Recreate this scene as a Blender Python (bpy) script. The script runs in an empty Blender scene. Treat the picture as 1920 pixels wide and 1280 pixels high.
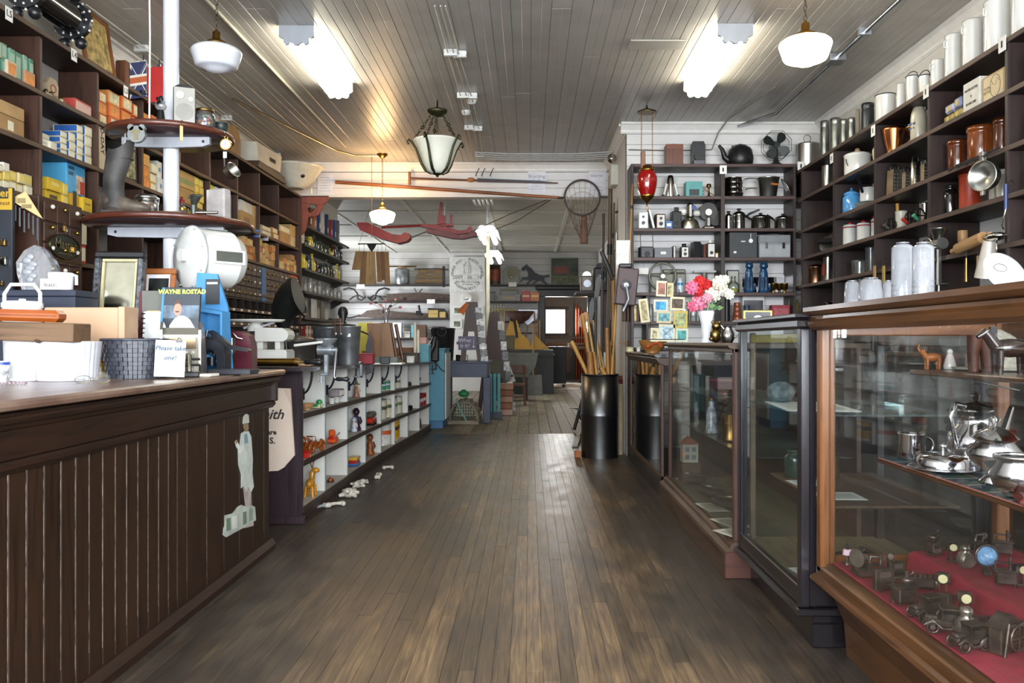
import bpy,math,random
from mathutils import Vector,Matrix,Euler
R=random.Random(11)
S=bpy.context.scene
COL=S.collection
F,CX,CY,H=1550.0,992.0,640.0,1.12      # focal length in px,vanishing point,eye height
CEIL=3.25
PI=math.pi;sin=math.sin;cos=math.cos
def W(px,py,Y):return ((px-CX)*Y/F,Y,H+(CY-py)*Y/F)
def XX(px,Y):return (px-CX)*Y/F
def ZZ(py,Y):return H+(CY-py)*Y/F
def YX(px,X):return F*X/(px-CX)
cam=bpy.data.cameras.new('camera');camo=bpy.data.objects.new('camera',cam);COL.objects.link(camo)
camo.location=(0,0,H);camo.rotation_euler=(PI/2,0,0)
cam.sensor_width=36;cam.lens=F/1920*36;cam.shift_x=-(CX-960)/1920;cam.clip_start=.05;cam.clip_end=200
S.camera=camo
S.view_settings.view_transform='Standard';S.view_settings.look='None';S.view_settings.gamma=1
S.view_settings.exposure=1.15;S.view_settings.use_curve_mapping=False
S.cycles.max_bounces=10;S.cycles.diffuse_bounces=5;S.cycles.glossy_bounces=5;S.cycles.transmission_bounces=6
S.cycles.transparent_max_bounces=24;S.cycles.sample_clamp_indirect=6;S.cycles.use_denoising=True
S.cycles.caustics_reflective=False;S.cycles.caustics_refractive=False
wd=bpy.data.worlds.new('sky');S.world=wd;wd.use_nodes=True
wd.node_tree.nodes['Background'].inputs[0].default_value=(.75,.86,1,1)
wd.node_tree.nodes['Background'].inputs[1].default_value=1.6
def area(name,loc,rot,sx,sy,power,col):
    l=bpy.data.lights.new(name,'AREA');l.shape='RECTANGLE';l.size=sx;l.size_y=sy;l.energy=power;l.color=col
    o=bpy.data.objects.new(name,l);COL.objects.link(o);o.location=loc;o.rotation_euler=rot
    return o
def bulb(name,loc,power,col,r=.05):
    l=bpy.data.lights.new(name,'POINT');l.energy=power;l.color=col;l.shadow_soft_size=r
    o=bpy.data.objects.new(name,l);COL.objects.link(o);o.location=loc
    return o
area('shop_window_daylight',(-1.75,-1.28,1.75),(math.radians(86),0,0),2.1,1.9,130,(.88,.94,1))
area('shop_window_daylight',(1.75,-1.28,1.75),(math.radians(86),0,0),2.1,1.9,150,(.9,.95,1))
area('shop_door_daylight',(0,-1.28,1.45),(math.radians(86),0,0),.8,1.7,50,(.9,.95,1))
area('back_window_daylight',(-4.52,17.6,1.8),(PI/2,0,-PI/2),.7,1.2,60,(.9,.95,1))
area('yard_window_daylight',(.78,24.3,1.72),(-PI/2,0,0),.7,.85,90,(1,.98,.95))
TUBE_E,GLOBE_E=12.0,6.0
def lin(c):
    if isinstance(c,str):
        v=[int(c[i:i+2],16)/255 for i in (0,2,4)]
        return tuple((x/12.92 if x<=.04045 else ((x+.055)/1.055)**2.4) for x in v)+(1,)
    return tuple(c)+(1,) if len(c)==3 else tuple(c)
MC={}
def _new(name):
    m=bpy.data.materials.new(name);m.use_nodes=True
    return m,m.node_tree.nodes,m.node_tree.links,m.node_tree.nodes['Principled BSDF']
def _noise(n,l,scale,detail=3,vec=None,dist=0):
    t=n.new('ShaderNodeTexNoise');t.inputs['Scale'].default_value=scale;t.inputs['Detail'].default_value=detail
    t.inputs['Distortion'].default_value=dist
    if vec is not None:l.new(vec,t.inputs['Vector'])
    return t
def _ramp(n,l,fac,stops):
    r=n.new('ShaderNodeValToRGB');e=r.color_ramp.elements
    while len(e)<len(stops):e.new(.5)
    for i,(p,c) in enumerate(stops):e[i].position=p;e[i].color=lin(c)
    l.new(fac,r.inputs[0]);return r
def _mix(n,l,fac,a,b,mode='MIX'):
    x=n.new('ShaderNodeMix');x.data_type='RGBA';x.blend_type=mode
    for i,v in ((0,fac),(6,a),(7,b)):
        if hasattr(v,'is_linked') or hasattr(v,'links'):l.new(v,x.inputs[i])
        else:x.inputs[i].default_value=v if i==0 else lin(v)
    return x.outputs[2]
def _bump(n,l,b,h,s,d=.01):
    x=n.new('ShaderNodeBump');x.inputs['Strength'].default_value=s;x.inputs['Distance'].default_value=d
    l.new(h,x.inputs['Height']);l.new(x.outputs[0],b.inputs['Normal'])
def _coord(n,l,sc=(1,1,1)):
    t=n.new('ShaderNodeTexCoord');m=n.new('ShaderNodeMapping');m.inputs['Scale'].default_value=sc
    l.new(t.outputs['Object'],m.inputs['Vector']);return m.outputs[0]
def _vary(n,l,col,amt):
    oi=n.new('ShaderNodeObjectInfo');mr=n.new('ShaderNodeMapRange');mr.inputs[3].default_value=1-amt;mr.inputs[4].default_value=1+amt
    l.new(oi.outputs['Random'],mr.inputs[0]);hs=n.new('ShaderNodeHueSaturation');l.new(col,hs.inputs['Color']);l.new(mr.outputs[0],hs.inputs['Value'])
    return hs.outputs[0]
def pnt(col,rough=.5,metal=0,var=.08,sc=12,bump=0,coat=0,rand=0):
    k=('p',col,rough,metal,var,sc,bump,coat,rand)
    if k in MC:return MC[k]
    m,n,l,b=_new('paint');v=_coord(n,l);t=_noise(n,l,sc,4,v)
    c=lin(col);a=tuple(max(0,x*(1-var*1.5)) for x in c[:3]);d=tuple(min(1,x*(1+var)) for x in c[:3])
    r=_ramp(n,l,t.outputs[0],[(.3,a),(.7,d)]);out=r.outputs[0]
    if rand:out=_vary(n,l,out,rand)
    l.new(out,b.inputs['Base Color'])
    b.inputs['Roughness'].default_value=rough;b.inputs['Metallic'].default_value=metal
    if coat:b.inputs['Coat Weight'].default_value=coat;b.inputs['Coat Roughness'].default_value=.12
    if bump:_bump(n,l,b,t.outputs[0],bump)
    MC[k]=m;return m
def wood(c1,c2,axis='y',rough=.45,rand=.12,sc=5,coat=0,bump=.15):
    k=('w',c1,c2,axis,rough,rand,sc,coat)
    if k in MC:return MC[k]
    m,n,l,b=_new('wood');s=[9,9,9];s['xyz'.index(axis)]=.7
    v=_coord(n,l,s);t=_noise(n,l,sc,5,v,.8)
    r=_ramp(n,l,t.outputs[0],[(.28,c2),(.5,c1),(.72,c2 if False else c1)])
    big=_noise(n,l,2.2,2,_coord(n,l));dk=_ramp(n,l,big.outputs[0],[(.3,(.72,.72,.72)),(.7,(1.1,1.1,1.1))])
    o=_mix(n,l,1.0,r.outputs[0],dk.outputs[0],'MULTIPLY')
    if rand:o=_vary(n,l,o,rand)
    l.new(o,b.inputs['Base Color']);b.inputs['Roughness'].default_value=rough
    if coat:b.inputs['Coat Weight'].default_value=coat;b.inputs['Coat Roughness'].default_value=.15
    _bump(n,l,b,t.outputs[0],bump,.004)
    MC[k]=m;return m
def metal(col,rough=.25,var=.15,sc=10,bump=0):return pnt(col,rough,1.0,var,sc,bump)
def glass(tint=(1,1,1),refl=1.0,rough=.02,dirt=0.0):
    k=('g',tint,refl,rough,dirt)
    if k in MC:return MC[k]
    m,n,l,b=_new('glass');n.remove(b);o=n['Material Output']
    tr=n.new('ShaderNodeBsdfTransparent');tr.inputs[0].default_value=lin(tint)
    gl=n.new('ShaderNodeBsdfGlossy');gl.inputs['Roughness'].default_value=rough
    fr=n.new('ShaderNodeFresnel');fr.inputs[0].default_value=1.5
    mu=n.new('ShaderNodeMath');mu.operation='MULTIPLY';mu.inputs[1].default_value=refl;mu.use_clamp=True
    l.new(fr.outputs[0],mu.inputs[0]);mx=n.new('ShaderNodeMixShader');l.new(mu.outputs[0],mx.inputs[0])
    l.new(tr.outputs[0],mx.inputs[1]);l.new(gl.outputs[0],mx.inputs[2]);last=mx
    if dirt:
        df=n.new('ShaderNodeBsdfDiffuse');df.inputs[0].default_value=(.8,.82,.85,1)
        t=_noise(n,l,1.5,5,_coord(n,l,(1,1,.35)));mr=n.new('ShaderNodeMapRange');mr.inputs[1].default_value=.45;mr.inputs[2].default_value=.75
        mr.inputs[3].default_value=dirt*.4;mr.inputs[4].default_value=dirt;l.new(t.outputs[0],mr.inputs[0])
        m2=n.new('ShaderNodeMixShader');l.new(mr.outputs[0],m2.inputs[0]);l.new(mx.outputs[0],m2.inputs[1]);l.new(df.outputs[0],m2.inputs[2]);last=m2
    l.new(last.outputs[0],o.inputs[0]);MC[k]=m;return m
def glow(col,e,base='ffffff'):
    k=('e',col,e)
    if k in MC:return MC[k]
    m,n,l,b=_new('glow');b.inputs['Base Color'].default_value=lin(base);b.inputs['Emission Color'].default_value=lin(col)
    b.inputs['Emission Strength'].default_value=e;MC[k]=m;return m
class MB:
    def __init__(s):s.v=[];s.f=[];s.i=[];s.s=[]
    def add(s,vs,fs,mi=0,sm=False):
        o=len(s.v);s.v+=[tuple(v) for v in vs]
        for f in fs:s.f.append(tuple(o+k for k in f));s.i.append(mi);s.s.append(sm)
        return s
    def box(s,x0,x1,y0,y1,z0,z1,b=0,mi=0):
        if x0>x1:x0,x1=x1,x0
        if y0>y1:y0,y1=y1,y0
        if z0>z1:z0,z1=z1,z0
        b=min(b,(x1-x0)*.45,(y1-y0)*.45,(z1-z0)*.45)
        if b<=0:
            vs=[(x,y,z) for x in (x0,x1) for y in (y0,y1) for z in (z0,z1)]
            return s.add(vs,[(0,1,3,2),(4,6,7,5),(0,4,5,1),(2,3,7,6),(0,2,6,4),(1,5,7,3)],mi)
        vs=[];I={}
        for a in (0,1):
            for c in (0,1):
                for e in (0,1):
                    X,Y,Z=(x0,x1)[a],(y0,y1)[c],(z0,z1)[e];sx,sy,sz=1-2*a,1-2*c,1-2*e
                    for ax,p in enumerate(((X,Y+sy*b,Z+sz*b),(X+sx*b,Y,Z+sz*b),(X+sx*b,Y+sy*b,Z))):
                        I[a,c,e,ax]=len(vs);vs.append(p)
        fs=[]
        q=((0,0),(1,0),(1,1),(0,1))
        for a in (0,1):
            fs.append(tuple(I[a,c,e,0] for c,e in q)[::1 if a else -1])
            fs.append(tuple(I[c,a,e,1] for c,e in q)[::-1 if a else 1])
            fs.append(tuple(I[c,e,a,2] for c,e in q)[::1 if a else -1])
        for a in (0,1):
            for c in (0,1):
                fl=(a==c)
                for f in ((I[0,a,c,1],I[1,a,c,1],I[1,a,c,2],I[0,a,c,2]),):fs.append(f if fl else f[::-1])
                for f in ((I[a,0,c,2],I[a,1,c,2],I[a,1,c,0],I[a,0,c,0]),):fs.append(f if fl else f[::-1])
                for f in ((I[a,c,0,0],I[a,c,1,0],I[a,c,1,1],I[a,c,0,1]),):fs.append(f if fl else f[::-1])
        for a in (0,1):
            for c in (0,1):
                for e in (0,1):
                    f=(I[a,c,e,0],I[a,c,e,1],I[a,c,e,2]);fs.append(f if (a+c+e) % 2 else f[::-1])
        return s.add(vs,fs,mi)
    def cyl(s,p0,p1,r0,r1=None,n=12,cap=True,mi=0,sm=True):
        r1=r0 if r1 is None else r1;p0=Vector(p0);p1=Vector(p1);d=(p1-p0).normalized()
        u=d.orthogonal().normalized();w=d.cross(u);vs=[]
        for p,r in ((p0,r0),(p1,r1)):
            for k in range(n):a=2*PI*k/n;vs.append(p+(u*math.cos(a)+w*math.sin(a))*r)
        s.add(vs,[(k,(k+1) % n,n+(k+1) % n,n+k) for k in range(n)],mi,sm)
        if cap:
            s.add(vs[:n],[tuple(range(n))[::-1]],mi);s.add(vs[n:],[tuple(range(n))],mi)
        return s
    def tube(s,pts,r,n=6,closed=False,mi=0):
        P=[Vector(p) for p in pts];m=len(P);rr=r if isinstance(r,(list,tuple)) else [r]*m;vs=[];u=None
        for i,p in enumerate(P):
            if closed:d=P[(i+1) % m]-P[i-1]
            else:d=P[min(i+1,m-1)]-P[max(i-1,0)]
            d=d.normalized() if d.length>1e-9 else Vector((0,0,1))
            if u is None:u=d.orthogonal().normalized()
            else:
                u=u-d*u.dot(d);u=u.normalized() if u.length>1e-6 else d.orthogonal().normalized()
            w=d.cross(u)
            for k in range(n):a=2*PI*k/n;vs.append(p+(u*math.cos(a)+w*math.sin(a))*rr[i])
        fs=[(i*n+k,i*n+(k+1) % n,((i+1) % m)*n+(k+1) % n,((i+1) % m)*n+k) for i in range(m if closed else m-1) for k in range(n)]
        s.add(vs,fs,mi,True)
        if not closed:
            s.add(vs[:n],[tuple(range(n))[::-1]],mi);s.add(vs[-n:],[tuple(range(n))],mi)
        return s
    def lathe(s,prof,n=18,c=(0,0,0),sx=1,sy=1,mi=0,sm=True,flute=None):
        vs=[];m=len(prof)
        for r,z in prof:
            for k in range(n):
                a=2*PI*k/n;q=r*(1+(flute[1]*math.cos(flute[0]*a) if flute else 0))
                vs.append((c[0]+q*math.cos(a)*sx,c[1]+q*math.sin(a)*sy,c[2]+z))
        s.add(vs,[(i*n+k,i*n+(k+1) % n,(i+1)*n+(k+1) % n,(i+1)*n+k) for i in range(m-1) for k in range(n)],mi,sm)
        if prof[0][0]>1e-5:s.add(vs[:n],[tuple(range(n))[::-1]],mi)
        if prof[-1][0]>1e-5:s.add(vs[-n:],[tuple(range(n))],mi)
        return s
    def ball(s,c,r,n=12,m=8,mi=0):
        rx,ry,rz=r if isinstance(r,(tuple,list)) else (r,r,r)
        return s.lathe([(math.sin(PI*k/m),-rz*math.cos(PI*k/m)) for k in range(m+1)],n,c,rx,ry,mi)
    def prism(s,pts,ax,d0,d1,mi=0,sm=False):
        n=len(pts)
        def q(p,d):return {'x': (d,p[0],p[1]),'y': (p[0],d,p[1]),'z': (p[0],p[1],d)}[ax]
        vs=[q(p,d0) for p in pts]+[q(p,d1) for p in pts]
        ar=sum(pts[k][0]*pts[(k+1) % n][1]-pts[(k+1) % n][0]*pts[k][1] for k in range(n))
        flip=(ar>0)==((d1>d0) != (ax=='y'))
        cap0=tuple(range(n))[::-1];cap1=tuple(range(n,2*n));sd=[(k,(k+1) % n,n+(k+1) % n,n+k) for k in range(n)]
        if not flip:cap0,cap1,sd=cap0[::-1],cap1[::-1],[f[::-1] for f in sd]
        s.add(vs,sd,mi,sm);s.add(vs,[cap0,cap1],mi);return s
    def xf(s,M,start=0):
        for k in range(start,len(s.v)):s.v[k]=tuple(M @ Vector(s.v[k]))
        return s
    def mesh(s,name,mats):
        me=bpy.data.meshes.new(name);me.from_pydata(s.v,[],s.f);me.update()
        for m in (mats if isinstance(mats,(list,tuple)) else [mats]):me.materials.append(m)
        me.polygons.foreach_set('use_smooth',s.s);me.polygons.foreach_set('material_index',s.i)
        return me
def Bx(*a,**k):return MB().box(*a,**k)
def Cy(*a,**k):return MB().cyl(*a,**k)
def Tu(*a,**k):return MB().tube(*a,**k)
def La(*a,**k):return MB().lathe(*a,**k)
def Ba(*a,**k):return MB().ball(*a,**k)
def Pr(*a,**k):return MB().prism(*a,**k)
def cr(n):return [2*PI*k/n for k in range(n)]
def RT(loc=(0,0,0),rx=0,ry=0,rz=0):return Matrix.Translation(loc) @ Euler((math.radians(rx),math.radians(ry),math.radians(rz))).to_matrix().to_4x4()
def ob(name,mb,mats,parent=None,loc=None,rot=None):
    o=bpy.data.objects.new(name,mb.mesh(name,mats) if isinstance(mb,MB) else mb);COL.objects.link(o)
    if parent:o.parent=parent
    if loc:o.location=loc
    if rot:o.rotation_euler=[math.radians(a) for a in rot]
    return o
def tag(o,label,cat,group=None):
    o['label']=label;o['category']=cat
    if group:o['group']=group
    return o
def root(name,label,cat,loc=(0,0,0),rz=0,group=None,rot=None):
    o=bpy.data.objects.new(name,None);COL.objects.link(o);o.location=loc
    o.rotation_euler=[math.radians(a) for a in (rot or (0,0,rz))];o.empty_display_size=.05
    return tag(o,label,cat,group)
def one(name,mb,mats,label,cat,loc=None,rot=None,group=None):
    return tag(ob(name,mb,mats,None,loc,rot),label,cat,group)
def struct(name,mb,mats,label=None):
    o=ob(name,mb,mats);o['kind']='structure'
    if label:o['label']=label
    return o
def copytree(o,loc=None,rz=None,label=None,group=None):
    c=o.copy();COL.objects.link(c)
    if loc is not None:c.location=loc
    if rz is not None:c.rotation_euler=(0,0,math.radians(rz))
    if label:c['label']=label
    if group:c['group']=group
    for ch in list(o.children):
        d=ch.copy();COL.objects.link(d);d.parent=c
        for g in list(ch.children):
            e=g.copy();COL.objects.link(e);e.parent=d
    return c
def text(parent,body,size,loc,rot,mat,name='lettering',align='CENTER',bold=0,shear=0,ext=.0006,spacing=1.0,ls=1.0):
    cu=bpy.data.curves.new(name,'FONT');cu.body=body;cu.size=size;cu.align_x=align;cu.align_y='CENTER'
    cu.extrude=ext;cu.offset=bold;cu.shear=shear;cu.space_character=spacing;cu.space_line=ls;cu.resolution_u=2
    t=bpy.data.objects.new(name,cu);COL.objects.link(t)
    me=bpy.data.meshes.new_from_object(t.evaluated_get(bpy.context.evaluated_depsgraph_get()));me.name=name
    bpy.data.objects.remove(t);bpy.data.curves.remove(cu);me.materials.clear();me.materials.append(mat)
    return ob(name,me,None,parent,loc,rot)
INK=pnt('23221f',.7);WHITE=pnt('e9e7e0');PAPER=pnt('eeece6',.8,var=.03)
# ======== SETTING
def floor_mat(name,a,b_,c,rough,grey):
    m,n,l,b=_new(name);v=_coord(n,l,(14,.8,1));t=_noise(n,l,5,6,v,.7)
    r=_ramp(n,l,t.outputs[0],[(.25,a),(.5,b_),(.75,c)])
    o=_vary(n,l,r.outputs[0],.42)
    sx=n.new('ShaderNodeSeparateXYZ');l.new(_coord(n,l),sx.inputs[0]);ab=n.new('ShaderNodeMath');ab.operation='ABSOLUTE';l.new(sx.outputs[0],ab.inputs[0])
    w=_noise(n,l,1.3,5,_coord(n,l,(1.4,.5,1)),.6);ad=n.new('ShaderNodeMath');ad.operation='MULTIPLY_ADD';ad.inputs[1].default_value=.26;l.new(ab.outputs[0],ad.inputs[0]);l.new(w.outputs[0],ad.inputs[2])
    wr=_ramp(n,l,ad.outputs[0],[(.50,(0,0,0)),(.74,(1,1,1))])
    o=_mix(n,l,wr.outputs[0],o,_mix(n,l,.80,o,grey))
    w2=_noise(n,l,9,5,_coord(n,l,(1,.5,1)));wr2=_ramp(n,l,w2.outputs[0],[(.3,(.62,.62,.62)),(.65,(1.05,1.05,1.05))])
    o=_mix(n,l,1.0,o,wr2.outputs[0],'MULTIPLY')
    l.new(o,b.inputs['Base Color'])
    rr=n.new('ShaderNodeMapRange');rr.inputs[3].default_value=rough-.1;rr.inputs[4].default_value=rough+.18;l.new(w2.outputs[0],rr.inputs[0]);l.new(rr.outputs[0],b.inputs['Roughness'])
    _bump(n,l,b,t.outputs[0],.12,.003);return m
FLOOR_M=floor_mat('strip_floor','41342a','6b563f','8d7450',.38,'3a3633')
FLOOR_B=floor_mat('back_floor','6d6353','8c8371','a39a88',.6,'7b7263')
fl=struct('floor',Bx(-5,3.2,-1.4,25,-.08,-.022),pnt('120d0a',.9))
sw=.0575;x=-1.62;k=0
while x<1.42:
    y=1.35-R.random()*1.6
    while y<10.06:
        ln=R.choice((1.5,1.9,2.4,3.0,3.4));y1=min(y+ln,10.06)
        if y1>1.4 and y1-y>.05:
            p=ob('plank',Bx(x+.0003,x+sw-.0003,max(y,1.2),y1-.0012,-.02,R.uniform(-.0005,.0005),.0006),FLOOR_M,fl)
        y=y1
    x+=sw
x=-2.6
while x<1.55:
    y=10.07;w=R.choice((.13,.14,.15))
    while y<19.25:
        y1=min(y+R.choice((2.4,3.2,4.1)),19.25)
        ob('plank',Bx(x+.002,x+w-.002,y,y1-.003,-.02,R.uniform(-.001,.001),.002),FLOOR_B,fl);y=y1
    x+=w
ob('threshold',Bx(.3,1.4,19.26,25,-.02,.002),pnt('b9b2a6',.6),fl)
CEIL_M=pnt('aaa59d',.34,var=.07,sc=4,rand=.06)
ce=struct('ceiling',Bx(-3.1,2.95,-1.4,9.9,CEIL+.012,CEIL+.1),pnt('8a857c',.9))
bw=.131;x=-3.0
while x<2.84:
    y=-1.3;x1=min(x+bw,2.84)
    while y<9.9:
        y1=min(y+R.choice((2.6,3.3,4.2)),9.9)
        if y1>4.0:
            m=(x+x1)/2;z=CEIL;g=.005
            mb=Pr([(x+.0008,z+.014),(x+.0008,z+.003),(x+.003,z),(m-g,z),(m-g*.4,z+.0022),(m+g*.4,z+.0022),(m+g,z),(x1-.003,z),(x1-.0008,z+.003),(x1-.0008,z+.014)],'y',max(y,2.5),y1-.003)
            mb.xf(Matrix.Translation((0,0,R.uniform(0,.0025))));ob('ceiling_board',mb,CEIL_M,ce)
        y=y1
    x+=bw
ob('ceiling_board',Bx(-3.0,2.84,-1.3,2.5,CEIL,CEIL+.01),CEIL_M,ce)
WALLM=pnt('d6d3cd',.6,var=.05,sc=3)
BOARDM=pnt('dcd9d6',var=.05,sc=4,rand=.035)
struct('wall_left',Bx(-3.1,-3.0,-1.4,10.05,0,CEIL),WALLM)
struct('wall_right',Bx(2.84,2.95,-1.4,8.2,0,CEIL),WALLM)
wf=MB()
for a in ((-3.1,-2.8,0,CEIL),(2.8,2.95,0,CEIL),(-.7,-.42,0,CEIL),(.42,.7,0,CEIL),(-2.8,-.7,0,.8),(.7,2.8,0,.8),(-2.8,-.7,2.7,CEIL),(.7,2.8,2.7,CEIL),(-.42,.42,2.3,CEIL),(-.42,.42,0,.6)):
    wf.box(a[0],a[1],-1.4,-1.25,a[2],a[3])
struct('wall_front',wf,WALLM)
for i,(a,b_) in enumerate(((-2.8,-.7),(.7,2.8))):
    w=struct('window_%d' % (i+1),Bx(a,b_,-1.36,-1.3,.8,.86).box(a,b_,-1.36,-1.3,2.64,2.7).box(a,a+.05,-1.36,-1.3,.8,2.7).box(b_-.05,b_,-1.36,-1.3,.8,2.7).box((a+b_)/2-.02,(a+b_)/2+.02,-1.36,-1.3,.8,2.7),pnt('5a4030'))
YA,YB,XP=8.09,9.9,.955
wa=struct('wall_alcove',Bx(XP,2.95,YA+.012,YA+.12,0,CEIL),pnt('8f8c88',.8))
z=0
while z<CEIL-.12:
    z1=min(z+.105,CEIL-.1);ob('wall_board',Bx(XP,2.84,YA-.004,YA+.014,z+.0012,z1-.0012,.004),BOARDM,wa);z=z1
wp=struct('wall_partition',Bx(XP+.0,XP+.12,YA+.13,YB+.15,0,CEIL),BOARDM)
struct('wall_back_right',Bx(1.6,1.7,YB+.15,19.2,0,3.3),WALLM)
struct('wall_passage',Bx(XP+.12,1.7,YB+.05,YB+.15,0,3.3),WALLM)
wh=struct('wall_header',Bx(-3.0,XP,YB+.012,YB+.15,2.86,CEIL),pnt('8f8c88',.8))
z=2.865
for dz in (.09,.095,.095):
    ob('wall_board',Bx(-2.999,XP-.001,YB-.004,YB+.014,z+.001,z+dz-.001,.004),BOARDM,wh);z+=dz
def crown(name,x0,x1,y0,y1,side):
    d=(0,0),(.075,0),(.075,-.018),(.058,-.028),(.04,-.05),(.024,-.07),(.02,-.085),(.008,-.1),(0,-.1)
    mb=MB()
    if side=='l': mb.prism([(x0+a,CEIL+b_) for a,b_ in d],'y',y0,y1)
    elif side=='r': mb.prism([(x0-a,CEIL+b_) for a,b_ in d],'y',y0,y1)
    else:mb.prism([(y0-a,CEIL+b_) for a,b_ in d],'x',x0,x1)
    return struct(name,mb,pnt('e4e1dc',.45,var=.04))
crown('trim_1',-3.0,0,-1.2,YB,'l');crown('trim_2',2.84,0,-1.2,YA-.09,'r');crown('trim_3',XP-.06,2.84,YA-.004,0,'b')
crown('trim_4',-2.92,XP-.02,YB-.004,0,'b');crown('trim_5',XP,0,YA+.0,YB-.08,'r')
struct('trim_6',Bx(-3.0,XP-.1,YB-.02,YB+.16,2.845,2.875,.005),BOARDM)
BACK=pnt('cfccc9',.7,var=.05,sc=3,rand=.04)
YW=19.2;DX0,DX1,DZ=.37,1.36,2.16
cb=struct('ceiling_back',Bx(-4.7,1.7,YB+.15,25,3.2,3.3),pnt('55534e',.8))
for i in range(5):
    for j in range(4):
        x0=-3.1-1.235+i*1.235;y0=YB+.16+j*2.3
        ob('ceiling_panel',Bx(x0+.004,min(x0+1.231,1.6),y0+.003,min(y0+2.297,YW),3.188,3.2),pnt('c3c0b6',.55,var=.06,sc=2,rand=.05),cb)
for i in range(5):ob('batten',Bx(-3.1-.03+i*1.235,-3.1+.03+i*1.235,YB+.16,YW,3.17,3.187,.004),pnt('d6d3ca'),cb)
for j in range(1,6):ob('batten',Bx(-4.6,1.6,YB+.16+j*1.53-.03,YB+.16+j*1.53+.03,3.172,3.1875,.004),pnt('d6d3ca'),cb)
struct('wall_back_left',Bx(-4.7,-4.6,YB+.05,17.2,0,3.3).box(-4.7,-4.6,18.0,25,0,3.3).box(-4.7,-4.6,17.2,18,0,1.15).box(-4.7,-4.6,17.2,18,2.45,3.3),BACK)
struct('wall_back_partition',Bx(-3.1,-3.0,YB+.15,12.35,0,3.2).box(-3.1,-3.0,12.35,12.95,0,1.42).box(-3.1,-3.0,12.35,12.95,1.78,3.2),BACK)
struct('wall_return',Bx(-4.6,-3.0,YB+.05,YB+.15,0,3.3),WALLM)
w=struct('window_3',Bx(-4.66,-4.62,17.2,18,1.15,1.2).box(-4.66,-4.62,17.2,18,2.4,2.45).box(-4.66,-4.62,17.2,17.25,1.2,2.4).box(-4.66,-4.62,17.95,18,1.2,2.4).box(-4.66,-4.62,17.25,17.95,1.78,1.82),pnt('4a2c1c'))
ob('pane',Bx(-4.65,-4.645,17.25,17.95,1.2,2.4),glass(),w)
wk=struct('wall_back',Bx(-4.6,DX0-.02,YW+.012,YW+.12,0,3.2).box(DX1+.02,1.6,YW+.012,YW+.12,0,3.2).box(DX0-.02,DX1+.02,YW+.012,YW+.12,DZ+.02,3.2),pnt('77757a',.8))
z=0
while z<3.18:
    z1=min(z+.145,3.2)
    ob('wall_board',Bx(-4.6,DX0 if z<DZ else 1.6,YW-.004,YW+.013,z+.002,z1-.002,.004),BACK,wk);z=z1
z=0
while z<DZ:
    z1=min(z+.145,DZ);ob('wall_board',Bx(DX1,1.6,YW-.004,YW+.013,z+.002,z1-.002,.004),BACK,wk);z=z1
d=struct('door_1',Bx(DX0-.15,DX0,YW-.05,YW+.14,0,DZ+.05,.01).box(DX1,DX1+.15,YW-.05,YW+.14,0,DZ+.05,.01).box(DX0-.18,DX1+.18,YW-.06,YW+.14,DZ,DZ+.16,.01).box(DX0-.22,DX1+.22,YW-.11,YW+.1,DZ+.16,DZ+.24,.015),pnt('1f1a18',.4))
struct('wall_yard',Bx(-1,.44,24.2,24.26,0,3.2).box(1.1,3,24.2,24.26,0,3.2).box(.44,1.1,24.2,24.26,0,1.34).box(.44,1.1,24.2,24.26,2.08,3.2),pnt('8a837c',.8))
struct('wall_yard_left',Bx(-1.0,-.9,YW+.12,24.2,0,3.2),pnt('6f625a',.8))
struct('wall_yard_right',Bx(1.9,2.0,YW+.12,24.2,0,3.2),pnt('6b4a38',.8))
w=struct('window_4',Bx(.44,.49,24.17,24.22,1.34,2.08).box(1.05,1.1,24.17,24.22,1.34,2.08).box(.38,1.16,24.16,24.22,2.05,2.14).box(.38,1.16,24.15,24.22,1.28,1.36),pnt('3a2c26'))
ob('pane',Bx(.49,1.05,24.21,24.215,1.36,2.05),glass(),w)
# ======== LIGHT FITTINGS
GREYM=pnt('a9adb3',.35,.6,.05);TUBE=glow('fff8e2',TUBE_E);ALU=pnt('cfd0cc',.4,.3,.04)
def fluor(xc,y0,y1,z,label):
    r=root('fluorescent_light',label,'ceiling light',(xc,y0,z),0,'fluorescent ceiling lights')
    L=y1-y0
    pt=Pr([(-.085,0),(.085,0),(.06,-.05),(-.06,-.05)],'y',.02,L-.02);ob('housing',pt,ALU,r)
    for s in (-1,1):ob('tube',Cy((s*.052,.02,-.088),(s*.052,L-.02,-.088),.036,n=14),TUBE,r)
    pl=[(-.117,0),(.117,0),(.117,-.075),(.1,-.085),(.085,-.088),(.085,-.112),(.072,-.128),(.055,-.128),(.045,-.118),(.03,-.118),(.015,-.13),(0,-.133),(-.015,-.13),(-.03,-.118),(-.045,-.118),(-.055,-.128),(-.072,-.128),(-.085,-.112),(-.085,-.088),(-.1,-.085),(-.117,-.075)]
    for a in (0,L-.02):ob('end_plate',Pr(pl,'y',a,a+.02),GREYM,r)
    ob('centre_fin',Bx(-.004,.004,.02,L-.02,-.125,-.05),ALU,r)
    return r
fluor(-1.57,5.57,6.83,CEIL,'long fluorescent ceiling light beside the unlit milk glass globe')
fluor(1.385,5.54,6.8,CEIL,'long fluorescent ceiling light beside the glowing globe on the right')
BRASS=metal('a9803f',.3);OLDBRASS=metal('6e5a34',.4);CHAINM=metal('5d4c38',.45)
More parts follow.
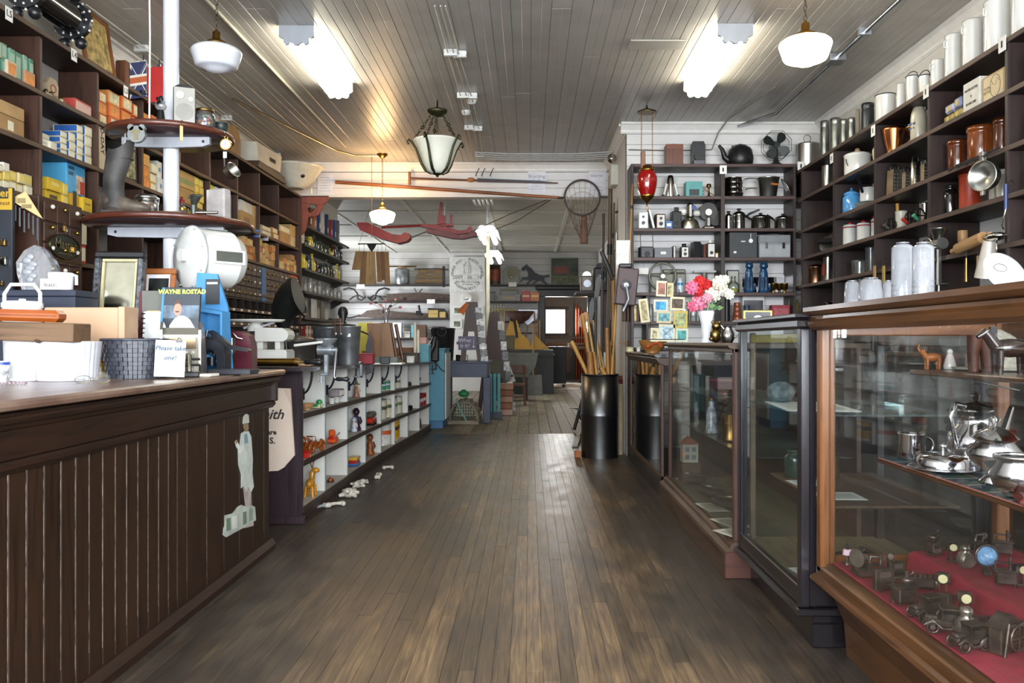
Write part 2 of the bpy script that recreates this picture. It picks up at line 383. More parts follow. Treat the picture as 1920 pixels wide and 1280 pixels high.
def chain(mb,p0,p1,r=.012,w=.0025,step=.028):
    p0=Vector(p0);p1=Vector(p1);n=max(1,int((p1-p0).length/step));d=(p1-p0)/n
    u=d.normalized().orthogonal().normalized();v=d.normalized().cross(u)
    for i in range(n):
        c=p0+d*(i+.5);a=u if i % 2 else v
        mb.tube([c+d.normalized()*cos(t)*r*1.45+a*sin(t)*r*.75 for t in cr(8)],w,4,True)
    return mb
GLOBE=[(0,-.52),(.18,-.51),(.32,-.47),(.45,-.4),(.6,-.33),(.72,-.31),(.8,-.27),(.84,-.2),(.9,-.02),(.97,.2),(1.0,.3),(.97,.38),(.88,.46),(.66,.55),(.42,.62),(.42,.66)]
def school(x,y,zc,rad,lit,label,group='schoolhouse pendant lamps'):
    r=root('pendant_lamp',label,'pendant lamp',(x,y,zc),0,group)
    m=glow('ffe3b8',GLOBE_E,'fff4e4') if lit else pnt('e3e6ee',.12,var=.02,coat=.6)
    ob('globe',La([(a*rad,b*rad) for a,b in GLOBE],28),m,r)
    ob('fitter',La([(.44*rad,.6*rad),(.46*rad,.66*rad),(.36*rad,.74*rad),(.2*rad,.82*rad),(.16*rad,.9*rad),(.16*rad,1.12*rad),(.1*rad,1.16*rad),(.04*rad,1.24*rad)],18),BRASS,r)
    ob('chain',chain(MB(),(0,0,1.22*rad),(0,0,CEIL-zc-.03)),CHAINM,r)
    ob('canopy',La([(.01,CEIL-zc-.05),(.03,CEIL-zc-.04),(.06,CEIL-zc-.012),(.062,CEIL-zc)],16),BRASS,r)
    if lit:bulb('globe_light',(x,y,zc-.42*rad-.14),0.01,(1,.8,.55))
    return r
school(XX(406,5.0),5.0,2.82,.15,0,'unlit white milk glass pendant globe on a chain')
school(XX(1510,4.8),4.8,ZZ(99,4.8),.15,1,'large glowing pendant globe near the right wall shelves')
school(XX(717,9.4),9.4,ZZ(409,9.4),.146,1,'small glowing pendant globe hanging before the header')
bulb('warm_globe_light',(XX(717,9.4),9.4,ZZ(409,9.4)+.3),9,(1,.62,.28),.12)
Y=7.3;x,_,zb=W(820,330,Y);r=root('bowl_pendant','fluted pale glass bowl pendant with dark scroll arms on chains','pendant lamp',(x,Y,zb))
zt=ZZ(264,Y)-zb;bronze=metal('4a4a36',.5)
ob('bowl',La([(0,.02),(.06,.02),(.09,.045),(.12,.1),(.145,.17),(.17,.24),(.205,.3),(.215,zt),(.205,zt),(.16,.24),(.13,.15),(.09,.07),(0,.05)],32),pnt('dfe0d2',.3,var=.06,sc=6,coat=.3),r)
ob('finial',La([(0,-.012),(.012,-.005),(.012,.005),(.045,.018),(.062,.03),(.05,.04)],14),bronze,r)
for k in range(5):
    a=2*PI*k/5+.62;c,s_=cos(a),sin(a);q=MB()
    prof=[(.05,.025),(.1,.05),(.135,.11),(.16,.18),(.185,.245),(.22,.3),(.245,.325),(.26,.305),(.252,.285),(.24,.295)]
    q.tube([(c*p*1.03,s_*p*1.03,z) for p,z in prof],[.014,.014,.013,.012,.011,.01,.01,.009,.008,.007],6)
    ob('scroll_arm',q,bronze,r)
    q=chain(MB(),(c*.215,s_*.215,zt),(c*.05,s_*.05,CEIL-zb-.12),.013,.003,.03).ball((c*.13,s_*.13,(zt+CEIL-zb-.12)/2),.017,8,5);ob('chain',q,bronze,r)
ob('canopy',La([(.0,CEIL-zb-.15),(.05,CEIL-zb-.14),(.085,CEIL-zb-.11),(.09,CEIL-zb-.09),(.03,CEIL-zb-.07),(.008,CEIL-zb-.06),(.006,CEIL-zb)],18),bronze,r)
ob('centre_chain',chain(MB(),(0,0,zt-.05),(0,0,CEIL-zb-.14),.012,.003,.03),bronze,r)
Y=7.45;x,_,zb=W(1213,387,Y);r=root('hanging_oil_lamp','cranberry red glass hanging lamp with brass fittings','hanging lamp',(x,Y,zb))
redg=pnt('8e0d0d',.12,.0,.15,30,coat=.8)
ob('shade',La([(.062,.095),(.078,.14),(.088,.19),(.092,.24),(.086,.28),(.07,.31),(.062,.32)],24,flute=(12,.02)),redg,r)
ob('base',La([(0,0),(.006,.01),(.008,.03),(.02,.04),(.035,.055),(.05,.065),(.052,.075),(.064,.085),(.066,.1),(.06,.105)],20),BRASS,r)
ob('ring',Tu([(.014*cos(t),0,-.014+.014*sin(t)) for t in cr(10)],.003,5,True),BRASS,r)
ob('crown',La([(.062,.315),(.07,.32),(.07,.33),(.05,.345),(.045,.365),(.03,.37)],20),BRASS,r)
top=CEIL-zb-.06
for dx in (-.06,.06):ob('chain',chain(MB(),(dx*.85,0,.34),(dx*.8,0,top),.008,.0018,.018),BRASS,r)
ob('ceiling_rose',La([(.085,top-.01),(.087,top),(.05,top+.015),(.01,top+.03),(.004,CEIL-zb)],18),OLDBRASS,r)
ob('counterweight',Bx(-.055,-.015,-.02,.02,ZZ(322,Y)-zb,ZZ(284,Y)-zb,.004),wood('7a4a30','5b3322','z'),r)
def worklamp(px,py,Y,label):
    x,_,z=W(px,py,Y);r=root('shop_light',label,'ceiling light',(x,Y,z),0,'back room fluorescent lights')
    for s in (-1,1):ob('tube',Cy((s*.075,-.05,.0),(s*.085,1.1,.0),.038,n=12),glow('fff6e0',8),r)
    ob('reflector',Pr([(-.17,.03),(-.1,.12),(.1,.12),(.17,.03),(.16,.03),(.09,.11),(-.09,.11),(-.16,.03)],'y',-.08,1.12),ALU,r)
    for yy in (.1,.9):ob('hanger',Bx(-.01,.01,yy,yy+.02,.12,3.188-z),ALU,r)
    return r
worklamp(913,438,12.2,'glowing fluorescent fitting beside the top of the white post')
worklamp(925,481,15.6,'glowing fluorescent fitting deeper in the back room over the clock shelf')
q=MB()
for k in range(5):q.cyl((XX(878+k*9,11),10.4+.02*k,3.13),(XX(893+k*8,12),11.9,3.1),.028,n=10)
one('conduit_bundle',q,metal('9a9ca0',.35),'bundle of shiny metal tubes on the back room ceiling','conduit')
# ======== LEFT COUNTER
DK=wood('2f1d11','1c1009','z',.42,.1,6,coat=.15);DKY=wood('2b190f','180d07','y',.42,.05,6,coat=.15)
r=root('shop_counter','long dark brown beadboard shop counter with a moulded top edge','counter',(-1.4,4.45,0))
def cb_(x0,x1,y0,y1,z0,z1,b=.004):return Bx(x0+1.4,x1+1.4,y0-4.45,y1-4.45,z0,z1,b)
ob('carcass',cb_(-2.3,-1.412,.6,4.44,.0,.9,0),DKY,r)
cm,n,l,b=_new('countertop');v=_coord(n,l);t=_noise(n,l,7,5,_coord(n,l,(3,.8,1)));l.new(_ramp(n,l,t.outputs[0],[(.3,'5a4136'),(.55,'7a6253'),(.8,'8d7a6c')]).outputs[0],b.inputs['Base Color']);b.inputs['Roughness'].default_value=.3
ob('top',Pr([(-.95,.938),(-.95,.968),(.055,.968),(.066,.962),(.068,.952),(.064,.942),(.054,.938)],'y',.6-4.45,.075),[cm],r)
ob('edge_strip',Pr([(.0,.925),(.05,.925),(.055,.932),(.0,.937)],'y',.6-4.45,.06),DKY,r)
ob('cornice',Pr([(.0,.885),(.018,.885),(.022,.897),(.04,.904),(.046,.915),(.046,.924),(0,.924)],'y',.6-4.45,.055),DKY,r)
ob('frieze',cb_(-1.41,-1.388,.6,4.46,.8,.886),DKY,r)
ob('bead_moulding',Pr([(-.005,.765),(.012,.765),(.018,.773),(.026,.78),(.026,.793),(.018,.8),(-.005,.8)],'y',.6-4.45,.03),DKY,r)
ob('plinth',Pr([(-.005,0),(.03,0),(.032,.03),(.022,.045),(.012,.06),(-.005,.06)],'y',.6-4.45,.02),DKY,r)
ys=[2.222+(.083)*k for k in range(-16,0)]+[2.222,2.303,2.386,2.473,2.553,2.632,2.716,2.799,2.878,2.96,3.04,3.125,3.21,3.29,3.384,3.593,3.794,3.996,4.19,4.366,4.45]
WEAR=pnt('a39484',.6,var=.6,sc=25)
for i in range(len(ys)-1):
    y0,y1=ys[i],ys[i+1];ob('panel_board',cb_(-1.42,-1.4+R.uniform(-.0005,.0005),y0+.0015,y1-.0015,.05,.785,.003),DK,r)
    if i<len(ys)-2:ob('bead',cb_(-1.42,-1.4015,y1-.0013,y1+.0013,.09+R.uniform(0,.05),.775,0),WEAR,r)
ob('end_panel',cb_(-2.3,-1.4,4.44,4.452,.0,.9),DKY,r)
ob('end_mould',cb_(-2.3,-1.36,4.452,4.48,.8,.93),DKY,r)
def yz(px,py,X=-1.398):Y=YX(px,X);return (Y,ZZ(py,Y))
r2=root('paper_cutout','torn printed paper figure of a standing worker pasted on the counter','paper figure',(-1.3985,0,0))
def flat(name,pts,d,m):return ob(name,Pr([yz(*p) for p in pts],'x',0,d),m,r2)
flat('coat',[(447,872),(446,842),(443,838),(440,828),(444,826),(449,836),(452,812),(458,808),(466,808),(471,818),(474,860),(473,885),(476,912),(471,922),(466,912),(462,924),(457,910),(452,915),(452,890)],.0012,pnt('c9cfc9',.7,var=.15))
flat('trousers',[(455,905),(470,905),(472,950),(476,985),(458,990),(460,950)],.0008,pnt('b5a7a3',.7,var=.2))
flat('sleeve',[(446,842),(441,830),(444,826),(450,838),(456,830),(457,842),(449,852)],.0018,pnt('dfe3dc',.7))
flat('overall',[(457,815),(463,812),(465,830),(458,832)],.0019,pnt('7f9aa0',.7))
flat('face',[(456,792),(465,790),(466,804),(461,810),(457,804)],.0016,pnt('8f7a5c',.7))
flat('cap',[(455,794),(456,782),(460,774),(466,778),(467,792)],.002,pnt('c3c8bb',.7))
flat('hand',[(441,832),(441,826),(444,824),(446,830)],.0019,pnt('a08a6e',.7))
flat('torn_base',[(418,1003),(419,990),(421,985),(421,966),(436,962),(445,950),(452,946),(462,950),(470,946),(478,950),(480,975),(470,980),(455,990),(440,998),(424,1007)],.0014,pnt('b9c0b4',.7,var=.2))
for a in ((424,972,432,996),(436,968,444,992),(455,960,462,984),(467,955,474,978)):
    flat('printed_can',[(a[0],a[3]),(a[0],a[1]),(a[2],a[1]-2),(a[2],a[3]-3)],.0018,pnt(R.choice(('d5d8d0','8f9f8f','a7adab','6f7f6d')),.7))
# ======== CURVED TOY SHELF COUNTER
PUR=wood('33262c','1b1318','z',.35,.05,6,coat=.2);EDGE=wood('3a2c26','231a17','y',.5,.08);CREAM=pnt('d5d3cc',.55,var=.06,sc=3,rand=.03)
r=root('cubby_counter','long white cubbyhole toy shelf under a dark curved counter','shelf counter',(-1.4,5.1,0))
def fx(Y):
    P=((5.0,-1.398),(7.0,-1.385),(8.0,-1.355),(9.0,-1.3),(9.8,-1.25),(10.5,-1.24))
    for (a,b_),(c,d) in zip(P,P[1:]):
        if Y<=c:return b_+(d-b_)*(Y-a)/(c-a)
    return P[-1][1]
def zs(Y):return 1-.0195*(Y-5.1)
YD=[5.1,5.69,6.37,7.05,7.68,8.3,8.95,9.6,10.35]
def strip(name,off0,off1,z0,z1,m,ya=5.1,yb=10.4,n=12):
    q=MB();vs=[]
    for i in range(n+1):
        Y=ya+(yb-ya)*i/n;f=fx(Y);k=zs(Y)
        for o_,z in ((off0,z0),(off1,z0),(off1,z1),(off0,z1)):vs.append((f+o_+1.4,Y-5.1,z*k))
    fs=[]
    for i in range(n):
        a=i*4;fs+=[(a,a+4,a+5,a+1),(a+1,a+5,a+6,a+2),(a+2,a+6,a+7,a+3),(a+3,a+7,a+4,a)]
    fs+=[(0,1,2,3),(n*4+3,n*4+2,n*4+1,n*4)]
    return ob(name,q.add(vs,fs),m,r)
strip('back_panel',-.42,-.4,.02,.95,CREAM)
SZ=(.094,.38,.673)
for z in SZ:
    strip('shelf',-.4,-.004,z-.022,z,pnt('b5aea4',.6,var=.12));strip('shelf_edge',-.004,.008,z-.03,z+.002,EDGE)
strip('base_board',-.03,-.002,.0,.07,EDGE);strip('shoe_moulding',-.0,.018,.0,.02,EDGE)
for i,Y in enumerate(YD[1:]):
    k=zs(Y);x=fx(Y)+1.4
    ob('divider',Bx(x-.4,x-.012,Y-.008-5.1,Y+.008-5.1,.095*k,.935*k),CREAM,r)
    ob('divider_edge',Bx(x-.012,x-.006,Y-.009-5.1,Y+.009-5.1,.095*k,.935*k),pnt('8b9a9c',.6),r)
ob('end_panel',Bx(-.62,.008,-.03,.0,.0,.94,.004),PUR,r);ob('end_plinth',Bx(-.62,.028,-.045,-.028,.0,.055,.006),PUR,r)
strip('countertop',-.95,.06,.94,.963,wood('2a2022','17110f','y',.3,.02,5,coat=.35),4.86,10.5)
strip('counter_edge',.06,.072,.943,.96,PUR,4.86,10.5)
for Y in YD[:6]:
    k=zs(Y);x=fx(Y)+1.4
    ob('bracket',Tu([(x-.0+.055*sin(t),Y-5.1+.012,(.8+.135*(1-cos(t)))*k) for t in [PI/2*j/7 for j in range(8)]],.007,6).box(x-.005,x+.008,Y-5.1+.004,Y-5.1+.02,.76*k,.83*k),metal('26242c',.45),r)
r=root('paper_bag','cream printed paper bag hanging on the dark end panel','paper bag',(XX(522,5.06),5.06,.33))
def bz(px,py):return (XX(px,5.06)-XX(522,5.06),ZZ(py,5.06)-.33)
bagm=pnt('d9c6b5',.8,var=.06,sc=5)
ob('bag_body',Pr([bz(*p) for p in ((480,726),(545,728),(553,853),(533,876),(522,882),(480,884))],'y',-.008,.006),bagm,r)
ob('fold',Pr([bz(*p) for p in ((533,730),(545,728),(552,850),(546,760))],'y',-.0095,-.008),pnt('c7b2a0',.8),r)
for s,px,py,sz,sh,ml in (('Smith',532,777,.085,.35,'b'),('n',499,798,.075,.3,'r'),('dware',519,810,.042,0,'b'),('N. S.',517,826,.052,0,'b')):
    x,z=bz(px,py);text(r,s,sz,(x,-.0092,z),(90,0,0),pnt('2c2826',.7) if ml=='b' else pnt('6f2a25',.7),align='RIGHT',shear=sh,bold=.0015)
# ======== LEFT WALL SHELVING
LW=wood('452b1e','2a1912','z',.5,.1,5);LWY=wood('22160f','140d09','y',.5,.06,5)
XL=-2.73
YL=[3.41,4.02,4.63,5.24,5.85,6.46,7.08,7.75,8.38,9.02,9.82]
ZL=[2.85,2.52,2.22,1.92,1.6,1.28]
r=root('wall_shelving','tall dark brown pigeonhole shelving along the left wall','shelving',(-2.99,6.6,0))
ox,oy=2.99,-6.6
def ls(name,x0,x1,y0,y1,z0,z1,m,b=.003,par=None):return ob(name,Bx(x0+ox,x1+ox,y0+oy,y1+oy,z0,z1,b),m,par or r)
ls('back_panel',-2.995,-2.98,3.4,9.84,1.0,2.84,pnt('a9a4a0',.7,var=.08,sc=3),0)
for z in ZL:
    ls('shelf',-2.98,XL+(.02 if z==2.85 else 0),3.4,9.84,z-.024,z,LWY)
    ls('shelf_edge',XL+(.02 if z==2.85 else 0),XL+.006+(.02 if z==2.85 else 0),3.4,9.84,z-.026,z+.001,wood('5a4636','37261d','y',.6,.05,5))
for y in YL:
    for a,b_ in zip(ZL[1:],ZL):
        if a<1.9 and 6.5<y<9.5:continue
        ls('divider',-2.98,XL-.002,y-.012,y+.012,a,b_-.024,LW)
ls('end_panel',-2.995,XL+.02,9.83,9.855,0,2.85,LW)
ls('lower_cupboard',-2.98,XL-.01,3.4,9.83,0,1.0,LWY)
DRW=wood('3f281c','2a1810','y',.5,.15,5);KN=metal('b9ad8d',.3);KG=metal('b0964a',.3);GLASSK=pnt('cfcabb',.25)
ls('drawer_case',-2.98,XL-.016,6.47,9.81,1.52,1.895,LWY,0)
n=22;w=(9.8-6.48)/n
for i in range(n):
    for k in range(3):
        y0=6.48+i*w;z0=1.53+k*.12;col=8<=i<=10 or 14<=i<=16
        if i==13:
            if k==0:ls('blue_strip',XL-.015,XL+.002,y0+.01,y0+w-.01,1.53,1.88,pnt('2f5f94'))
            continue
        d=ls('drawer',XL-.015,XL-.004,y0+.004,y0+w-.004,z0+.004,z0+.114,DRW)
        mb=Ba((.0,0,0),(.012,.012,.012),8,5);o=ob('knob',mb,KG if col else GLASSK,d,(XL+.006+ox,y0+w/2+oy,z0+.06))
for zb in (1.4,1.27):
    ls('bin_shelf',-2.9,XL+.01,6.47,9.81,zb,zb+.012,LWY);ls('bin_lip',XL,XL+.012,6.47,9.81,zb,zb+.03,wood('5a3c2a','3a2418','y'))
    for i in range(17):
        y0=6.48+i*.207;ls('bin_divider',-2.9,XL-.005,y0-.004,y0+.004,zb+.012,zb+.115,LWY,0)
        ls('bin_label',XL+.012,XL+.0135,y0+.07,y0+.125,zb+.006,zb+.027,PAPER,0)
for i,(px,py,s) in enumerate(((17,25,'L5'),(139,102,'L4'),(236,170,'L3'))):
    Y=YX(px,XL+.028);r2=root('shelf_card','white number card on the left top shelf edge, ' + ('nearest of three','middle of three','farthest of three')[i],'card',(XL+.0275,Y,ZZ(py,Y)),0,'number cards on the left shelving')
    ob('card',Bx(0,.0015,-.03,.03,-.04,.03),PAPER,r2);text(r2,s,.05,(.0022,0,-.003),(90,0,90),INK)
# ======== RIGHT WALL AND ALCOVE SHELVING
RW=wood('2e1f1c','1e1412','z',.5,.06,4);RWY=wood('261917','180f0e','y',.5,.05,4);RWX=wood('2c1d1b','1c1211','x',.5,.05,4)
REDGE=wood('5b4a40','3e2d27','y',.55,.05,4)
XR=2.52;YR=[3.55,4.36,5.21,6.02,6.84,7.64]
ZR=[2.72,2.445,2.15,1.895,1.64,1.38,1.05]
r=root('wall_shelving','dark brown open shelving along the right wall holding kitchen wares','shelving',(2.83,5.6,0))
ox,oy=-2.83,-5.6
for z in ZR:
    ls('shelf',XR,2.835,3.2,8.07 if z>1.2 else 7.7,z-.026,z,RWY);ls('shelf_edge',XR-.006,XR,3.2,7.72,z-.028,z+.001,REDGE)
for y in YR:
    for a,b_ in zip(ZR[1:],ZR):ls('divider',XR+.003,2.835,y-.013,y+.013,a,b_-.026,RW)
    ls('divider_edge',XR-.004,XR+.003,y-.014,y+.014,1.05,2.7,RW)
ls('lower_cupboard',XR+.02,2.835,3.2,8.06,0,1.02,RWY)
YAF=7.78;ZA=[2.79,2.487,2.185,1.91,1.58,1.31]
AL=r=root('alcove_shelving','dark brown shelving across the white board alcove wall','shelving',(1.8,8.08,0))
ox,oy=-1.8,-8.08
XA0,XAM=.97,1.822
for z in ZA:ls('shelf',XA0,2.515,YAF,8.082,z-.026,z,RWX);ls('shelf_edge',XA0,2.51,YAF-.006,YAF,z-.03,z+.001,wood('4d3833','33221f','x',.5,.04,4))
for x in (XA0+.013,XAM,2.5):
    for a,b_ in zip(ZA[1:5]+[0],ZA[:4]+[1.58]):
        if x==XAM and a==0:a=1.0
        if x<1:continue
        ls('divider',x-.013,x+.013,YAF+.003,8.082,a,b_-.026,RW)
ls('side_post',XA0-.012,XA0+.014,YAF-.01,8.082,0,2.79,RW);ls('divider',1.1,1.126,YAF,8.082,0,1.55,RW)
ls('divider_edge',XAM-.02,XAM+.02,YAF-.008,YAF+.003,1.0,2.77,RW)
for i,(px,py,X,Y) in enumerate(((1879,83,XR-.012,0),(1736,172,XR-.012,0),(1637,245,XR-.012,0),(1559,297,XR-.012,0),(1356,318,0,YAF-.012),(1502,311,0,YAF-.012))):
    if X:Y=YX(px,X);p=(X,Y,ZZ(py,Y));rz=-90
    else:p=W(px,py,Y);rz=0
    r2=root('shelf_card',('white number card high on the shelf edge beside the bottle boxes','white number card on the shelf edge above the stoneware jug','white number card on the shelf edge above the copper spittoon','white number card on the shelf edge left of the enamel pail','white number card on the alcove shelf post under the fan','white number card on the alcove top shelf beside the steel pot')[i],'card',p,rz,'number cards on the right shelving')
    ob('card',Bx(-.033,.033,-.0015,.0015,-.04,.04),PAPER,r2);ob('mark',Bx(-.008,.006,-.0022,-.0014,-.018,.018),INK,r2)
# ======== DISPLAY CASES
OAK=wood('5c3a1e','3f2613','y',.35,.04,4,coat=.3);OAKZ=wood('7a4c26','55331a','z',.35,.04,4,coat=.3);OAKX=wood('7c4c28','5b341b','x',.35,.04,4,coat=.3)
GL=glass((.985,.99,.985),.2,.01,.004);GLB=glass((.95,.98,.98),.3,.01,.006);GLC=glass((.95,.96,.95),.35,.015,.01)
def bx(r,name,x0,x1,y0,y1,z0,z1,m,b=.004):
    o=r.location;return ob(name,Bx(x0-o[0],x1-o[0],y0-o[1],y1-o[1],z0-o[2],z1-o[2],b),m,r)
def pry(r,name,pts,y0,y1,m):
    o=r.location;return ob(name,Pr([(p[0]-o[0],p[1]-o[2]) for p in pts],'y',y0-o[1],y1-o[1]),m,r)
A=rA=root('display_case','tall oak glass display case nearest on the right with silverware','display case',(1.4,2.9,0))
a0,a1,xa,xb=.75,2.965,1.03,1.7
pry(A,'top',[(.985,1.226),(.985,1.241),(1.09,1.241),(1.09,1.21),(1.02,1.21),(.995,1.216)],a0,a1+.01,OAK);bx(A,'top_edge',1.66,1.75,a0,a1+.01,1.21,1.241,OAK);bx(A,'top_end',1.09,1.66,a1-.06,a1+.01,1.21,1.241,OAKX);bx(A,'added_top_glass',1.09,1.66,a0,a1-.06,1.232,1.239,GL,0)  # glass centre of the unseen top is added to let ceiling light in
pry(A,'cornice',[(1.02,1.16),(1.005,1.172),(1.0,1.19),(1.012,1.2),(1.012,1.21),(1.06,1.21),(1.06,1.16)],a0,a1+.008,OAK)
bx(A,'post',xa,xa+.035,a1-.045,a1,.3,1.2,OAKZ,.006);bx(A,'inner_bead',xa+.035,xa+.055,a1-.04,a1-.01,.33,1.17,OAKZ)
bx(A,'post',xb-.045,xb,a1-.045,a1,.3,1.2,OAKZ)
bx(A,'end_rail',xa+.03,xb-.04,a1-.03,a1-.004,1.14,1.185,OAKX);bx(A,'end_rail',xa+.03,xb-.04,a1-.03,a1-.004,.3,.36,OAKX)
bx(A,'bottom_rail',xa,xa+.03,a0,a1,.285,.325,OAK,.006)
pry(A,'bottom_moulding',[(1.02,.262),(1.008,.272),(1.012,.284),(1.03,.29),(1.06,.29),(1.06,.25)],a0,a1+.008,OAK)
pry(A,'cove',[(1.035,.255),(1.06,.255),(1.3,.255),(1.3,.0),(1.135,.0),(1.125,.12),(1.09,.2),(1.05,.235)],a0,a1-.01,OAK)
bx(A,'floor',xa+.02,xb,a0,a1-.02,.3,.335,OAK,0)
bx(A,'glass_pane',xa+.012,xa+.017,a0,a1-.04,.32,1.17,GL,0);bx(A,'glass_pane',xa+.05,xb-.045,a1-.02,a1-.016,.355,1.145,GL,0)
for y in (1.0,1.72,2.42):bx(A,'back_post',xb-.03,xb,y,y+.045,.33,1.19,OAKZ)
bx(A,'back_rail',xb-.03,xb,a0,a1-.04,1.13,1.19,OAK);bx(A,'back_rail',xb-.03,xb,a0,a1-.04,.33,.4,OAK)
bx(A,'back_glass',xb-.018,xb-.014,a0,a1-.04,.4,1.13,GL,0)
bx(A,'shelf',1.336,xb-.04,a0,2.905,1.005,1.022,OAK);bx(A,'shelf',1.222,xb-.04,a0,2.905,.695,.712,OAK)
for y,x,z in ((2.8,1.42,1.004),(2.8,1.32,.694)):ob('shelf_bracket',Cy((x-1.4,y-2.9,z),(xb-.04-1.4,y-2.9,z-.05),.003,n=6),metal('8a8a88',.3),A)
red=pnt('8d1f33',.85,var=.18,sc=14,bump=.2)
o=one('red_cloth',Bx(1.07,1.3,a0,2.915,.3355,.343,.003).prism([(1.29,.3355),(1.3,.395),(1.315,.403),(xb-.035,.405),(xb-.035,.3355)],'y',a0,2.83),red,'crimson cloth covering the stepped floor of the oak display case','cloth')
tm,n,l,b=_new('tartan');tc=n.new('ShaderNodeTexCoord');sp=n.new('ShaderNodeSeparateXYZ');l.new(tc.outputs['Object'],sp.inputs[0])
def band(sock,freq,lo):
    m=n.new('ShaderNodeMath');m.operation='MULTIPLY';m.inputs[1].default_value=freq;l.new(sock,m.inputs[0])
    f=n.new('ShaderNodeMath');f.operation='FRACT';l.new(m.outputs[0],f.inputs[0])
    g=n.new('ShaderNodeMath');g.operation='GREATER_THAN';g.inputs[1].default_value=lo;l.new(f.outputs[0],g.inputs[0]);return g.outputs[0]
c1=_mix(n,l,band(sp.outputs[0],9,.5),'1f3a3c','33503f');c2=_mix(n,l,band(sp.outputs[1],9,.5),c1,_mix(n,l,.5,c1,'1c2a48'))
c3=_mix(n,l,band(sp.outputs[1],9,.93),c2,'b9b6a8');c4=_mix(n,l,band(sp.outputs[0],9,.93),c3,'a86a5c');l.new(c4,b.inputs['Base Color']);b.inputs['Roughness'].default_value=.9
one('tartan_cloth',Bx(1.215,xb-.05,a0,2.88,.7125,.716,.001),tm,'green tartan cloth under the silver tea set','cloth')
DB=wood('1b161b','0f0b10','z',.32,.03,4,coat=.35);DBY=wood('1b1619','100c0f','y',.32,.03,4,coat=.35)
B=root('display_case','dark narrow glass display case beside the oak case','display case',(1.3,3.45,0))
b0,b1,xa2,xb2=3.0,3.9,.985,1.66
[bx(B,'top_edge',u,v,b0-.02,b1,1.205,1.222,DBY) for u,v in ((.96,1.03),(1.63,1.7))];[bx(B,'top_end',1.03,1.63,u,v,1.205,1.222,DBY) for u,v in ((b0-.02,b0+.05),(b1-.05,b1))];bx(B,'added_top_glass',1.03,1.63,b0+.05,b1-.05,1.214,1.22,GL,0);bx(B,'cornice',.972,1.02,b0-.012,b1,1.165,1.205,DBY,.01);bx(B,'cornice',1.64,1.69,b0-.012,b1,1.165,1.205,DBY,.01);bx(B,'cornice',1.02,1.64,b0-.012,b0+.03,1.165,1.205,DBY,.01)  # unseen top opened with added glass so light reaches the shelves
for y in (b0,b1-.04):
    bx(B,'post',xa2,xa2+.035,y,y+.04,.15,1.17,DB);bx(B,'post',xb2-.035,xb2,y,y+.04,.15,1.17,DB)
bx(B,'end_stile',xa2+.035,xa2+.06,b0+.004,b0+.03,.15,1.17,DB)
bx(B,'bottom_rail',xa2+.002,xa2+.03,b0+.04,b1,.155,.225,DBY);bx(B,'end_rail',xa2+.035,xb2,b0+.003,b0+.03,.155,.24,DBY)
pry(B,'bottom_moulding',[(.97,.13),(.965,.14),(.975,.155),(1.03,.155),(1.03,.128)],b0-.012,b1,DBY)
bx(B,'end_moulding',.97,xb2,b0-.02,b0+.01,.128,.155,DBY);bx(B,'plinth',1.04,1.6,b0+.03,b1-.02,0,.128,DBY);bx(B,'plinth_block',1.035,1.3,b0+.02,b0+.03,0,.09,DBY)
bx(B,'floor',xa2+.02,xb2,b0+.02,b1,.18,.2,wood('8a7a5e','6d5e46','y'),0)
bx(B,'glass_pane',xa2+.014,xa2+.019,b0+.04,b1-.04,.22,1.165,GLB,0);bx(B,'glass_pane',xa2+.06,xb2-.035,b0+.012,b0+.016,.24,1.165,GLB,0)
bx(B,'back_glass',xb2-.014,xb2-.01,b0+.04,b1-.04,.2,1.165,GL,0);bx(B,'back_rail',xb2-.03,xb2,b0+.04,b1-.04,1.1,1.165,OAK)
bx(B,'inner_stile',1.03,1.055,b1-.06,b1-.035,.2,1.16,wood('6b5a49','4d3f33','z'))
bx(B,'glass_shelf',1.02,1.6,b0+.06,b1-.06,.842,.849,glass((.75,.92,.93),.8,.02,.15),0);bx(B,'shelf',1.12,1.6,b0+.06,b1-.06,.5,.512,wood('6a5140','4a382c','y'))
bx(B,'ruler',1.03,1.045,b0+.06,b1-.06,1.115,1.15,pnt('c7b86a',var=.15,sc=30))
LB=wood('5a4434','3d2c22','y',.45,.03,4);LBZ=wood('54392f','38261f','z',.45,.03,4)
C=root('display_case','low worn brown glass display case with the flower vase on top','display case',(1.3,4.8,0))
c0,c1_,xa3,xb3=3.91,5.75,.968,1.55
pry(C,'top',[(.945,1.092),(.94,1.1),(.945,1.112),(1.03,1.112),(1.03,1.085),(.96,1.085)],c0,c1_+.03,LB);bx(C,'top_edge',1.5,1.62,c0,c1_+.03,1.085,1.112,LB);bx(C,'top_end',1.03,1.5,c0,c0+.06,1.085,1.112,LB);bx(C,'top_end',1.03,1.5,c1_-.06,c1_+.03,1.085,1.112,LB);bx(C,'top_rail',xa3,xa3+.03,c0,c1_,1.065,1.088,LB)
for y in (c0,c1_-.035):bx(C,'post',xa3,xa3+.025,y,y+.035,.17,1.09,LBZ,.006)
bx(C,'end_rail',xa3,xb3,c1_-.03,c1_,1.05,1.088,LBZ)
pry(C,'base',[(.93,0),(.925,.11),(.93,.125),(.95,.14),(.955,.155),(.97,.165),(.972,.172),(1.5,.172),(1.5,0)],c0,c1_+.12,LB)
bx(C,'base_end',.925,1.2,c0-.012,c0,0,.125,wood('5a3428','41241c','x',.6,.02))
bx(C,'floor',.98,xb3,c0+.02,c1_-.02,.172,.18,pnt('6b6250',.8),0)
bx(C,'glass_pane',xa3+.008,xa3+.013,c0+.03,c1_-.03,.172,1.068,GLC,0);bx(C,'glass_pane',xa3+.02,xb3,c1_-.014,c1_-.01,.172,1.05,GLC,0)
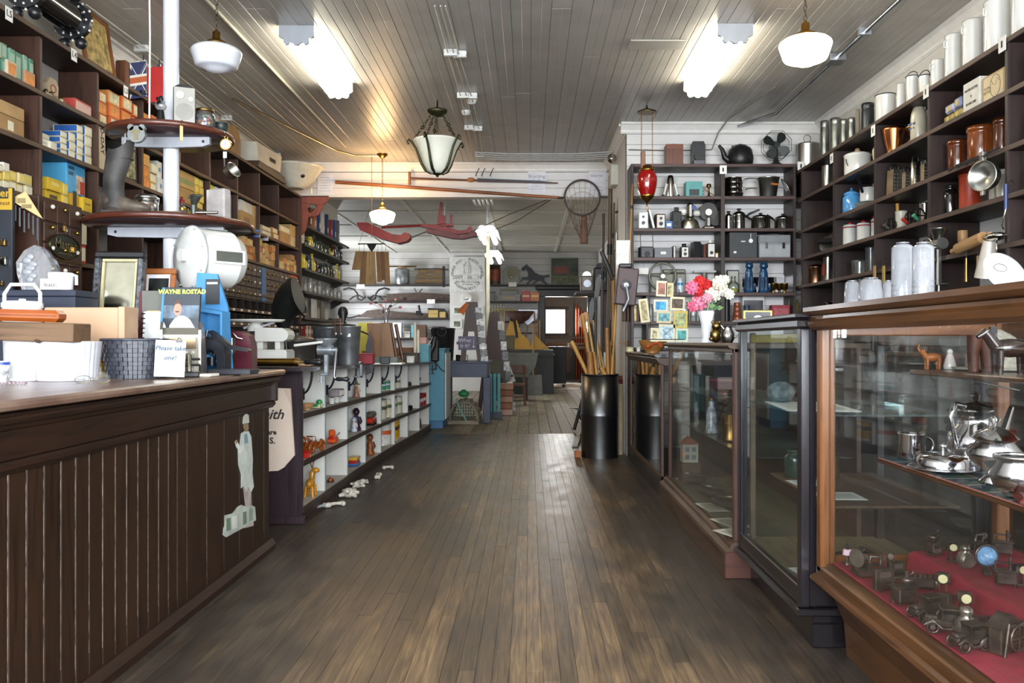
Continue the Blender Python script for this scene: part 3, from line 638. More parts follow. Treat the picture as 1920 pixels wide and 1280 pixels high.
bx(C,'added_top_glass',xa3+.03,xb3,c0+.02,c1_-.03,1.104,1.11,GL,0);bx(C,'back_panel',xb3,xb3+.02,c0,c1_,.17,1.09,LBZ,0)  # glass in the unseen top added to brighten the case inside
bx(C,'glass_shelf',1.05,xb3,c0+.05,c1_-.06,.8,.806,glass((.8,.88,.85),.8,.02,.12),0);bx(C,'glass_shelf',1.05,xb3,c0+.05,c1_-.06,.56,.566,glass((.8,.88,.85),.8,.02,.12),0)
D=root('display_case','lowest dark glass display case, beside the black drum','display case',(1.3,6.9,0))
d0,d1,xa4,xb4=5.9,7.72,.942,1.5
pry(D,'top',[(.9,1.012),(.895,1.02),(.9,1.03),(1.55,1.03),(1.55,1.0),(.93,1.0)],d0,d1+.04,DBY)
pry(D,'cornice',[(.945,.95),(.905,.995),(.905,1.004),(1.5,1.004),(1.5,.95)],d0,d1+.04,LB)
for y in (d0,d1-.03):bx(D,'post',xa4,xa4+.022,y,y+.03,.12,.96,LBZ)
bx(D,'bottom_rail',xa4,xa4+.025,d0,d1,.12,.16,LB);bx(D,'base',xa4+.01,xb4,d0,d1,0,.12,DBY);bx(D,'floor',xa4+.02,xb4,d0,d1,.12,.13,LB,0)
bx(D,'glass_pane',xa4+.008,xa4+.012,d0+.03,d1-.03,.16,.955,glass((.75,.78,.76),1.6,.015,.03),0);bx(D,'back_panel',xb4,xb4+.02,d0,d1,.12,1.0,LBZ,0)
bx(D,'glass_shelf',1.02,xb4,d0+.05,d1-.05,.52,.526,GLC,0)
# ======== SMALL THING BUILDERS
PF={
 'can': [(.97,0),(1,.02),(1,.05),(.97,.07),(.97,.92),(1,.94),(1,.98),(.96,1),(.9,.975),(0,.97)],
 'tub': [(.86,0),(.9,.02),(.97,.9),(1.0,.93),(1.03,.96),(1.02,1),(.95,.99),(.93,.9),(.8,.06),(0,.05)],
 'crock': [(.84,0),(.88,.03),(.93,.5),(.94,.82),(.92,.86),(1,.88),(1.02,.93),(1,1),(.9,.99),(.86,.8),(.8,.1),(0,.08)],
 'jar': [(.92,0),(1,.05),(1,.68),(.95,.76),(.72,.84),(.7,.93),(.76,.94),(.76,1),(0,1)],
 'bottle': [(.9,0),(1,.04),(1,.5),(.9,.58),(.5,.68),(.36,.76),(.33,.92),(.42,.93),(.42,1),(0,1)],
 'jug': [(.92,0),(1,.04),(1,.55),(.92,.68),(.7,.8),(.35,.88),(.25,.91),(.25,.97),(.32,.98),(.3,1),(0,1)],
 'bowl': [(.42,0),(.45,.06),(.4,.08),(.7,.3),(.9,.65),(.98,.95),(1,1),(.95,.98),(.85,.65),(.6,.3),(0,.15)],
 'pot': [(.93,0),(.98,.04),(1,.12),(1,.92),(1.04,.95),(1.04,1),(.98,1),(.95,.9),(.95,.1),(0,.06)],
 'lidpot': [(.93,0),(.98,.04),(1,.12),(1,.72),(1.05,.74),(1.05,.78),(.95,.83),(.6,.89),(.14,.91),(.1,.93),(.16,.97),(.12,1),(0,1)],
 'canister': [(.96,0),(1,.03),(1,.8),(1.03,.81),(1.03,.9),(.8,.95),(.2,.97),(.2,1),(0,1)],
 'vase': [(.5,0),(.55,.03),(.5,.1),(.7,.3),(1,.55),(.95,.7),(.55,.82),(.5,.9),(.7,1),(.6,.99),(.4,.88),(0,.5)],
 'spit': [(.66,0),(.7,.05),(.62,.12),(.6,.2),(.78,.5),(.96,.9),(1,1),(.94,1),(.7,.6),(0,.5)],
 'plate': [(.5,0),(.55,.2),(.8,.5),(1,.9),(1,1),(.8,.75),(.5,.45),(0,.4)],
 'lid': [(1,0),(1,.15),(.95,.2),(.7,.45),(.3,.55),(.12,.6),(.12,.7),(.2,.85),(.15,1),(0,1)],
 'cup': [(.7,0),(.72,.02),(1,.96),(1.04,.98),(1.03,1),(.95,.99),(.68,.04),(0,.03)],
}
def prof(k,w,h):return [(r*w/2,z*h) for r,z in (PF[k] if isinstance(k,str) else k)]
def V(name,k,x,y,z,w,h,m,label,cat,group=None,n=20,sy=1,parts=(),rz=0,rot=None,flute=None):
    mb=La(prof(k,w,h),n,(0,0,0),1,sy,flute=flute)
    if not parts:return one(name,mb,m,label,cat,(x,y,z),rot or (0,0,rz),group)
    r=root(name,label,cat,(x,y,z),rz,group,rot);ob('body',mb,m,r)
    for pn,q,pm in parts:ob(pn,q,pm,r)
    return r
def arc(c,rad,a0,a1,n=10,plane='xz',ky=1):
    o=[]
    for k in range(n+1):
        a=math.radians(a0+(a1-a0)*k/n);p,q=rad*cos(a),rad*ky*sin(a)
        o.append({'xz': (c[0]+p,c[1],c[2]+q),'xy': (c[0]+p,c[1]+q,c[2]),'yz': (c[0],c[1]+p,c[2]+q)}[plane])
    return o
def ring(rad,z,r=.004,n=20,c=(0,0)):return Tu([(c[0]+rad*cos(2*PI*k/n),c[1]+rad*sin(2*PI*k/n),z) for k in range(n)],r,5,True)
def bail(w,z,drop=.0,up=.08,r=.003,ang=90):return Tu([(w/2*cos(t),-cos(math.radians(ang))*up*sin(t),z+sin(math.radians(ang))*up*sin(t)) for t in [PI*k/12 for k in range(13)]],r,5)
def carton(name,x0,x1,y0,y1,z,h,m,label,cat='box',group=None,face=None,fdir='+x',fm=None,lid=0,rz=0):
    cx,cy=(x0+x1)/2,(y0+y1)/2;w,d=abs(x1-x0)/2,abs(y1-y0)/2
    mb=Bx(-w,w,-d,d,0,h,.002)
    if lid:mb.box(-w-.001,w+.001,-d-.001,d+.001,h*(1-lid),h+.0005,.002)
    if not face and not fm:return one(name,mb,m,label,cat,(cx,cy,z),(0,0,rz),group)
    r=root(name,label,cat,(cx,cy,z),rz,group);ob('carton',mb,m,r)
    if fm:
        fw,fh,oz=face or (.7,.6,.5);e=.0012
        if fdir=='+x': q=Bx(w,w+e,-d*fw,d*fw,h*(oz-fh/2),h*(oz+fh/2))
        elif fdir=='-x': q=Bx(-w-e,-w,-d*fw,d*fw,h*(oz-fh/2),h*(oz+fh/2))
        else:q=Bx(-w*fw,w*fw,-d-e,-d,h*(oz-fh/2),h*(oz+fh/2))
        ob('label',q,fm,r)
    return r
def rs(px0,px1,z,yt,X=2.64):
    pc=(px0+px1)/2;Y=YX(pc,X);return X,Y,z+.001,(px1-px0)*Y/F,H+(CY-yt)*Y/F-z-.001
ENAM=pnt('dddcd6',.18,var=.03,sc=6,coat=.5);ENAMG=pnt('8d8f8a',.35,.3,.2);ZINC=metal('8f918c',.38,.25,9);ALUM=metal('b9b8b2',.3,.15,8)
STEEL=metal('d2d0cb',.14,.05);IRON=pnt('1c1b1d',.4,.2);BLK=pnt('17171a',.35,var=.1);TINM=metal('a9a7a0',.28,.2,9);COPPER=metal('b8794e',.25,.2,8);BRASSY=metal('a5834a',.28,.25,10)
BROWNG=pnt('5b2a10',.12,var=.3,sc=5,coat=.8);STONE=pnt('bdb6a2',.3,var=.08,coat=.4);BLACKG=pnt('171310',.12,coat=.7)
NAVY=pnt('1d2733')
zt=2.721
for i,(a,b_,yt,lab) in enumerate(((1896,1946,-30,'largest white enamel canister, cut off by the photo edge, top right shelf'),(1844,1894,3,'second largest white enamel canister on the top right shelf'),(1804,1843,39,'tall white enamel canister between larger and smaller canisters, top right shelf'),(1771,1803,66,'narrow white enamel canister right of the smallest canister'),(1745,1770,113,'smallest white enamel canister of the row of five on the top right shelf'))):
    x,y,z,w,h=rs(a,b_,zt,yt,2.7);V('enamel_canister',[(.97,0),(1,.02),(1,.93),(1.03,.95),(1.03,.98),(1,1),(.95,.985),(0,.98)],x,y,z,w*.9,h,ENAM,lab,'canister',parts=(('handle',Tu([(-w*.45,-.02,h*.88),(-w*.45-.02,-.02,h*.86),(-w*.45-.02,-.02,h*.76),(-w*.45,-.02,h*.74)],.005,5),ENAM),))
for a,b_,yt,lab in ((1722,1743,141,'small white enamel pail with a wire bail beside the smallest canister'),(1698,1721,142,'white enamel pail with a raised wire handle on the top right shelf')):
    x,y,z,w,h=rs(a,b_,zt,yt,2.68);V('enamel_pail','tub',x,y,z,w*.92,h,ENAM,lab,'pail',parts=(('bail',bail(w*.95,h*.93,up=.05,ang=50),IRON),('rim',ring(w*.48,h*.97,.003),NAVY)))
x,y,z,w,h=rs(1681,1697,zt,157,2.68);V('mug',[(.95,0),(1,.04),(1,.97),(.95,1),(.9,.9),(0,.85)],x,y,z,w*.95,h,ENAM,'plain white mug left of the white pails, top right shelf','mug',parts=(('handle',Tu(arc((w*.48,0,h*.5),h*.25,-80,80,6),.006,5),ENAM),))
x,y,z,w,h=rs(1641,1679,zt,178,2.68);V('enamel_pot','pot',x,y,z,w*.92,h,ENAM,'wide white enamel pot with a dark rim on the top right shelf','pot',parts=(('rim',ring(w*.48,h*.98,.004),NAVY),))
for a,b_,yt,m,lab,nm in ((1614,1640,194,metal('4a4d50',.4),'dark grey embossed metal can beside the wide white pot','metal_can'),(1604,1613,205,pnt('8a8170',.6),'slim tan cardboard tube standing between metal cans','cardboard_tube'),(1589,1604,221,ZINC,'grey metal can left of the slim tan tube','metal_can'),(1574,1591,224,ZINC,'second grey metal can from the alcove corner stack','metal_can'),(1555,1578,222,ZINC,'wide grey metal milk can with a raised rim near the corner','metal_can'),(1537,1556,227,ZINC,'grey metal can closest to the alcove corner on the top shelf','metal_can')):
    x,y,z,w,h=rs(a,b_,zt,yt,2.66 if a<1600 else 2.7);V(nm,'can' if nm != 'metal_can' else [(.96,0),(1,.02),(1,.8),(.95,.83),(.95,.86),(1,.88),(1,.97),(.9,1),(0,1)],x,y,z,w*.88,h,m,lab,'can' if nm=='metal_can' else 'tube')
z1=2.446
def rbox(px0,px1,z,yt,m,label,cat='box',d=.2,X=XR+.03,fm=None,face=None,name='carton',par=None):
    y0,y1=YX(px1,X),YX(px0,X);pc=(px0+px1)/2;h=H+(CY-yt)*YX(px0,X)/F-z
    return carton(name,X,X+d,y0,y1,z,h,m,label,cat,None,face,'-x',fm),y0,y1,h
KR=pnt('b89a6c',.7);r2,y0,y1,h=rbox(1842,1884,z1,148,KR,'kraft box with a line drawing of a kettle',fm=pnt('d9c7a0',.7),face=(.86,.86,.5),d=.22)
dx=-.111
ob('drawing',Tu([(dx,a,b_) for a,b_ in [(-.02+.05*cos(t),h*.5+.06*sin(t)) for t in cr(16)]],.0016,4,True).tube([(dx,-.06+.02*k,h*.62+.02*sin(k*2)) for k in range(5)],.0014,4),INK,r2);text(r2,'TOTAL\nKETTLE',.022,(dx-.001,.055,h*.45),(90,0,-90),pnt('7a6a48',.7))
r2,y0,y1,h=rbox(1806,1837,z1,160,pnt('d8d6cc',.6),'white printed kettle box left of the kraft box',d=.18)
text(r2,'WATER KETTLE\n\n&\n\nBOUILLOIRE',.02,(-.092,0,h*.5),(90,0,-90),INK)
for k,(a,b_,zz,hh) in enumerate(((1768,1786,0,.055),(1786,1803,0,.06),(1770,1788,.061,.055),(1787,1801,.061,.07))):
    X=XR+.03;y0,y1=YX(b_,X),YX(a,X);r2=root('wrapped_packet',('cellophane wrapped gold packet at the bottom left of the small pile','cellophane wrapped gold packet at the bottom right of the small pile','silver blue wrapped packet on the left top of the small pile','silver blue wrapped packet on the right top of the small pile')[k],'packet',(X+.06,(y0+y1)/2,z1+zz),0,'wrapped packets beside the kettle boxes')
    ob('packet',Bx(-.06,.06,-(y1-y0)*.45,(y1-y0)*.45,0,hh,.012),pnt(('a3905a','a3905a','b0b3c8','8086a0')[k],.25,.3,.3,30),r2);ob('seal',Cy((-.062,0,hh/2),(-.058,0,hh/2),.016,n=10),pnt('c9b04e',.4),r2)
x,y,z,w,h=rs(1708,1736,z1,187,2.62);r2=V('stoneware_jug','jug',x,y,z,w,h,STONE,'cream stoneware jug with blue stamped letters and grey neck','jug',parts=(('neck',La([(.036,h*.87),(.034,h*.95),(.038,h),(.02,h)],14),pnt('6e6a60',.4)),('handle',Tu([(w*.15,0,h*.93),(w*.34,0,h*.92),(w*.4,0,h*.82),(w*.36,0,h*.74)],.011,6),STONE)))
ob('stamp',Bx(-.001,0,-.04,.03,h*.42,h*.47).box(-.001,0,-.03,.02,h*.33,h*.37).xf(RT((-w*.5,0,0),rz=15)),pnt('3c5678',.6),r2)
x,y,z,w,h=rs(1733,1741,z1,190,2.72);V('enamel_canister','can',x,y,z,.09,h*.9,ENAM,'white canister half hidden between stoneware jug and shelf divider','canister')
x,y,z,w,h=rs(1655,1697,z1,240,2.62);V('copper_spittoon','spit',x,y,z,w,h,COPPER,'flared copper spittoon left of the brass bowl','spittoon')
x,y,z,w,h=rs(1686,1716,z1,240,2.7);V('brass_spittoon',[(.6,0),(.85,.2),(.8,.4),(.4,.55),(.4,.65),(.9,.95),(1,1),(.9,1),(.3,.6),(0,.5)],x,y-.1,z,w,h*.9,BRASSY,'brass spittoon with flared lip beside the stoneware jug','spittoon')
x,y,z,w,h=rs(1584,1631,z1,281,2.63);V('chamber_pail','lidpot',x,y,z,w,h,ENAM,'white enamel lidded pail with a wire handle, under the top shelf','pail',parts=(('bail',Tu(arc((0,-w*.2,h*.6),w*.52,180,330,12,'xz'),.004,5),IRON),('knob',Ba((0,0,h*.97),.022,10,6),pnt('a98a68',.4))))
x,y,z,w,h=rs(1630,1644,z1,268,2.7);V('cream_pitcher','vase',x,y-.08,z,w*1.3,h,pnt('d8cfae',.3,coat=.3),'small cream pitcher behind the lidded enamel pail','pitcher')
x,y,z,w,h=rs(1540,1563,z1,309,2.66);V('tin_canister','can',x,y,z,w*.9,h,ALUM,'plain tin canister right of the large steel stockpot','canister')
z2=2.151
for a,b_,yt,X,m,lab in ((1776,1815,264,2.64,BROWNG,'dark brown glazed crock, leftmost of three crocks'),(1813,1866,238,2.66,pnt('7d3f17',.12,var=.25,sc=5,coat=.8),'large amber brown glazed crock, middle of three'),(1862,1897,222,2.7,BROWNG,'dark brown glazed crock beside the shelf divider')):
    x,y,z,w,h=rs(a,b_,z2,yt,X);V('glazed_crock','crock',x,y,z,w*.95,h,m,lab,'crock',None,26)
def grater(px0,px1,yt,X,kind,lab):
    x,y,z,w,h=rs(px0,px1,z2,yt,X);r2=root('metal_grater',lab,'grater',(x,y,z),12,'graters on the right wall')
    if kind:ob('sides',Pr([(-w*.42,0),(w*.42,0),(w*.33,h*.82),(-w*.33,h*.82)],'y',-w*.35,w*.35),TINM,r2)
    else:ob('sides',La([(w*.45,0),(w*.42,h*.8),(w*.3,h*.83),(0,h*.83)],14),TINM,r2)
    q=MB()
    for i in range(6):
        for j in range(3):q.ball((-w*.24+j*w*.24,-w*.355,h*(.12+.11*i)),.006,5,3)
    ob('teeth',q,pnt('777',.4) if 0 else pnt('777777',.4,.8),r2);ob('handle',Tu([(-w*.3,0,h*.8),(-w*.3,0,h*.97),(0,0,h),(w*.3,0,h*.97),(w*.3,0,h*.8)],.007,6),IRON,r2)
grater(1664,1691,308,2.62,1,'box grater with a wire handle, leftmost of the graters');grater(1692,1706,314,2.64,1,'small narrow grater between the box grater and tall grater')
grater(1706,1727,292,2.64,0,'tall rounded tin grater with a handle, third of the graters');grater(1727,1741,297,2.66,1,'narrow tin grater beside the shelf divider');grater(1741,1752,304,2.74,0,'rearmost tin grater half hidden by the divider')
x,y,z,w,h=rs(1579,1614,z2,352,2.63);V('blue_enamel_canister',[(.95,0),(1,.04),(1,.62),(.8,.68),(.78,.72),(.88,.73),(.88,.78),(.5,.86),(.1,.9),(.16,.96),(.1,1),(0,1)],x,y,z,w*.92,h,pnt('4a8fc4',.2,var=.08,coat=.5),'bright blue enamel canister with a lid','canister',parts=(('handle',Tu([(w*.44,0,h*.6),(w*.6,0,h*.58),(w*.6,0,h*.3),(w*.45,0,h*.25)],.007,6),pnt('4a8fc4',.2,coat=.5)),))
x,y,z,w,h=rs(1604,1636,z2,372,2.7);V('dark_basin','bowl',x,y,z,w*1.1,.08,ENAMG,'grey basin under the white saucepan','basin')
x,y,_,w,h=rs(1613,1641,z2,350,2.7);V('white_saucepan','pot',x,y,z2+.082,w,.11,ENAM,'white saucepan with a long black handle stacked on a grey basin','saucepan',parts=(('handle',Tu([(-w*.45,-.03,.07),(-w*.7,-.06,.12),(-w*1.0,-.1,.2)],[.011,.013,.015],6),BLK),))
z3=1.896
x,y,z,w,h=rs(1767,1797,z3,348,2.64);V('black_jar','jar',x,y,z,w*.95,h,BLACKG,'glossy black round jar left of the red tin','jar')
x,y,z,w,h=rs(1797,1842,z3,322,2.66);r2=V('red_tin','can',x,y,z,w*.9,h,pnt('a5391f',.4,.1,.25,9),'worn red printed tin behind the hanging cake pan','tin',parts=(('lid',La([(w*.46,h*.86),(w*.47,h*.87),(w*.47,h),(.0,h+.003)],20),pnt('b04a2a',.4,.2,.2)),))
for k,(a,b_,yt,lab) in enumerate(((1856,1874,300,'tall white jar behind the hanging cake pan'),(1870,1890,318,'white stoneware jar with a dark lid beside the shelf divider'))):
    x,y,z,w,h=rs(a,b_,z3,yt,2.72-.04*k);V('white_jar','jar',x,y,z,w*1.1,h,pnt('c9c7ba',.25,coat=.4),lab,'jar')
r2=root('cake_pan','round tin cake pan hanging from the wire rack by the divider','pan',(XR-.06,YX(1843,XR-.06),ZZ(330,YX(1843,XR-.06))),0,None,(0,0,0));wr=46*YX(1843,XR-.06)/F*.5+.012
o=ob('pan',La([(0,-.05),(wr*.9,-.05),(wr*.98,-.035),(wr,0),(wr*1.07,.006),(wr*1.06,.012),(wr*.96,.01),(wr*.9,-.03),(0,-.04)],28).xf(RT(ry=-90,rz=28)),ALUM,r2);ob('handle',Bx(-.012,.012,-.02,.02,wr*.95,wr+.055,.005),ALUM,r2);ob('clip',Bx(-.01,.01,-.014,.014,-wr-.03,-wr*.98,.004),ALUM,r2)
r2=root('wire_rack','black wire hook rack fixed to the shelf divider above the cake pan','rack',(XR-.02,4.42,2.12))
q=MB()
for k in range(5):q.tube([(0,.15*0+.0+.09*k,.03),(-.05,.09*k,.0),(-.07,.09*k,-.02),(-.06,.09*k,.005)],.003,5)
ob('wires',q.tube([(0,-.03,.03),(0,.42,.03)],.005,5).tube([(-.05,-.03,0),(-.05,.42,0)],.004,5),IRON,r2)
def beater(px0,px1,X,z,lab,knob='b9883c'):
    x,y,z,w,h=rs(px0,px1,z,400,X);r2=root('egg_beater',lab,'egg beater',(x,y,z),R.uniform(-20,20),'egg beaters on the right wall')
    ob('gear',Tu([(.04*cos(t),0,.06+.045*sin(t)) for t in cr(14)],.006,5,True).tube([(-.035,0,.06),(.035,0,.06)],.005,4).tube([(0,0,.02),(0,0,.1)],.005,4),IRON,r2)
    ob('whisk',Tu([(.05,.02,.02),(.1,.045,.015),(.15,.02,.015),(.1,0,.02),(.05,.02,.02)],.004,4).tube([(.05,.02,.02),(.1,.02,.045),(.15,.02,.015)],.004,4),STEEL,r2)
    ob('handle',Cy((-.02,0,.03),(-.06,0,.06),.011,.014,8),pnt(knob,.4),r2)
beater(1662,1680,2.6,z3,'egg beater with grey wheel at the left end of the gadget shelf','4d4b48');beater(1695,1716,2.6,z3,'egg beater with a black wheel in the middle of the gadget shelf','a9322a');beater(1716,1735,2.6,z3,'egg beater with a green knob near the shelf divider','3f8f6a')
x,y,z,w,h=rs(1679,1700,z3,396,2.68);V('enamel_pitcher','tub',x,y,z,w,h,pnt('d8d3c0',.3),'cream pot behind the egg beaters with a yellow handled tool','pot',parts=(('tool',Cy((-w*.3,0,h*.6),(-w*.34,0,h*1.35),.012,.014,8),pnt('b5852f',.4)),))
x,y,z,w,h=rs(1727,1742,z3,380,2.7);V('tin_shaker','can',x,y,z,w,h,STEEL,'shiny tin shaker behind the green knobbed beater','shaker')
for a,b_,yt,lab in ((1580,1607,419,'white enamel canister with red trim, left of two'),(1606,1632,416,'white enamel canister with red lid knob, right of two'),(1633,1646,408,'white canister with red rim half hidden by the divider')):
    x,y,z,w,h=rs(a,b_,z3,yt,2.64 if a<1630 else 2.7);V('white_canister','canister',x,y,z,w*.92,h,ENAM,lab,'canister',parts=(('trim',ring(w*.475,h*.82,.005),pnt('a3202a',.3)),('knob',Ba((0,0,h*.99),.018,8,6),pnt('a3202a',.3))))
z4=1.641
x,y,z,w,h=rs(1722,1749,z4,428,2.6);one('dark_canister',Cy((0,-.1,.045),(0,.1,.045),.045,n=18).cyl((0,-.104,.045),(0,-.1,.045),.041,n=18),pnt('4c4e52',.4,.4),'dark grey round canister lying on its side by the divider','canister',(2.56,y,z4+.001))
x,y,z,w,h=rs(1768,1796,z4,428,2.56)
r2=root('meat_grinder','steel hand meat grinder with round crank wheel on the right shelf','grinder',(XR-.03,y,z4-.03))
ob('hopper',La([(.02,.12),(.03,.13),(.05,.19),(.055,.195),(.045,.19),(.02,.14)],14),ALUM,r2);ob('body',Cy((0,-.05,.1),(0,.06,.1),.035,n=14).box(-.014,.014,-.012,.012,-.14,.08,.006),ALUM,r2);ob('clamp',Bx(-.012,.05,-.014,.014,-.15,-.13,.004).cyl((-.0,0,-.2),(0,0,-.14),.006).tube(ring(.014,-.21,.003,10).v[::5] or [(0,0,0)],.003,4),ALUM,r2);ob('wheel',Tu([(-.03,.09+.085*cos(t),.06+.085*sin(t)) for t in cr(22)],.006,5,True).tube([(-.03,.01,.06),(-.03,.17,.06)],.004,5),ALUM,r2)
WD=wood('b08a5e','8f6a40','z',.5,.06);WDX=wood('b08a5e','8f6a40','y',.5,.06)
x,y,z,w,h=rs(1794,1816,z4,432,2.6);V('wooden_masher',[(.7,0),(.9,.05),(.9,.45),(.75,.5),(1,.55),(1,.97),(.9,1),(0,1)],x,y,z,w*.8,h,WD,'upright turned wooden masher beside the rolling pin','masher')
Yr=YX(1828,2.5);r2=root('rolling_pin','wooden rolling pin hung across the front of the right shelf','rolling pin',(XR-.045,Yr,ZZ(456,Yr)),0,None,(-7,0,0));L=.13
ob('roller',Cy((0,-L,0),(0,L,0),.033,n=16),WDX,r2);[ob('grip',Cy((0,s*(L+.004),0),(0,s*(L+.07),0),.012,.016,8),WDX,r2) for s in (-1,1)];ob('hook',Tu([(0,0,.034),(.02,0,.055),(.04,0,.05)],.003,4),IRON,r2)
x,y,z,w,h=rs(1835,1860,z4,420,2.72);carton('wooden_box',2.66,2.8,y-.1,y+.1,z4,.1,wood('7a5230','5a3a20','y'),'open brown wooden box behind the rolling pin')
x,y,z,w,h=rs(1858,1886,z4,432,2.7);V('tin_scoop','bowl',x,y,z,w,.1,ENAM,'white basin at the back behind the hanging ladle','basin')
for px,yt,yb,m,lab,kind in ((1812,465,528,BRASSY,'long brass handled utensil hanging left of wooden spoon','h'),(1834,462,520,WD,'wooden handled utensil hanging beside the white scoop','h'),(1886,345,450,STEEL,'blue handled chrome ladle hanging on the divider','l'),(1851,452,520,pnt('b7b0a4',.4),'long white tapered horn scoop with a wire handle hanging at the right','s')):
    X=XR-.05;Y=YX(px,X);zt_,zb_=ZZ(yt,Y),ZZ(yb,Y);L=zt_-zb_;r2=root('hanging_utensil',lab,'utensil',(X,Y,zb_))
    if kind=='h': ob('shaft',Cy((0,0,0),(0,0,L*.7),.012,.008,8),m,r2);ob('hook',Tu([(0,0,L*.7),(0,0,L),(.03,0,L+.01),(.05,0,L)],.003,4),IRON,r2)
    elif kind=='l': ob('handle',Tu([(0,0,L),(0,0,L*.55)],.01,6),pnt('2d3c6a',.3),r2);ob('stem',Tu([(0,0,L*.56),(-.015,.01,L*.25),(.0,.02,.06)],.005,5),STEEL,r2);ob('bowl',Ba((0,.09,.03),(.05,.075,.022),12,6),STEEL,r2);ob('hook',Tu([(0,0,L),(.03,0,L+.02),(.05,0,L)],.003,4),IRON,r2)
    else:ob('scoop',Cy((0,.02,0),(0,-.02,L),.055,.03,14),m,r2);ob('handle',Tu([(0,-.02,L*.98),(0,-.09,L),(0,-.09,L*.6),(0,-.05,L*.5)],.005,5),STEEL,r2);ob('hook',Tu([(0,-.02,L),(.03,-.02,L+.02),(.055,-.02,L)],.003,4),IRON,r2)
for a,b_,yt,k,lab in ((1597,1627,487,'bowl','cut glass bowl on the lowest visible right shelf'),(1623,1643,463,'cup','tall glass vase right of the cut glass bowl'),(1655,1672,470,'bowl','small glass dish in the bay behind the plastic cups')):
    x,y,z,w,h=rs(a,b_,1.381 if 0 else 1.381,yt,2.64);h=ZZ(yt,y)-1.381;zz=1.381
    if h>.2:zz=ZZ(yt,y)-.17;h=.17
    V('glass_'+('bowl' if k=='bowl' else 'vase'),k,x,y,1.381,w,ZZ(yt,y)-1.381,glass((.86,.88,.85),1.4,.03,.12),lab,'glassware')
for px,m,lab in ((1640,WD,'pale wooden handled spatula hanging below the glassware'),(1657,pnt('a58f4a',.4),'brass coloured spatula hanging beside the pale wooden one')):
    Y=YX(px,XR-.03);r2=root('spatula',lab,'spatula',(XR-.03,Y,ZZ(532,Y)));L=ZZ(498,Y)-ZZ(532,Y);ob('handle',Bx(-.005,.005,-.02,.02,0,L,.004),m,r2);ob('hook',Tu([(0,0,L),(.0,0,L+.03),(.035,0,L+.035)],.003,4),IRON,r2)
x,y,z,w,h=rs(1507,1543,z1,317,2.62)
r2=root('frying_pan','round steel lid and pan leaning on its edge in the corner bay','pan',(2.62,7.2,z3+.1),0,None,(0,-62,25));ob('disc',La([(0,-.03),(.07,-.025),(.1,-.01),(.11,.0),(.1,.004),(.07,-.01),(0,-.015)],24),ALUM,r2);ob('handle',Bx(-.02,.02,-.02,.12,.0,.03,.008),BLK,r2)
x,y,z,w,h=rs(1507,1552,z4,450,2.66);h=min(h,.21);r2=V('copper_pot','pot',x,y,z,w*.85,h*.8,metal('b98a6a',.2),'pale copper pot with a dark portrait print in the corner bay','pot',parts=(('print',Ba((-w*.42,-.02,h*.38),(.01,.03,.045),8,6),IRON),('lid',La([(w*.44,h*.8),(w*.3,h*.9),(.015,h*.93),(.02,h),(0,h)],18),metal('b98a6a',.2))))
x,y,z,w,h=rs(1543,1562,z4,458,2.66);V('tin_cup','can',x,y,z,w*.9,h*.8,TINM,'tin cup with a red label right of the copper pot','cup',parts=(('label',Bx(-w*.47,-w*.4,-.03,.03,h*.2,h*.5),pnt('a3442f')),))
r2=root('steel_bowl','dark shiny mixing bowl tilted on its side at the corner','bowl',(2.66,7.1,1.381+.057));ob('bowl',La([(.04,-.055),(.08,-.045),(.11,-.015),(.125,.02),(.13,.022),(.12,.015),(.1,-.015),(.04,-.045)],26),metal('5c5c5a',.12),r2)
x,y,z,w,h=rs(1902,1926,2.446,192,2.6);V('glass_milk_bottle','bottle',2.6,4.17,2.446,.11,.24,glass((.9,.92,.9),1.5,.02,.1),'glass milk bottle in the nearest bay at the picture edge','bottle')
for k,(zz,lab,m) in enumerate(((2.151,'green glass jar at the right picture edge',pnt('2f5a3c',.1,coat=.6)),(1.896,'dark tin at the right picture edge below the green jar',IRON),(1.641,'white bone shaped handle standing at the right picture edge',pnt('d4d0c3',.4)))):
    V('jar' if k<2 else 'door_handle_finial','jar',2.6,4.18,zz,.09,.14,m,lab,'jar' if k<2 else 'handle')
# ======== ALCOVE SHELF THINGS
YI=7.9
def ap(px0,px1,z,yt,Y=YI):return XX((px0+px1)/2,Y),Y,z+.001,(px1-px0)*Y/F,ZZ(yt,Y)-z-.001
def abox(name,px0,px1,z,yt,m,label,cat,d=.1,fm=None,face=None,Y=YI,par=()):
    x,y,z,w,h=ap(px0,px1,z,yt,Y);return carton(name,x-w/2,x+w/2,y-d/2,y+d/2,z,h,m,label,cat,None,face,'-y',fm),x,y,z,w,h
LEATH=wood('6b3a26','4a2416','z',.45,.03,4)
ZA0,ZA1,ZA2,ZA3,ZA4,ZA5=2.791,2.488,2.186,1.911,1.581,1.311
r2,x,y,z,w,h=abox('leather_case',1247,1279,ZA0,273,LEATH,'upright brown leather camera case on the alcove top shelf','case',.12,fm=pnt('7a452e',.45),face=(.98,.22,.9))
ob('strap',Tu(arc((0,0,h*.97),w*.4,0,180,8,'xz',.25),.008,5),LEATH,r2)
x,y,z,w,h=ap(1295,1323,ZA0,265);r2=root('wall_telephone','small black metal box with worn patches beside the leather case','telephone',(x,y,z))
ob('back_plate',Pr([(-w*.48,0),(w*.48,0),(w*.48,h*.85),(w*.36,h),(-w*.36,h),(-w*.48,h*.85)],'y',-.01,.03),pnt('1a1a1d',.4,var=.9,sc=18),r2);ob('drum',Cy((0,-.05,h*.35),(0,-.01,h*.35),w*.3,n=14),BLK,r2);ob('base',Bx(-w*.4,w*.4,-.06,-.01,0,h*.22,.006),pnt('55555a',.4,.4),r2)
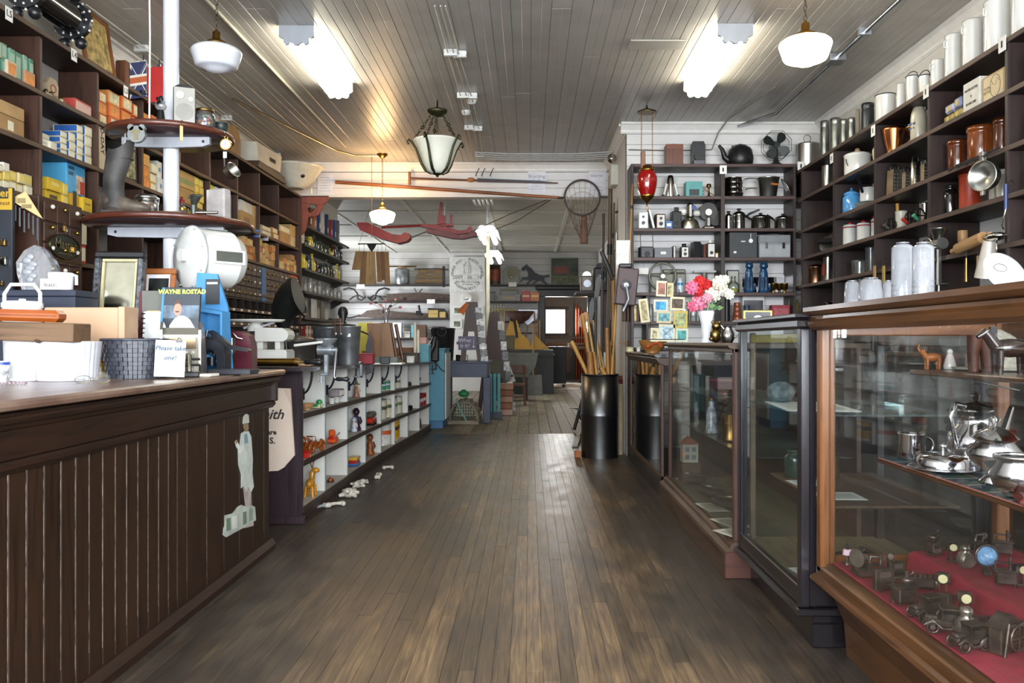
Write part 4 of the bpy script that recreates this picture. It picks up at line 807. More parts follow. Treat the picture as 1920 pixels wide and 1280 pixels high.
x,y,z,w,h=ap(1352,1412,ZA0,270);kw=w*.78;r2=root('iron_kettle','black cast iron kettle with a long curved spout','kettle',(x+.03,y,z))
ob('body',La([(kw*.42,0),(kw*.5,h*.12),(kw*.52,h*.35),(kw*.46,h*.72),(kw*.36,h*.84),(kw*.3,h*.86)],24),IRON,r2);ob('lid',La([(kw*.34,h*.85),(kw*.25,h*.93),(.015,h*.95),(.012,h),(0,h)],18),IRON,r2);ob('spout',Tu([(-kw*.42,0,h*.25),(-kw*.62,0,h*.4),(-kw*.72,0,h*.75),(-kw*.86,0,h*.95)],[.035,.028,.02,.014],8),IRON,r2)
ob('handle',Tu([(-kw*.33,0,h*.84),(-kw*.3,.04,h*.95),(kw*.3,.04,h*.95),(kw*.4,0,h*.84)],.006,5),IRON,r2)
x,y,z,w,h=ap(1425,1482,ZA0,246);r2=root('desk_fan','black four blade desk fan with an octagonal wire guard','fan',(x,y-.02,z));cz=h-w*.5;blk=pnt('1d2522',.4,var=.1)
ob('base',La([(.075,0),(.07,.01),(.035,.03),(.022,.07),(.02,cz-.03)],18),blk,r2);ob('motor',Cy((0,0,cz),(0,.1,cz),.045,.04,14),blk,r2);ob('hub',Cy((0,-.035,cz),(0,0,cz),.026,n=12),blk,r2)
for k in range(4):
    q=MB();ps=[]
    for rr,wd in ((.02,.012),(.05,.028),(.085,.046),(.115,.044),(.135,.02)):ps.append((rr,wd))
    out=[(a,b_) for a,b_ in ps]+[(a,-b_) for a,b_ in ps[::-1]]
    q.prism(out,'y',-.02,-.014).xf(RT((0,0,cz),0,-(k*90+62),0) @ Matrix.Rotation(math.radians(18),4,'X'));ob('blade',q,blk,r2)
gw=w*.49;ob('guard',Tu([(gw*cos(2*PI*k/8+PI/8),-.05,cz+gw*sin(2*PI*k/8+PI/8)) for k in range(8)],.003,4,True).tube([(gw*cos(2*PI*k/8+PI/8),.02,cz+gw*sin(2*PI*k/8+PI/8)) for k in range(8)],.003,4,True),blk,r2)
x,y,z,w,h=ap(1491,1536,ZA0,266);z=2.722;h+=.07;r2=V('aluminium_pot','pot',x,y,z,w*.93,h*.92,ALUM,'dull aluminium pot with a ring lid beside the fan','pot',parts=(('lid',La([(w*.47,h*.9),(w*.3,h*.96),(0,h*.97)],20),ALUM),('lid_ring',Tu([(.035*cos(t),0,h*.97+.04+.035*sin(t)) for t in cr(12)],.003,4,True),IRON)))
x,y,z,w,h=ap(1243,1271,ZA1,328);r2=root('chrome_coffee_maker','chrome cone shaped appliance with white side arms','appliance',(x,y,z))
ob('body',La([(w*.35,0),(w*.36,h*.1),(w*.22,h*.85),(w*.16,h*.97),(0,h)],18),STEEL,r2)
for s in (-1,1):ob('leg',Tu([(s*w*.5,-.02,0),(s*w*.28,-.02,h*.6)],.012,6),ENAM,r2);ob('foot',Ba((s*w*.5,-.02,.018),.017,8,5),BLK,r2)
r2,x,y,z,w,h=abox('teal_dispenser',1284,1315,ZA1,342,pnt('4f9a98',.4),'teal metal slide viewer on the second alcove shelf','viewer',.12,fm=pnt('23302f'),face=(.6,.4,.3))
x,y,z,w,h=ap(1318,1340,ZA1,345);r2=root('brass_figure','small tarnished brass stand with curled arms beside the teal viewer','stand',(x,y,z));ob('base',La([(.035,0),(.03,.015),(.01,.03),(.01,h*.7),(.025,h*.85),(.02,h),(0,h)],10),OLDBRASS,r2);ob('arm',Tu([(0,0,h*.4),(-.04,0,h*.6),(-.07,0,h*.35),(-.05,0,h*.25)],.005,5).tube([(0,0,h*.4),(.03,0,h*.3),(.05,0,.02)],.005,5),OLDBRASS,r2)
x,_,z,w,h=ap(1358,1393,ZA1,334)
for k in range(4):
    hh=h/4;zz=z+k*hh;r2=root('saucepan',('bottom saucepan in the stack of four on the second alcove shelf','second saucepan from the bottom of the nested stack of four','third saucepan from the bottom of the nested stack of four','topmost saucepan of the nested stack of four')[k],'saucepan',(x,YI,zz),0,'nested saucepans');ww=w*(1-.02*k)
    ob('pan',La([(ww*.46,0),(ww*.49,hh*.1),(ww*.49,hh*.8),(ww*.52,hh*.85),(ww*.52,hh*.98),(ww*.45,hh*.98),(0,hh*.9)],22),STEEL,r2)
    if k in (1,3):ob('handle',Tu([(ww*.45,-.02,hh*.6),(ww*.8,-.06,hh*.75),(ww*1.15,-.09,hh*.6)],.007,5),STEEL,r2)
x,y,z,w,h=ap(1419,1461,ZA1,334);V('steel_pail',[(.68,0),(.72,.03),(.97,.93),(1.02,.95),(1.02,1),(.95,.99),(.7,.1),(0,.08)],x,y,z,w,h,ALUM,'small silver pail with a wooden bail grip','pail',parts=(('bail',bail(w,h*.92,up=.1,ang=160),IRON),('grip',Cy((.0,-.098,h*.62),(.07,-.088,h*.6),.012,n=8),pnt('a3662d'))))
r2=root('pot_lid','large round pot lid leaning beside the steel stockpot','lid',(XX(1475,YI),YI,ZA1+.1),0,None,(0,62,-12));ob('lid',La([(0,.02),(.07,.012),(.1,0),(.105,-.006),(.07,.004),(0,.012)],26),ALUM,r2)
x,y,z,w,h=ap(1494,1543,ZA1,318,7.7);x+=.045;r2=V('stockpot','pot',x,7.88,z,w*.92,min(h,.2),STEEL,'large shiny steel stockpot with a pink sticker in the corner','stockpot',n=30,parts=(('sticker',Bx(-.02,.05,-w*.52,-w*.5,h*.45,h*.6),pnt('c78c86',.6)),))
def camera(px0,px1,z,yt,m,fm,label,d=.09,lenses=1,Y=YI-.04,flash=None):
    x,y,z,w,h=ap(px0,px1,z,yt,Y);r2=root('box_camera',label,'camera',(x,y,z),R.uniform(-8,8))
    ob('body',Bx(-w/2,w/2,-d/2,d/2,0,h,.006),m,r2);ob('face',Bx(-w*.4,w*.4,-d/2-.003,-d/2,h*.06,h*.92,.001),fm,r2)
    for k in range(lenses):ob('lens',Cy((0,-d/2-.014,h*(.33+.36*k)),(0,-d/2-.003,h*(.33+.36*k)),w*.2/(1+.4*k),n=14),BLK,r2)
    if flash:ob('flash',La([(.02,h),(.022,h+.03),(0,h+.032)],10),flash,r2)
    return r2
LG=pnt('d9d7d2',.35);MG=pnt('54555a',.4,.2);BR=pnt('4a2c20')
camera(1197,1215,ZA2,398,LG,pnt('c9cbd0',.25,.5),'white twin lens box camera at the left end of its shelf',lenses=2)
r2=root('grey_book','grey hardback leaning beside the white twin lens camera','book',(XX(1224,YI),YI,ZA2+.005),0,None,(0,-14,0));ob('cover',Bx(-.012,.012,-.08,.08,0,.185,.003),pnt('6d7177'),r2);ob('pages',Bx(-.009,.009,-.082,-.079,.004,.181),PAPER,r2)
camera(1228,1246,ZA2,402,BR,LG,'brown box camera with a pale front beside the grey book',lenses=2)
abox('film_box',1247,1260,ZA2,415,pnt('3f6fa8'),'small blue film box between two box cameras','box',.06,Y=YI-.06,fm=PAPER,face=(.6,.4,.5))
r2=camera(1258,1276,ZA2,397,BLK,pnt('2c2c30',.4),'tall dark folding camera with an upright black panel',lenses=1);ob('panel',Bx(-.012,.03,.0,.02,.1,.21),BLK,r2)
r2=root('instruction_card','folded white instruction card in front of the dark folding camera','card',(XX(1268,7.83),7.83,ZA2),8);ob('leaf',Bx(-.05,.05,-.0,.002,0,.05).xf(RT(rx=-25)),PAPER,r2)
x,y,z,w,h=ap(1274,1312,ZA2,381);r2=root('projector','silver projector with a domed base and white wings','projector',(x,y,z))
ob('base',La([(w*.48,0),(w*.5,h*.08),(w*.42,h*.3),(w*.2,h*.48),(0,h*.5)],20,sy=.6),metal('a8a496',.3),r2);ob('column',Bx(-w*.16,w*.16,-.05,.05,h*.4,h,.02),metal('8f8c82',.3),r2);ob('wing',Bx(-w*.6,-w*.16,-.03,.03,h*.55,h*.8,.015),LG,r2);ob('wing',Bx(w*.16,w*.55,-.03,.03,h*.52,h*.72,.015),LG,r2);ob('knob',Cy((.03,-.06,h*.8),(.03,-.05,h*.8),.024,n=12),pnt('2f3f86',.3),r2)
x,y,z,w,h=ap(1314,1344,ZA2,380);r2=root('film_projector','old black film projector with round reel housings','projector',(x,y,z));ob('base',Bx(-w*.4,w*.3,-.06,.06,0,h*.12,.01),metal('77736a',.35),r2)
ob('reel_housing',Cy((-.01,-.03,h*.66),(-.01,.04,h*.66),h*.33,n=18),pnt('3b3a38',.4,.5),r2);ob('lens',Cy((-.02,-.09,h*.6),(-.02,-.03,h*.6),.032,.025,14),STEEL,r2);ob('column',Bx(-w*.2,w*.06,-.05,.05,h*.1,h*.45,.008),metal('8b8a86',.3),r2);ob('reel',Cy((.06,-.02,h*.42),(.06,.02,h*.42),h*.28,n=16),pnt('2c2b2a',.4,.5),r2)
def saucepan(px0,px1,yt,label,side=1,long=.12,knob=1,z=ZA2,dbl=0):
    x,y,z,w,h=ap(px0,px1,z,yt);r2=root('lidded_saucepan',label,'saucepan',(x,y,z));hb=h*.72
    ob('pan',La([(w*.46,0),(w*.49,.01),(w*.49,hb*.95),(w*.52,hb),(w*.46,hb)],24),STEEL,r2)
    if dbl:ob('inset_pan',La([(w*.505,hb*.48),(w*.515,hb*.5),(w*.515,hb*.54),(w*.5,hb*.56)],24),STEEL,r2)
    ob('lid',La([(w*.5,hb),(w*.46,hb+.012),(w*.2,hb+.03),(0,hb+.032)],22),STEEL,r2);ob('knob',La([(.012,hb+.03),(.012,hb+.04),(.022,hb+.046),(.02,h),(0,h)],12),BLK,r2)
    if long:ob('handle',Tu([(side*w*.48,-.02,hb*.8),(side*w*.75,-.05,hb*1.0),(side*(w*.5+long),-.07,hb*1.25)],[.007,.011,.009],6),BLK if knob else STEEL,r2)
    return r2
saucepan(1374,1397,391,'tall double boiler saucepan with two black handles',dbl=1);saucepan(1360,1372,396,'narrow steel saucepan behind the shelf post',long=0)
saucepan(1408,1444,400,'steel saucepan with a long black handle in the middle of the row',-1,.1);saucepan(1452,1484,402,'steel saucepan with a black knob at the right of the row',-1,.09,0)
r2=camera(1198,1224,ZA3,463,BLK,MG,'black reflex camera hanging strap up, leftmost on the fourth alcove shelf');ob('strap',Tu([(-.06,-.05,.06),(-.07,-.06,.2),(-.05,-.06,.23)],.004,4).tube([(.06,-.05,.06),(.05,-.06,.2),(.045,-.06,.23)],.004,4),BLK,r2)
r2,x,y,z,w,h=abox('grey_case',1226,1259,ZA3,465,MG,'flat grey metal case camera with a pale emblem','camera',.08,fm=LG,face=(.3,.25,.5))
abox('black_album',1260,1266,ZA3,462,BLK,'thin black upright album between the grey case and the white camera','album',.1,fm=PAPER,face=(.3,.9,.5))
camera(1275,1290,ZA3,463,BLK,LG,'black camera with a white front plate and small flash',lenses=2,flash=BLK)
x,y,z,w,h=ap(1297,1325,ZA3,454);r2=root('folding_camera','large black folding bellows camera with a brown front','camera',(x,y,z),10);ob('back',Bx(-w*.5,0,-.05,.05,0,h,.006),BLK,r2);ob('bellows',Pr([(0,h*.1),(0,h*.9),(w*.2,h*.8),(w*.2,h*.2)],'y',-.04,.04),BLK,r2);ob('front',Bx(w*.2,w*.42,-.035,.035,h*.05,h*.85,.004),LEATH,r2)
camera(1324,1339,ZA3,456,BLK,LG,'upright camera with a white flash reflector beside the shelf post',lenses=1,flash=LG);abox('yellow_film_box',1340,1346,ZA3,474,pnt('c8962c'),'tiny yellow film box beside the shelf post','box',.04,fm=PAPER)
r2,x,y,z,w,h=abox('typewriter_case',1363,1414,ZA3,438,pnt('34373a',.55),'dark charcoal typewriter case with a hanging paper tag','case',.2,fm=pnt('2a2c2f'),face=(1,.02,.52));ob('latch',Bx(-.09,-.065,-.103,-.1,.04,.06),LG,r2);ob('maker_plate',Bx(-.02,.02,-.103,-.1,h*.62,h*.66),LG,r2);ob('tag',Cy((.07,-.108,h*.66),(.07,-.105,h*.66),.02,n=12).box(.068,.072,-.106,-.103,h*.7,h*.95),PAPER,r2)
r2,x,y,z,w,h=abox('typewriter_case',1418,1476,ZA3,443,pnt('85888b',.4),'pale grey carrying case with a black handle','case',.2,fm=pnt('9a9da0',.35),face=(.96,.5,.3));ob('lid',Bx(-w/2-.004,w/2+.004,-.104,.104,h*.62,h+.002,.01),pnt('7a7d80',.4),r2);ob('handle',Tu([(-.07,-.02,h),(-.06,-.02,h+.018),(.06,-.02,h+.018),(.07,-.02,h)],.01,6),BLK,r2);[ob('latch',Bx(s*.08-.012,s*.08+.012,-.112,-.104,h*.4,h*.66),STEEL,r2) for s in (-1,1)]
def wheel(px,py,rad,Y,m,spokes=5):
    q=Tu([(rad*cos(t),0,rad*sin(t)) for t in cr(28)],rad*.1,7,True);s_=[Tu([(0,0,0),(rad*.95*cos(2*PI*k/spokes+.5),0,rad*.95*sin(2*PI*k/spokes+.5))],rad*.06,5) for k in range(spokes)]
    return q,s_
x,y,z,w,h=ap(1216,1290,ZA4,492);OL=pnt('6f6e62',.45,.2,.1);r2=root('hand_crank_mill','olive grey machine with a large five spoke flywheel','machine',(x,y+.03,z));ob('body',Bx(-.17,.17,-.03,.1,0,.19,.01),OL,r2);ob('top',Bx(-.05,.17,-.02,.08,.19,.23,.01),OL,r2)
q,sp=wheel(0,0,.125,0,OL);M=RT((-.065,-.1,.155));ob('rim',q.xf(M),OL,r2);[ob('spoke',s_.xf(M),OL,r2) for s_ in sp];ob('hub',Cy((-.065,-.125,.155),(-.065,-.03,.155),.022,n=12),LG,r2)
r2=root('paper_slip','white slip standing beside the flywheel','paper',(XX(1207,7.87),7.87,ZA4+.18));ob('slip',Bx(-.045,.045,0,.003,0,.06),PAPER,r2);ob('string',Tu([(0,.002,.06),(.0,.0,.12)],.002,4),BLK,r2)
x,y,z,w,h=ap(1269,1281,ZA4,522,7.8);V('label_jar','jar',x,y,z,w,h,pnt('c5d4de',.3),'small white and blue jar in front of the olive machine','jar',parts=(('band',La([(w*.51,h*.5),(w*.51,h*.7)],14),pnt('3d7fb0',.4)),))
x,y,z,w,h=ap(1276,1312,ZA4,493,8.0);r2=root('balance_scale','grey enamel balance with a flat white pan behind the flowers','scale',(x+.13,7.97,z));ob('pedestal',La([(.07,0),(.06,.05),(.03,.1),(.03,.2)],12),OL,r2);ob('pan',Bx(-.11,.11,-.05,.05,.2,.22,.008),LG,r2);ob('bowl',La([(.03,.0),(.06,.03),(.05,.09),(0,.1)],12,(-.17,0,0)),STEEL,r2)
r2,x,y,z,w,h=abox('picture_jar',1363,1385,ZA4,506,BLK,'small black framed panel behind a glass jar','picture',.02,fm=pnt('b7b7a9'),face=(.85,.9,.5),Y=8.02)
x,y,z,w,h=ap(1364,1386,ZA4,518,7.88);V('glass_jar','bottle',x,y,z,w,h,glass((.85,.88,.82),1.4,.03,.12),'clear glass jar with yellow liquid left of the blue cats','jar',parts=(('liquid',La([(w*.42,.005),(w*.42,h*.3),(0,h*.3)],14),pnt('b5b43a',.2)),))
BC=pnt('1d4468',.1,var=.35,sc=12,coat=.9)
for k,(a,b_) in enumerate(((1393,1416),(1419,1444))):
    x,y,z,w,h=ap(a,b_,ZA4,491,7.84);r2=root('cat_figurine',('blue glazed ceramic cat statue, left one of the pair','blue glazed ceramic cat statue, right one of the pair')[k],'figurine',(x,y,z),0,'pair of blue ceramic cats')
    q=La([(w*.36,0),(w*.42,h*.06),(w*.4,h*.16),(w*.36,h*.32),(w*.34,h*.5),(w*.31,h*.66),(w*.25,h*.75),(w*.2,h*.8)],16,sy=.8);q.ball((0,-.01,h*.86),(w*.33,w*.29,h*.115),14,8)
    for s in (-1,1):q.cyl((s*w*.19,-.01,h*.93),(s*w*.24,-.01,h*1.03),w*.1,.002,6);q.tube([(s*w*.12,-w*.28,h*.5),(s*w*.12,-w*.36,h*.05)],[w*.09,w*.08],6)
    ob('body',q,BC,r2);ob('tail',Tu([(w*.35,.02,.015),(w*.52,0,h*.1),(w*.46,0,h*.3)],w*.07,6),BC,r2);[ob('eye',Ba((s*w*.12,-w*.27,h*.87),w*.05,6,4),pnt('b9c0b0',.2),r2) for s in (-1,1)]
for k,(px,lab) in enumerate(((1450,'left brass goblet of three'),(1461,'middle brass goblet of three'),(1471,'right brass goblet of three'))):
    x,y,z,w,h=ap(px-7,px+7,ZA4,531,7.84+.06*(k % 2));V('brass_goblet',[(.7,0),(.75,.05),(.3,.15),(.3,.25),(.8,.4),(.95,.95),(1,1),(.9,1),(.6,.5),(0,.45)],x,y,z,w,h,BRASSY,lab+' beside the blue cats','goblet','brass goblets')
r2,x,y,z,w,h=abox('wide_mirror',1388,1472,ZA4,516,LG,'wide pale framed mirror panel behind the blue cats','mirror',.016,fm=metal('c9c4c6',.08),face=(.92,.8,.5),Y=8.06)
r2=root('tall_board','white rounded board leaning at the alcove corner','board',(XX(1500,8.03),8.03,ZA4),0);ob('board',Pr([(-.08,0),(.03,0),(.05,.2),(.03,.22),(-.02,.21),(-.06,.1)],'y',0,.015),LG,r2)
bx0=1163
for k,(w_,c) in enumerate(((7,'4a2b1c'),(6,'3f2518'),(7,'5b3520'),(8,'d0c08a'),(7,'4a2a1a'),(7,'38241a'))):
    Y=7.86;x0=XX(bx0,Y);x1=XX(bx0+w_-.5,Y);bx0+=w_
    if x0<XA0+.02:x0+=.02;x1+=.015
    r2=root('old_book',('dark brown book at the left end of the low alcove row','brown book, second in the low alcove row','reddish brown book left of the cream one','cream spined book among the brown ones','brown book right of the cream one','dark brown book at the right end of the low row')[k],'book',((x0+x1)/2,Y,ZA5),0,'old books in the low alcove cubby');hh=R.uniform(.15,.175);ww=(x1-x0)/2
    ob('cover',Bx(-ww,ww,-.06,.06,0,hh,.004),pnt(c,.6,var=.3,sc=20),r2);ob('pages',Bx(-ww*.7,ww*.7,-.055,.055,hh,hh+.002),PAPER,r2)
for k,(px,w_,yt,m,lab,kind) in enumerate(((1284,16,566,None,'clear glass jar left of two more behind the flowers','jar'),(1300,13,572,None,'clear glass jar second from the left behind the flowers','jar'),(1316,12,576,None,'small clear glass jar beside the white vase','jar'),(1219,13,570,None,'tall clear jar left of the greeting card rack','jar'),(1362,14,556,IRON,'dark metal cylinder behind the bouquet','can'),(1400,12,572,pnt('39485c',.3),'blue grey tin behind the gold frame','can'))):
    x,y,z,w,h=ap(px-w_/2,px+w_/2,ZA5,yt,7.9);V('glass_jar' if m is None else 'metal_tin',kind,x,y,z,w,h,m or glass((.85,.88,.86),1.5,.03,.15),lab,'jar' if m is None else 'tin')
for k in range(4):
    Y=7.86;x=XX(1382,Y);V('copper_mould',[(.9,0),(1,.1),(1,.85),(.9,1),(0,1)],x,Y,ZA5+.001+.045*k,.085-.008*k,.044,pnt('8f5138',.35,.3,.2),('lowest copper mould in the small stack of four','second copper mould from the bottom of the stack','third copper mould from the bottom of the stack','topmost copper mould of the small stack')[k],'mould','stacked copper moulds')
r2,x,y,z,w,h=abox('glass_showcase',1390,1430,ZA5,556,LG,'long silver lidded tray behind the copper moulds','tray',.1,fm=metal('b9b5bb',.15),face=(.9,.7,.5),Y=8.0)
r2,x,y,z,w,h=abox('red_printed_tin',1445,1478,ZA5,572,pnt('93303a',.45,var=.25,sc=20),'red printed biscuit tin behind the gold frame','tin',.1,fm=pnt('a9555a',var=.3,sc=30),face=(.8,.6,.5));r2,x,y,z,w,h=abox('landscape_picture',1478,1497,ZA5,562,pnt('6b6a3a',.6,var=.4,sc=15),'small green arched picture beside the red biscuit tin','picture',.02,fm=pnt('8f7a3a',.6,var=.4,sc=20),face=(.8,.8,.5))
for k,(px,lab) in enumerate(((1170,'left wooden ring'),(1180,'right wooden ring'))):x,y,z=W(px,643,7.9);one('wooden_ring',Tu([(.019*cos(t),0,.022+.019*sin(t)) for t in cr(12)],.006,5,True),WD,lab+' of the pair hung below the alcove books','ring',(x,8.06,z-.022),None,'wooden rings')
q=Bx(1.0-1.8,1.45-1.8,-.23,0,1.035,1.06,.003);r=AL;ob('shelf',q,RWX,r)
# ======== THINGS ON THE OAK CASE
ZT=1.242;CLR=glass((.93,.95,1.0),1.4,.06,.42)
def cups(px0,px1,yt,X,label,taper=.86,n=26):
    Y=YX((px0+px1)/2,X);w=(px1-px0)*Y/F*.96;h=ZZ(yt,Y)-ZT
    r2=root('plastic_cup_stack',label,'cup stack',(X,Y,ZT+.001),0,'plastic cups on the oak case')
    ob('cups',La([(w*.5,0),(w*.5,h*.02),(w*.5*taper,h*.93),(w*.36,h*.97),(w*.15,h),(0,h)],48,flute=(n,.03)),CLR,r2);q=MB()
    k=0
    while .01+.016*k<min(h*.35,.1):q.tube([((w*.505)*cos(2*PI*j/24),(w*.505)*sin(2*PI*j/24),.008+.016*k) for j in range(24)],.002,4,True);k+=1
    ob('rims',q,CLR,r2);ob('base',Cy((0,0,h),(0,0,h+.003),w*.3,n=20),CLR,r2)
cups(1672,1713,457,1.19,'tall stack of clear fluted plastic cups, left of two tall stacks',.97);cups(1711,1751,457,1.17,'tall stack of clear fluted plastic cups, right of two tall stacks',.97)
cups(1583,1612,528,1.2,'short stack of clear plastic cups, leftmost');cups(1610,1655,523,1.21,'widest short stack of clear plastic cups');cups(1654,1677,528,1.28,'short stack of clear plastic cups just left of the tall stacks')
r2=root('white_plate','white plate with faint lettering standing on the oak case','plate',(1.25,YX(1880,1.25),ZT+.055),0,None,(62,0,12));ob('plate',La([(0,-.004),(.035,-.004),(.048,0),(.06,.007),(.062,.01),(.046,.004),(.03,0),(0,0)],36),pnt('b4b4b2',.3),r2);ob('print',Tu([(.02*cos(t),.02+.012*sin(t),.002) for t in cr(12)],.0008,3,True),INK,r2)
# ======== LEFT WALL THINGS
XF=XL-.03
SH=('top','first','second','third','fourth','fifth');BAY={}
NTH=('first','second','third','fourth','fifth','sixth','seventh','eighth','ninth','tenth','eleventh')
def bay(px):
    Y=YX(px,XF)
    for i in range(len(YL)-1):
        if Y<YL[i+1]:return i-1
    return 9
CT=Counter={}
def lbl(desc,k,n,px,lev):
    b_=bay(px);key=(b_,lev);s=Counter.get(key,0)
    pos='alone' if n==1 else ('bottom' if k==0 else 'topmost' if k==n-1 else ('middle' if n==3 else NTH[k]+' up'))
    return '%s, %s of %s stack, %s left shelf, %s bay' % (desc,pos,NTH[min(s,10)],SH[lev],NTH[max(b_,0)])
def stack(px0,px1,lev,cols,desc,d=.2,group=None,fm=None,hs=None,ytop=None,X=XF,face=(.8,.7,.5),rz=0,gap=.002):
    """a stack of cartons whose fronts span px0..px1 on a left shelf"""
    y0,y1=YX(px0,X),YX(px1,X);z=ZL[lev]+.001;n=len(cols)
    if hs is None:
        H_=ZZ(ytop,y0)-z;hs=[H_/n]*n
    g_=ZL[lev-1]-ZL[lev]-.034;t_=sum(hs)
    if t_>g_:hs=[q*g_/t_ for q in hs]
    for i in range(len(YL)-1):
        if YL[i]<=(y0+y1)/2<YL[i+1]:y0,y1=max(y0,YL[i]+.02),min(y1,YL[i+1]-.02)
    for k,c in enumerate(cols):
        m=c if not isinstance(c,str) else pnt(c,.65,var=.12,sc=14)
        f=fm[k % len(fm)] if fm else None
        j=R.uniform(-.002,.002);jj=R.uniform(-.012,.004)
        ds=desc if isinstance(desc,str) else desc[k]
        carton('small_carton',X-d+jj,X+jj,y0+.002+j,y1-.002+j,z,hs[k]-gap,m,lbl(ds,k,n,px0,lev),'box',group,face,'+x',f,rz=rz+R.uniform(-.8,.8));z+=hs[k]
    Counter[(bay(px0),lev)]=Counter.get((bay(px0),lev),0)+1
TAN,KRA,CRM,GRN,ORA,YEL,BLU='b08d5e','a07c4e','cfc29c','5f8a72','c8692f','d0a92c','2e5fa8'
LBW,LBO,LBY,LBG=pnt('ddd6bb',.6),pnt('d98a45',.6,var=.2,sc=25),pnt('dcc66a',.6),pnt('9cb59c',.6)
for a,b_,cols,yt in ((-8,3,['5f8a72','b9a886'],75),(4,15,['54806a','6b9680'],78),(17,28,['6b9680'],88),(31,42,['5f8a72'],95),(45,53,['7ba08a'],101),(55,63,['54806a'],108)):stack(a,b_,1,cols,'green hardware box',.12,'green boxes',[LBG],ytop=yt)
for a,b_,c,X in ((13,31,'c4b79a',XL-.012),(49,68,'b98a6c',XL-.012)):stack(a,b_,1,[c],'small pictured box',.018,None,[LBO],hs=[.085],X=X)
stack(-5,48,2,[KRA,TAN],('wide flat tan box','flat tan box lid'),.18,None,[LBW,None],hs=[.1,.07],face=(.2,.5,.5))
for i,(a,b_,cols,yt) in enumerate(((-6,4,[CRM,YEL,TAN],305),(5,18,['cfc29c','c9b458','d7d3cf'],302),(20,32,[CRM,'c7a94a'],318),(34,47,['d2b955','cbb98f'],322),(50,66,[CRM,'c9be94'],325))):stack(a,b_,3,cols,'cream yellow box',.15,'cream and yellow parts boxes',[LBW,LBY],ytop=yt)
stack(6,24,4,[KRA,TAN],'plain brown box',.12,ytop=435);stack(28,70,4,['b7894f',TAN],'tan box',.14,ytop=438)
stack(10,60,5,[TAN,'a8834f','b7925e',KRA],'long tan box',.15,hs=[.06]*4)
Y=YX(106,XF);r2=root('tobacco_pouch','beige printed pouch standing on the first left shelf','pouch',(XF-.02,Y,ZL[1]));ob('pouch',Pr([(-.05,0),(.05,0),(.056,.1),(.03,.135),(-.03,.135),(-.055,.1)],'x',-.03,0),pnt('b3a083',.7),r2);ob('print',Tu([(.001,.026*cos(t),.075+.022*sin(t)) for t in cr(14)],.004,4,True),pnt('93503c',.7),r2)
for k,(px,c) in enumerate(((86,'6d6a63'),(96,'58544d'),(114,'8f8468'))):Y=YX(px,XL-.03);r2=root('door_lock',('small steel lock plate, nearest of three on the first left shelf','small dark lock beside the beige pouch','brass edged latch lying before the beige pouch')[k],'lock',(XL-.04,Y,ZL[1]+.001),R.uniform(-20,20));ob('plate',Bx(-.03,.03,-.035,.035,0,.02,.003),metal(c,.4),r2);ob('knob',Ba((.01,0,.028),.014,8,5),OLDBRASS,r2)
stack(141,174,1,['b3453c'],'long red box',.2,None,[pnt('cfa79a',.6)],hs=[.085],face=(.9,.8,.45))
stack(79,93,2,['cfc9b4','d7d2c0','c5bfa8'],'thin white folded box',.12,None,None,hs=[.03,.025,.03]);stack(94,107,2,['d5cfb9'],'low white box',.1,None,None,hs=[.05],X=XL-.012)
BLE=pnt(BLU,.5)
def blues(px0,px1,n,yt):
    y0,y1=YX(px0,XF),YX(px1,XF);z=ZL[2]+.001;hh=(ZZ(yt,y0)-z)/n
    for k in range(n):
        r2=root('plumbing_carton',lbl('white box, blue end',k,n,px0,2),'box',(XF,(y0+y1)/2+R.uniform(-.004,.004),z+k*hh),R.uniform(-2,2),'white and blue boxes');d=(y1-y0)/2-.003
        ob('carton',Bx(-.15,0,-d,d,0,hh-.002,.003),pnt('d5cdae',.6),r2);ob('blue_end',Bx(-.14,-.002,-d-.0015,-d,.004,hh-.006),BLE,r2);ob('label',Bx(0,.001,-d*.7,d*.7,hh*.2,hh*.75),pnt('e0dac2',.6),r2)
    Counter[(bay(px0),2)]=Counter.get((bay(px0),2),0)+1
blues(113,126,4,243);blues(129,142,3,246);blues(144,156,5,232);blues(159,173,4,234)
stack(88,117,3,[YEL,'d3b032'],'yellow box, dark print',.16,'yellow boxes',[pnt('4a4420',.6),LBY],ytop=330,face=(.5,.3,.55));stack(118,128,3,['c9ad40','cdb95a'],'narrow yellow box',.14,None,[LBY],ytop=342)
y0,y1=YX(131,XF),YX(166,XF);r2=root('glove_box','large light blue printed box above yellow boxes','box',(XF-.02,(y0+y1)/2,ZL[3]+.1),0);d=(y1-y0)/2;ob('carton',Bx(-.2,0,-d,d,0,.21,.004),pnt('4fa3cf'),r2);ob('picture',Bx(0,.001,-.0,d*.85,.01,.12),pnt('d3b9a0',var=.4,sc=30),r2);ob('red_patch',Bx(0,.0015,d*.4,d*.9,.01,.09),pnt('b23a22'),r2);ob('print',Bx(0,.0012,-d*.8,-d*.2,.145,.165).box(0,.0012,-d*.8,-d*.3,.11,.13),pnt('23506f'),r2)
stack(133,150,3,['d0a030'],'yellow box, black stripe',.16,None,[pnt('3a341c',.6)],hs=[.098],face=(.4,.95,.7));stack(156,173,3,['d9b52a'],'bright yellow box',.05,None,[pnt('8f7a2a',.6)],ytop=368,face=(.6,.12,.55),X=XL-.01)
Y0,Y1=4.2,4.61;XC=XL+.1;r2=root('lock_drawer_chest','brown chest of small knobbed drawers with an oval metal plaque','drawer chest',(-2.582,(Y0+Y1)/2,1.29));hh=ZZ(365,Y0)-1.29;d=(Y1-Y0)/2;CH=wood('4a3024','33201a','z',.45,.05,5)
ob('carcass',Bx(-.13,.09,-d,d,-1.289,hh,.004),CH,r2)
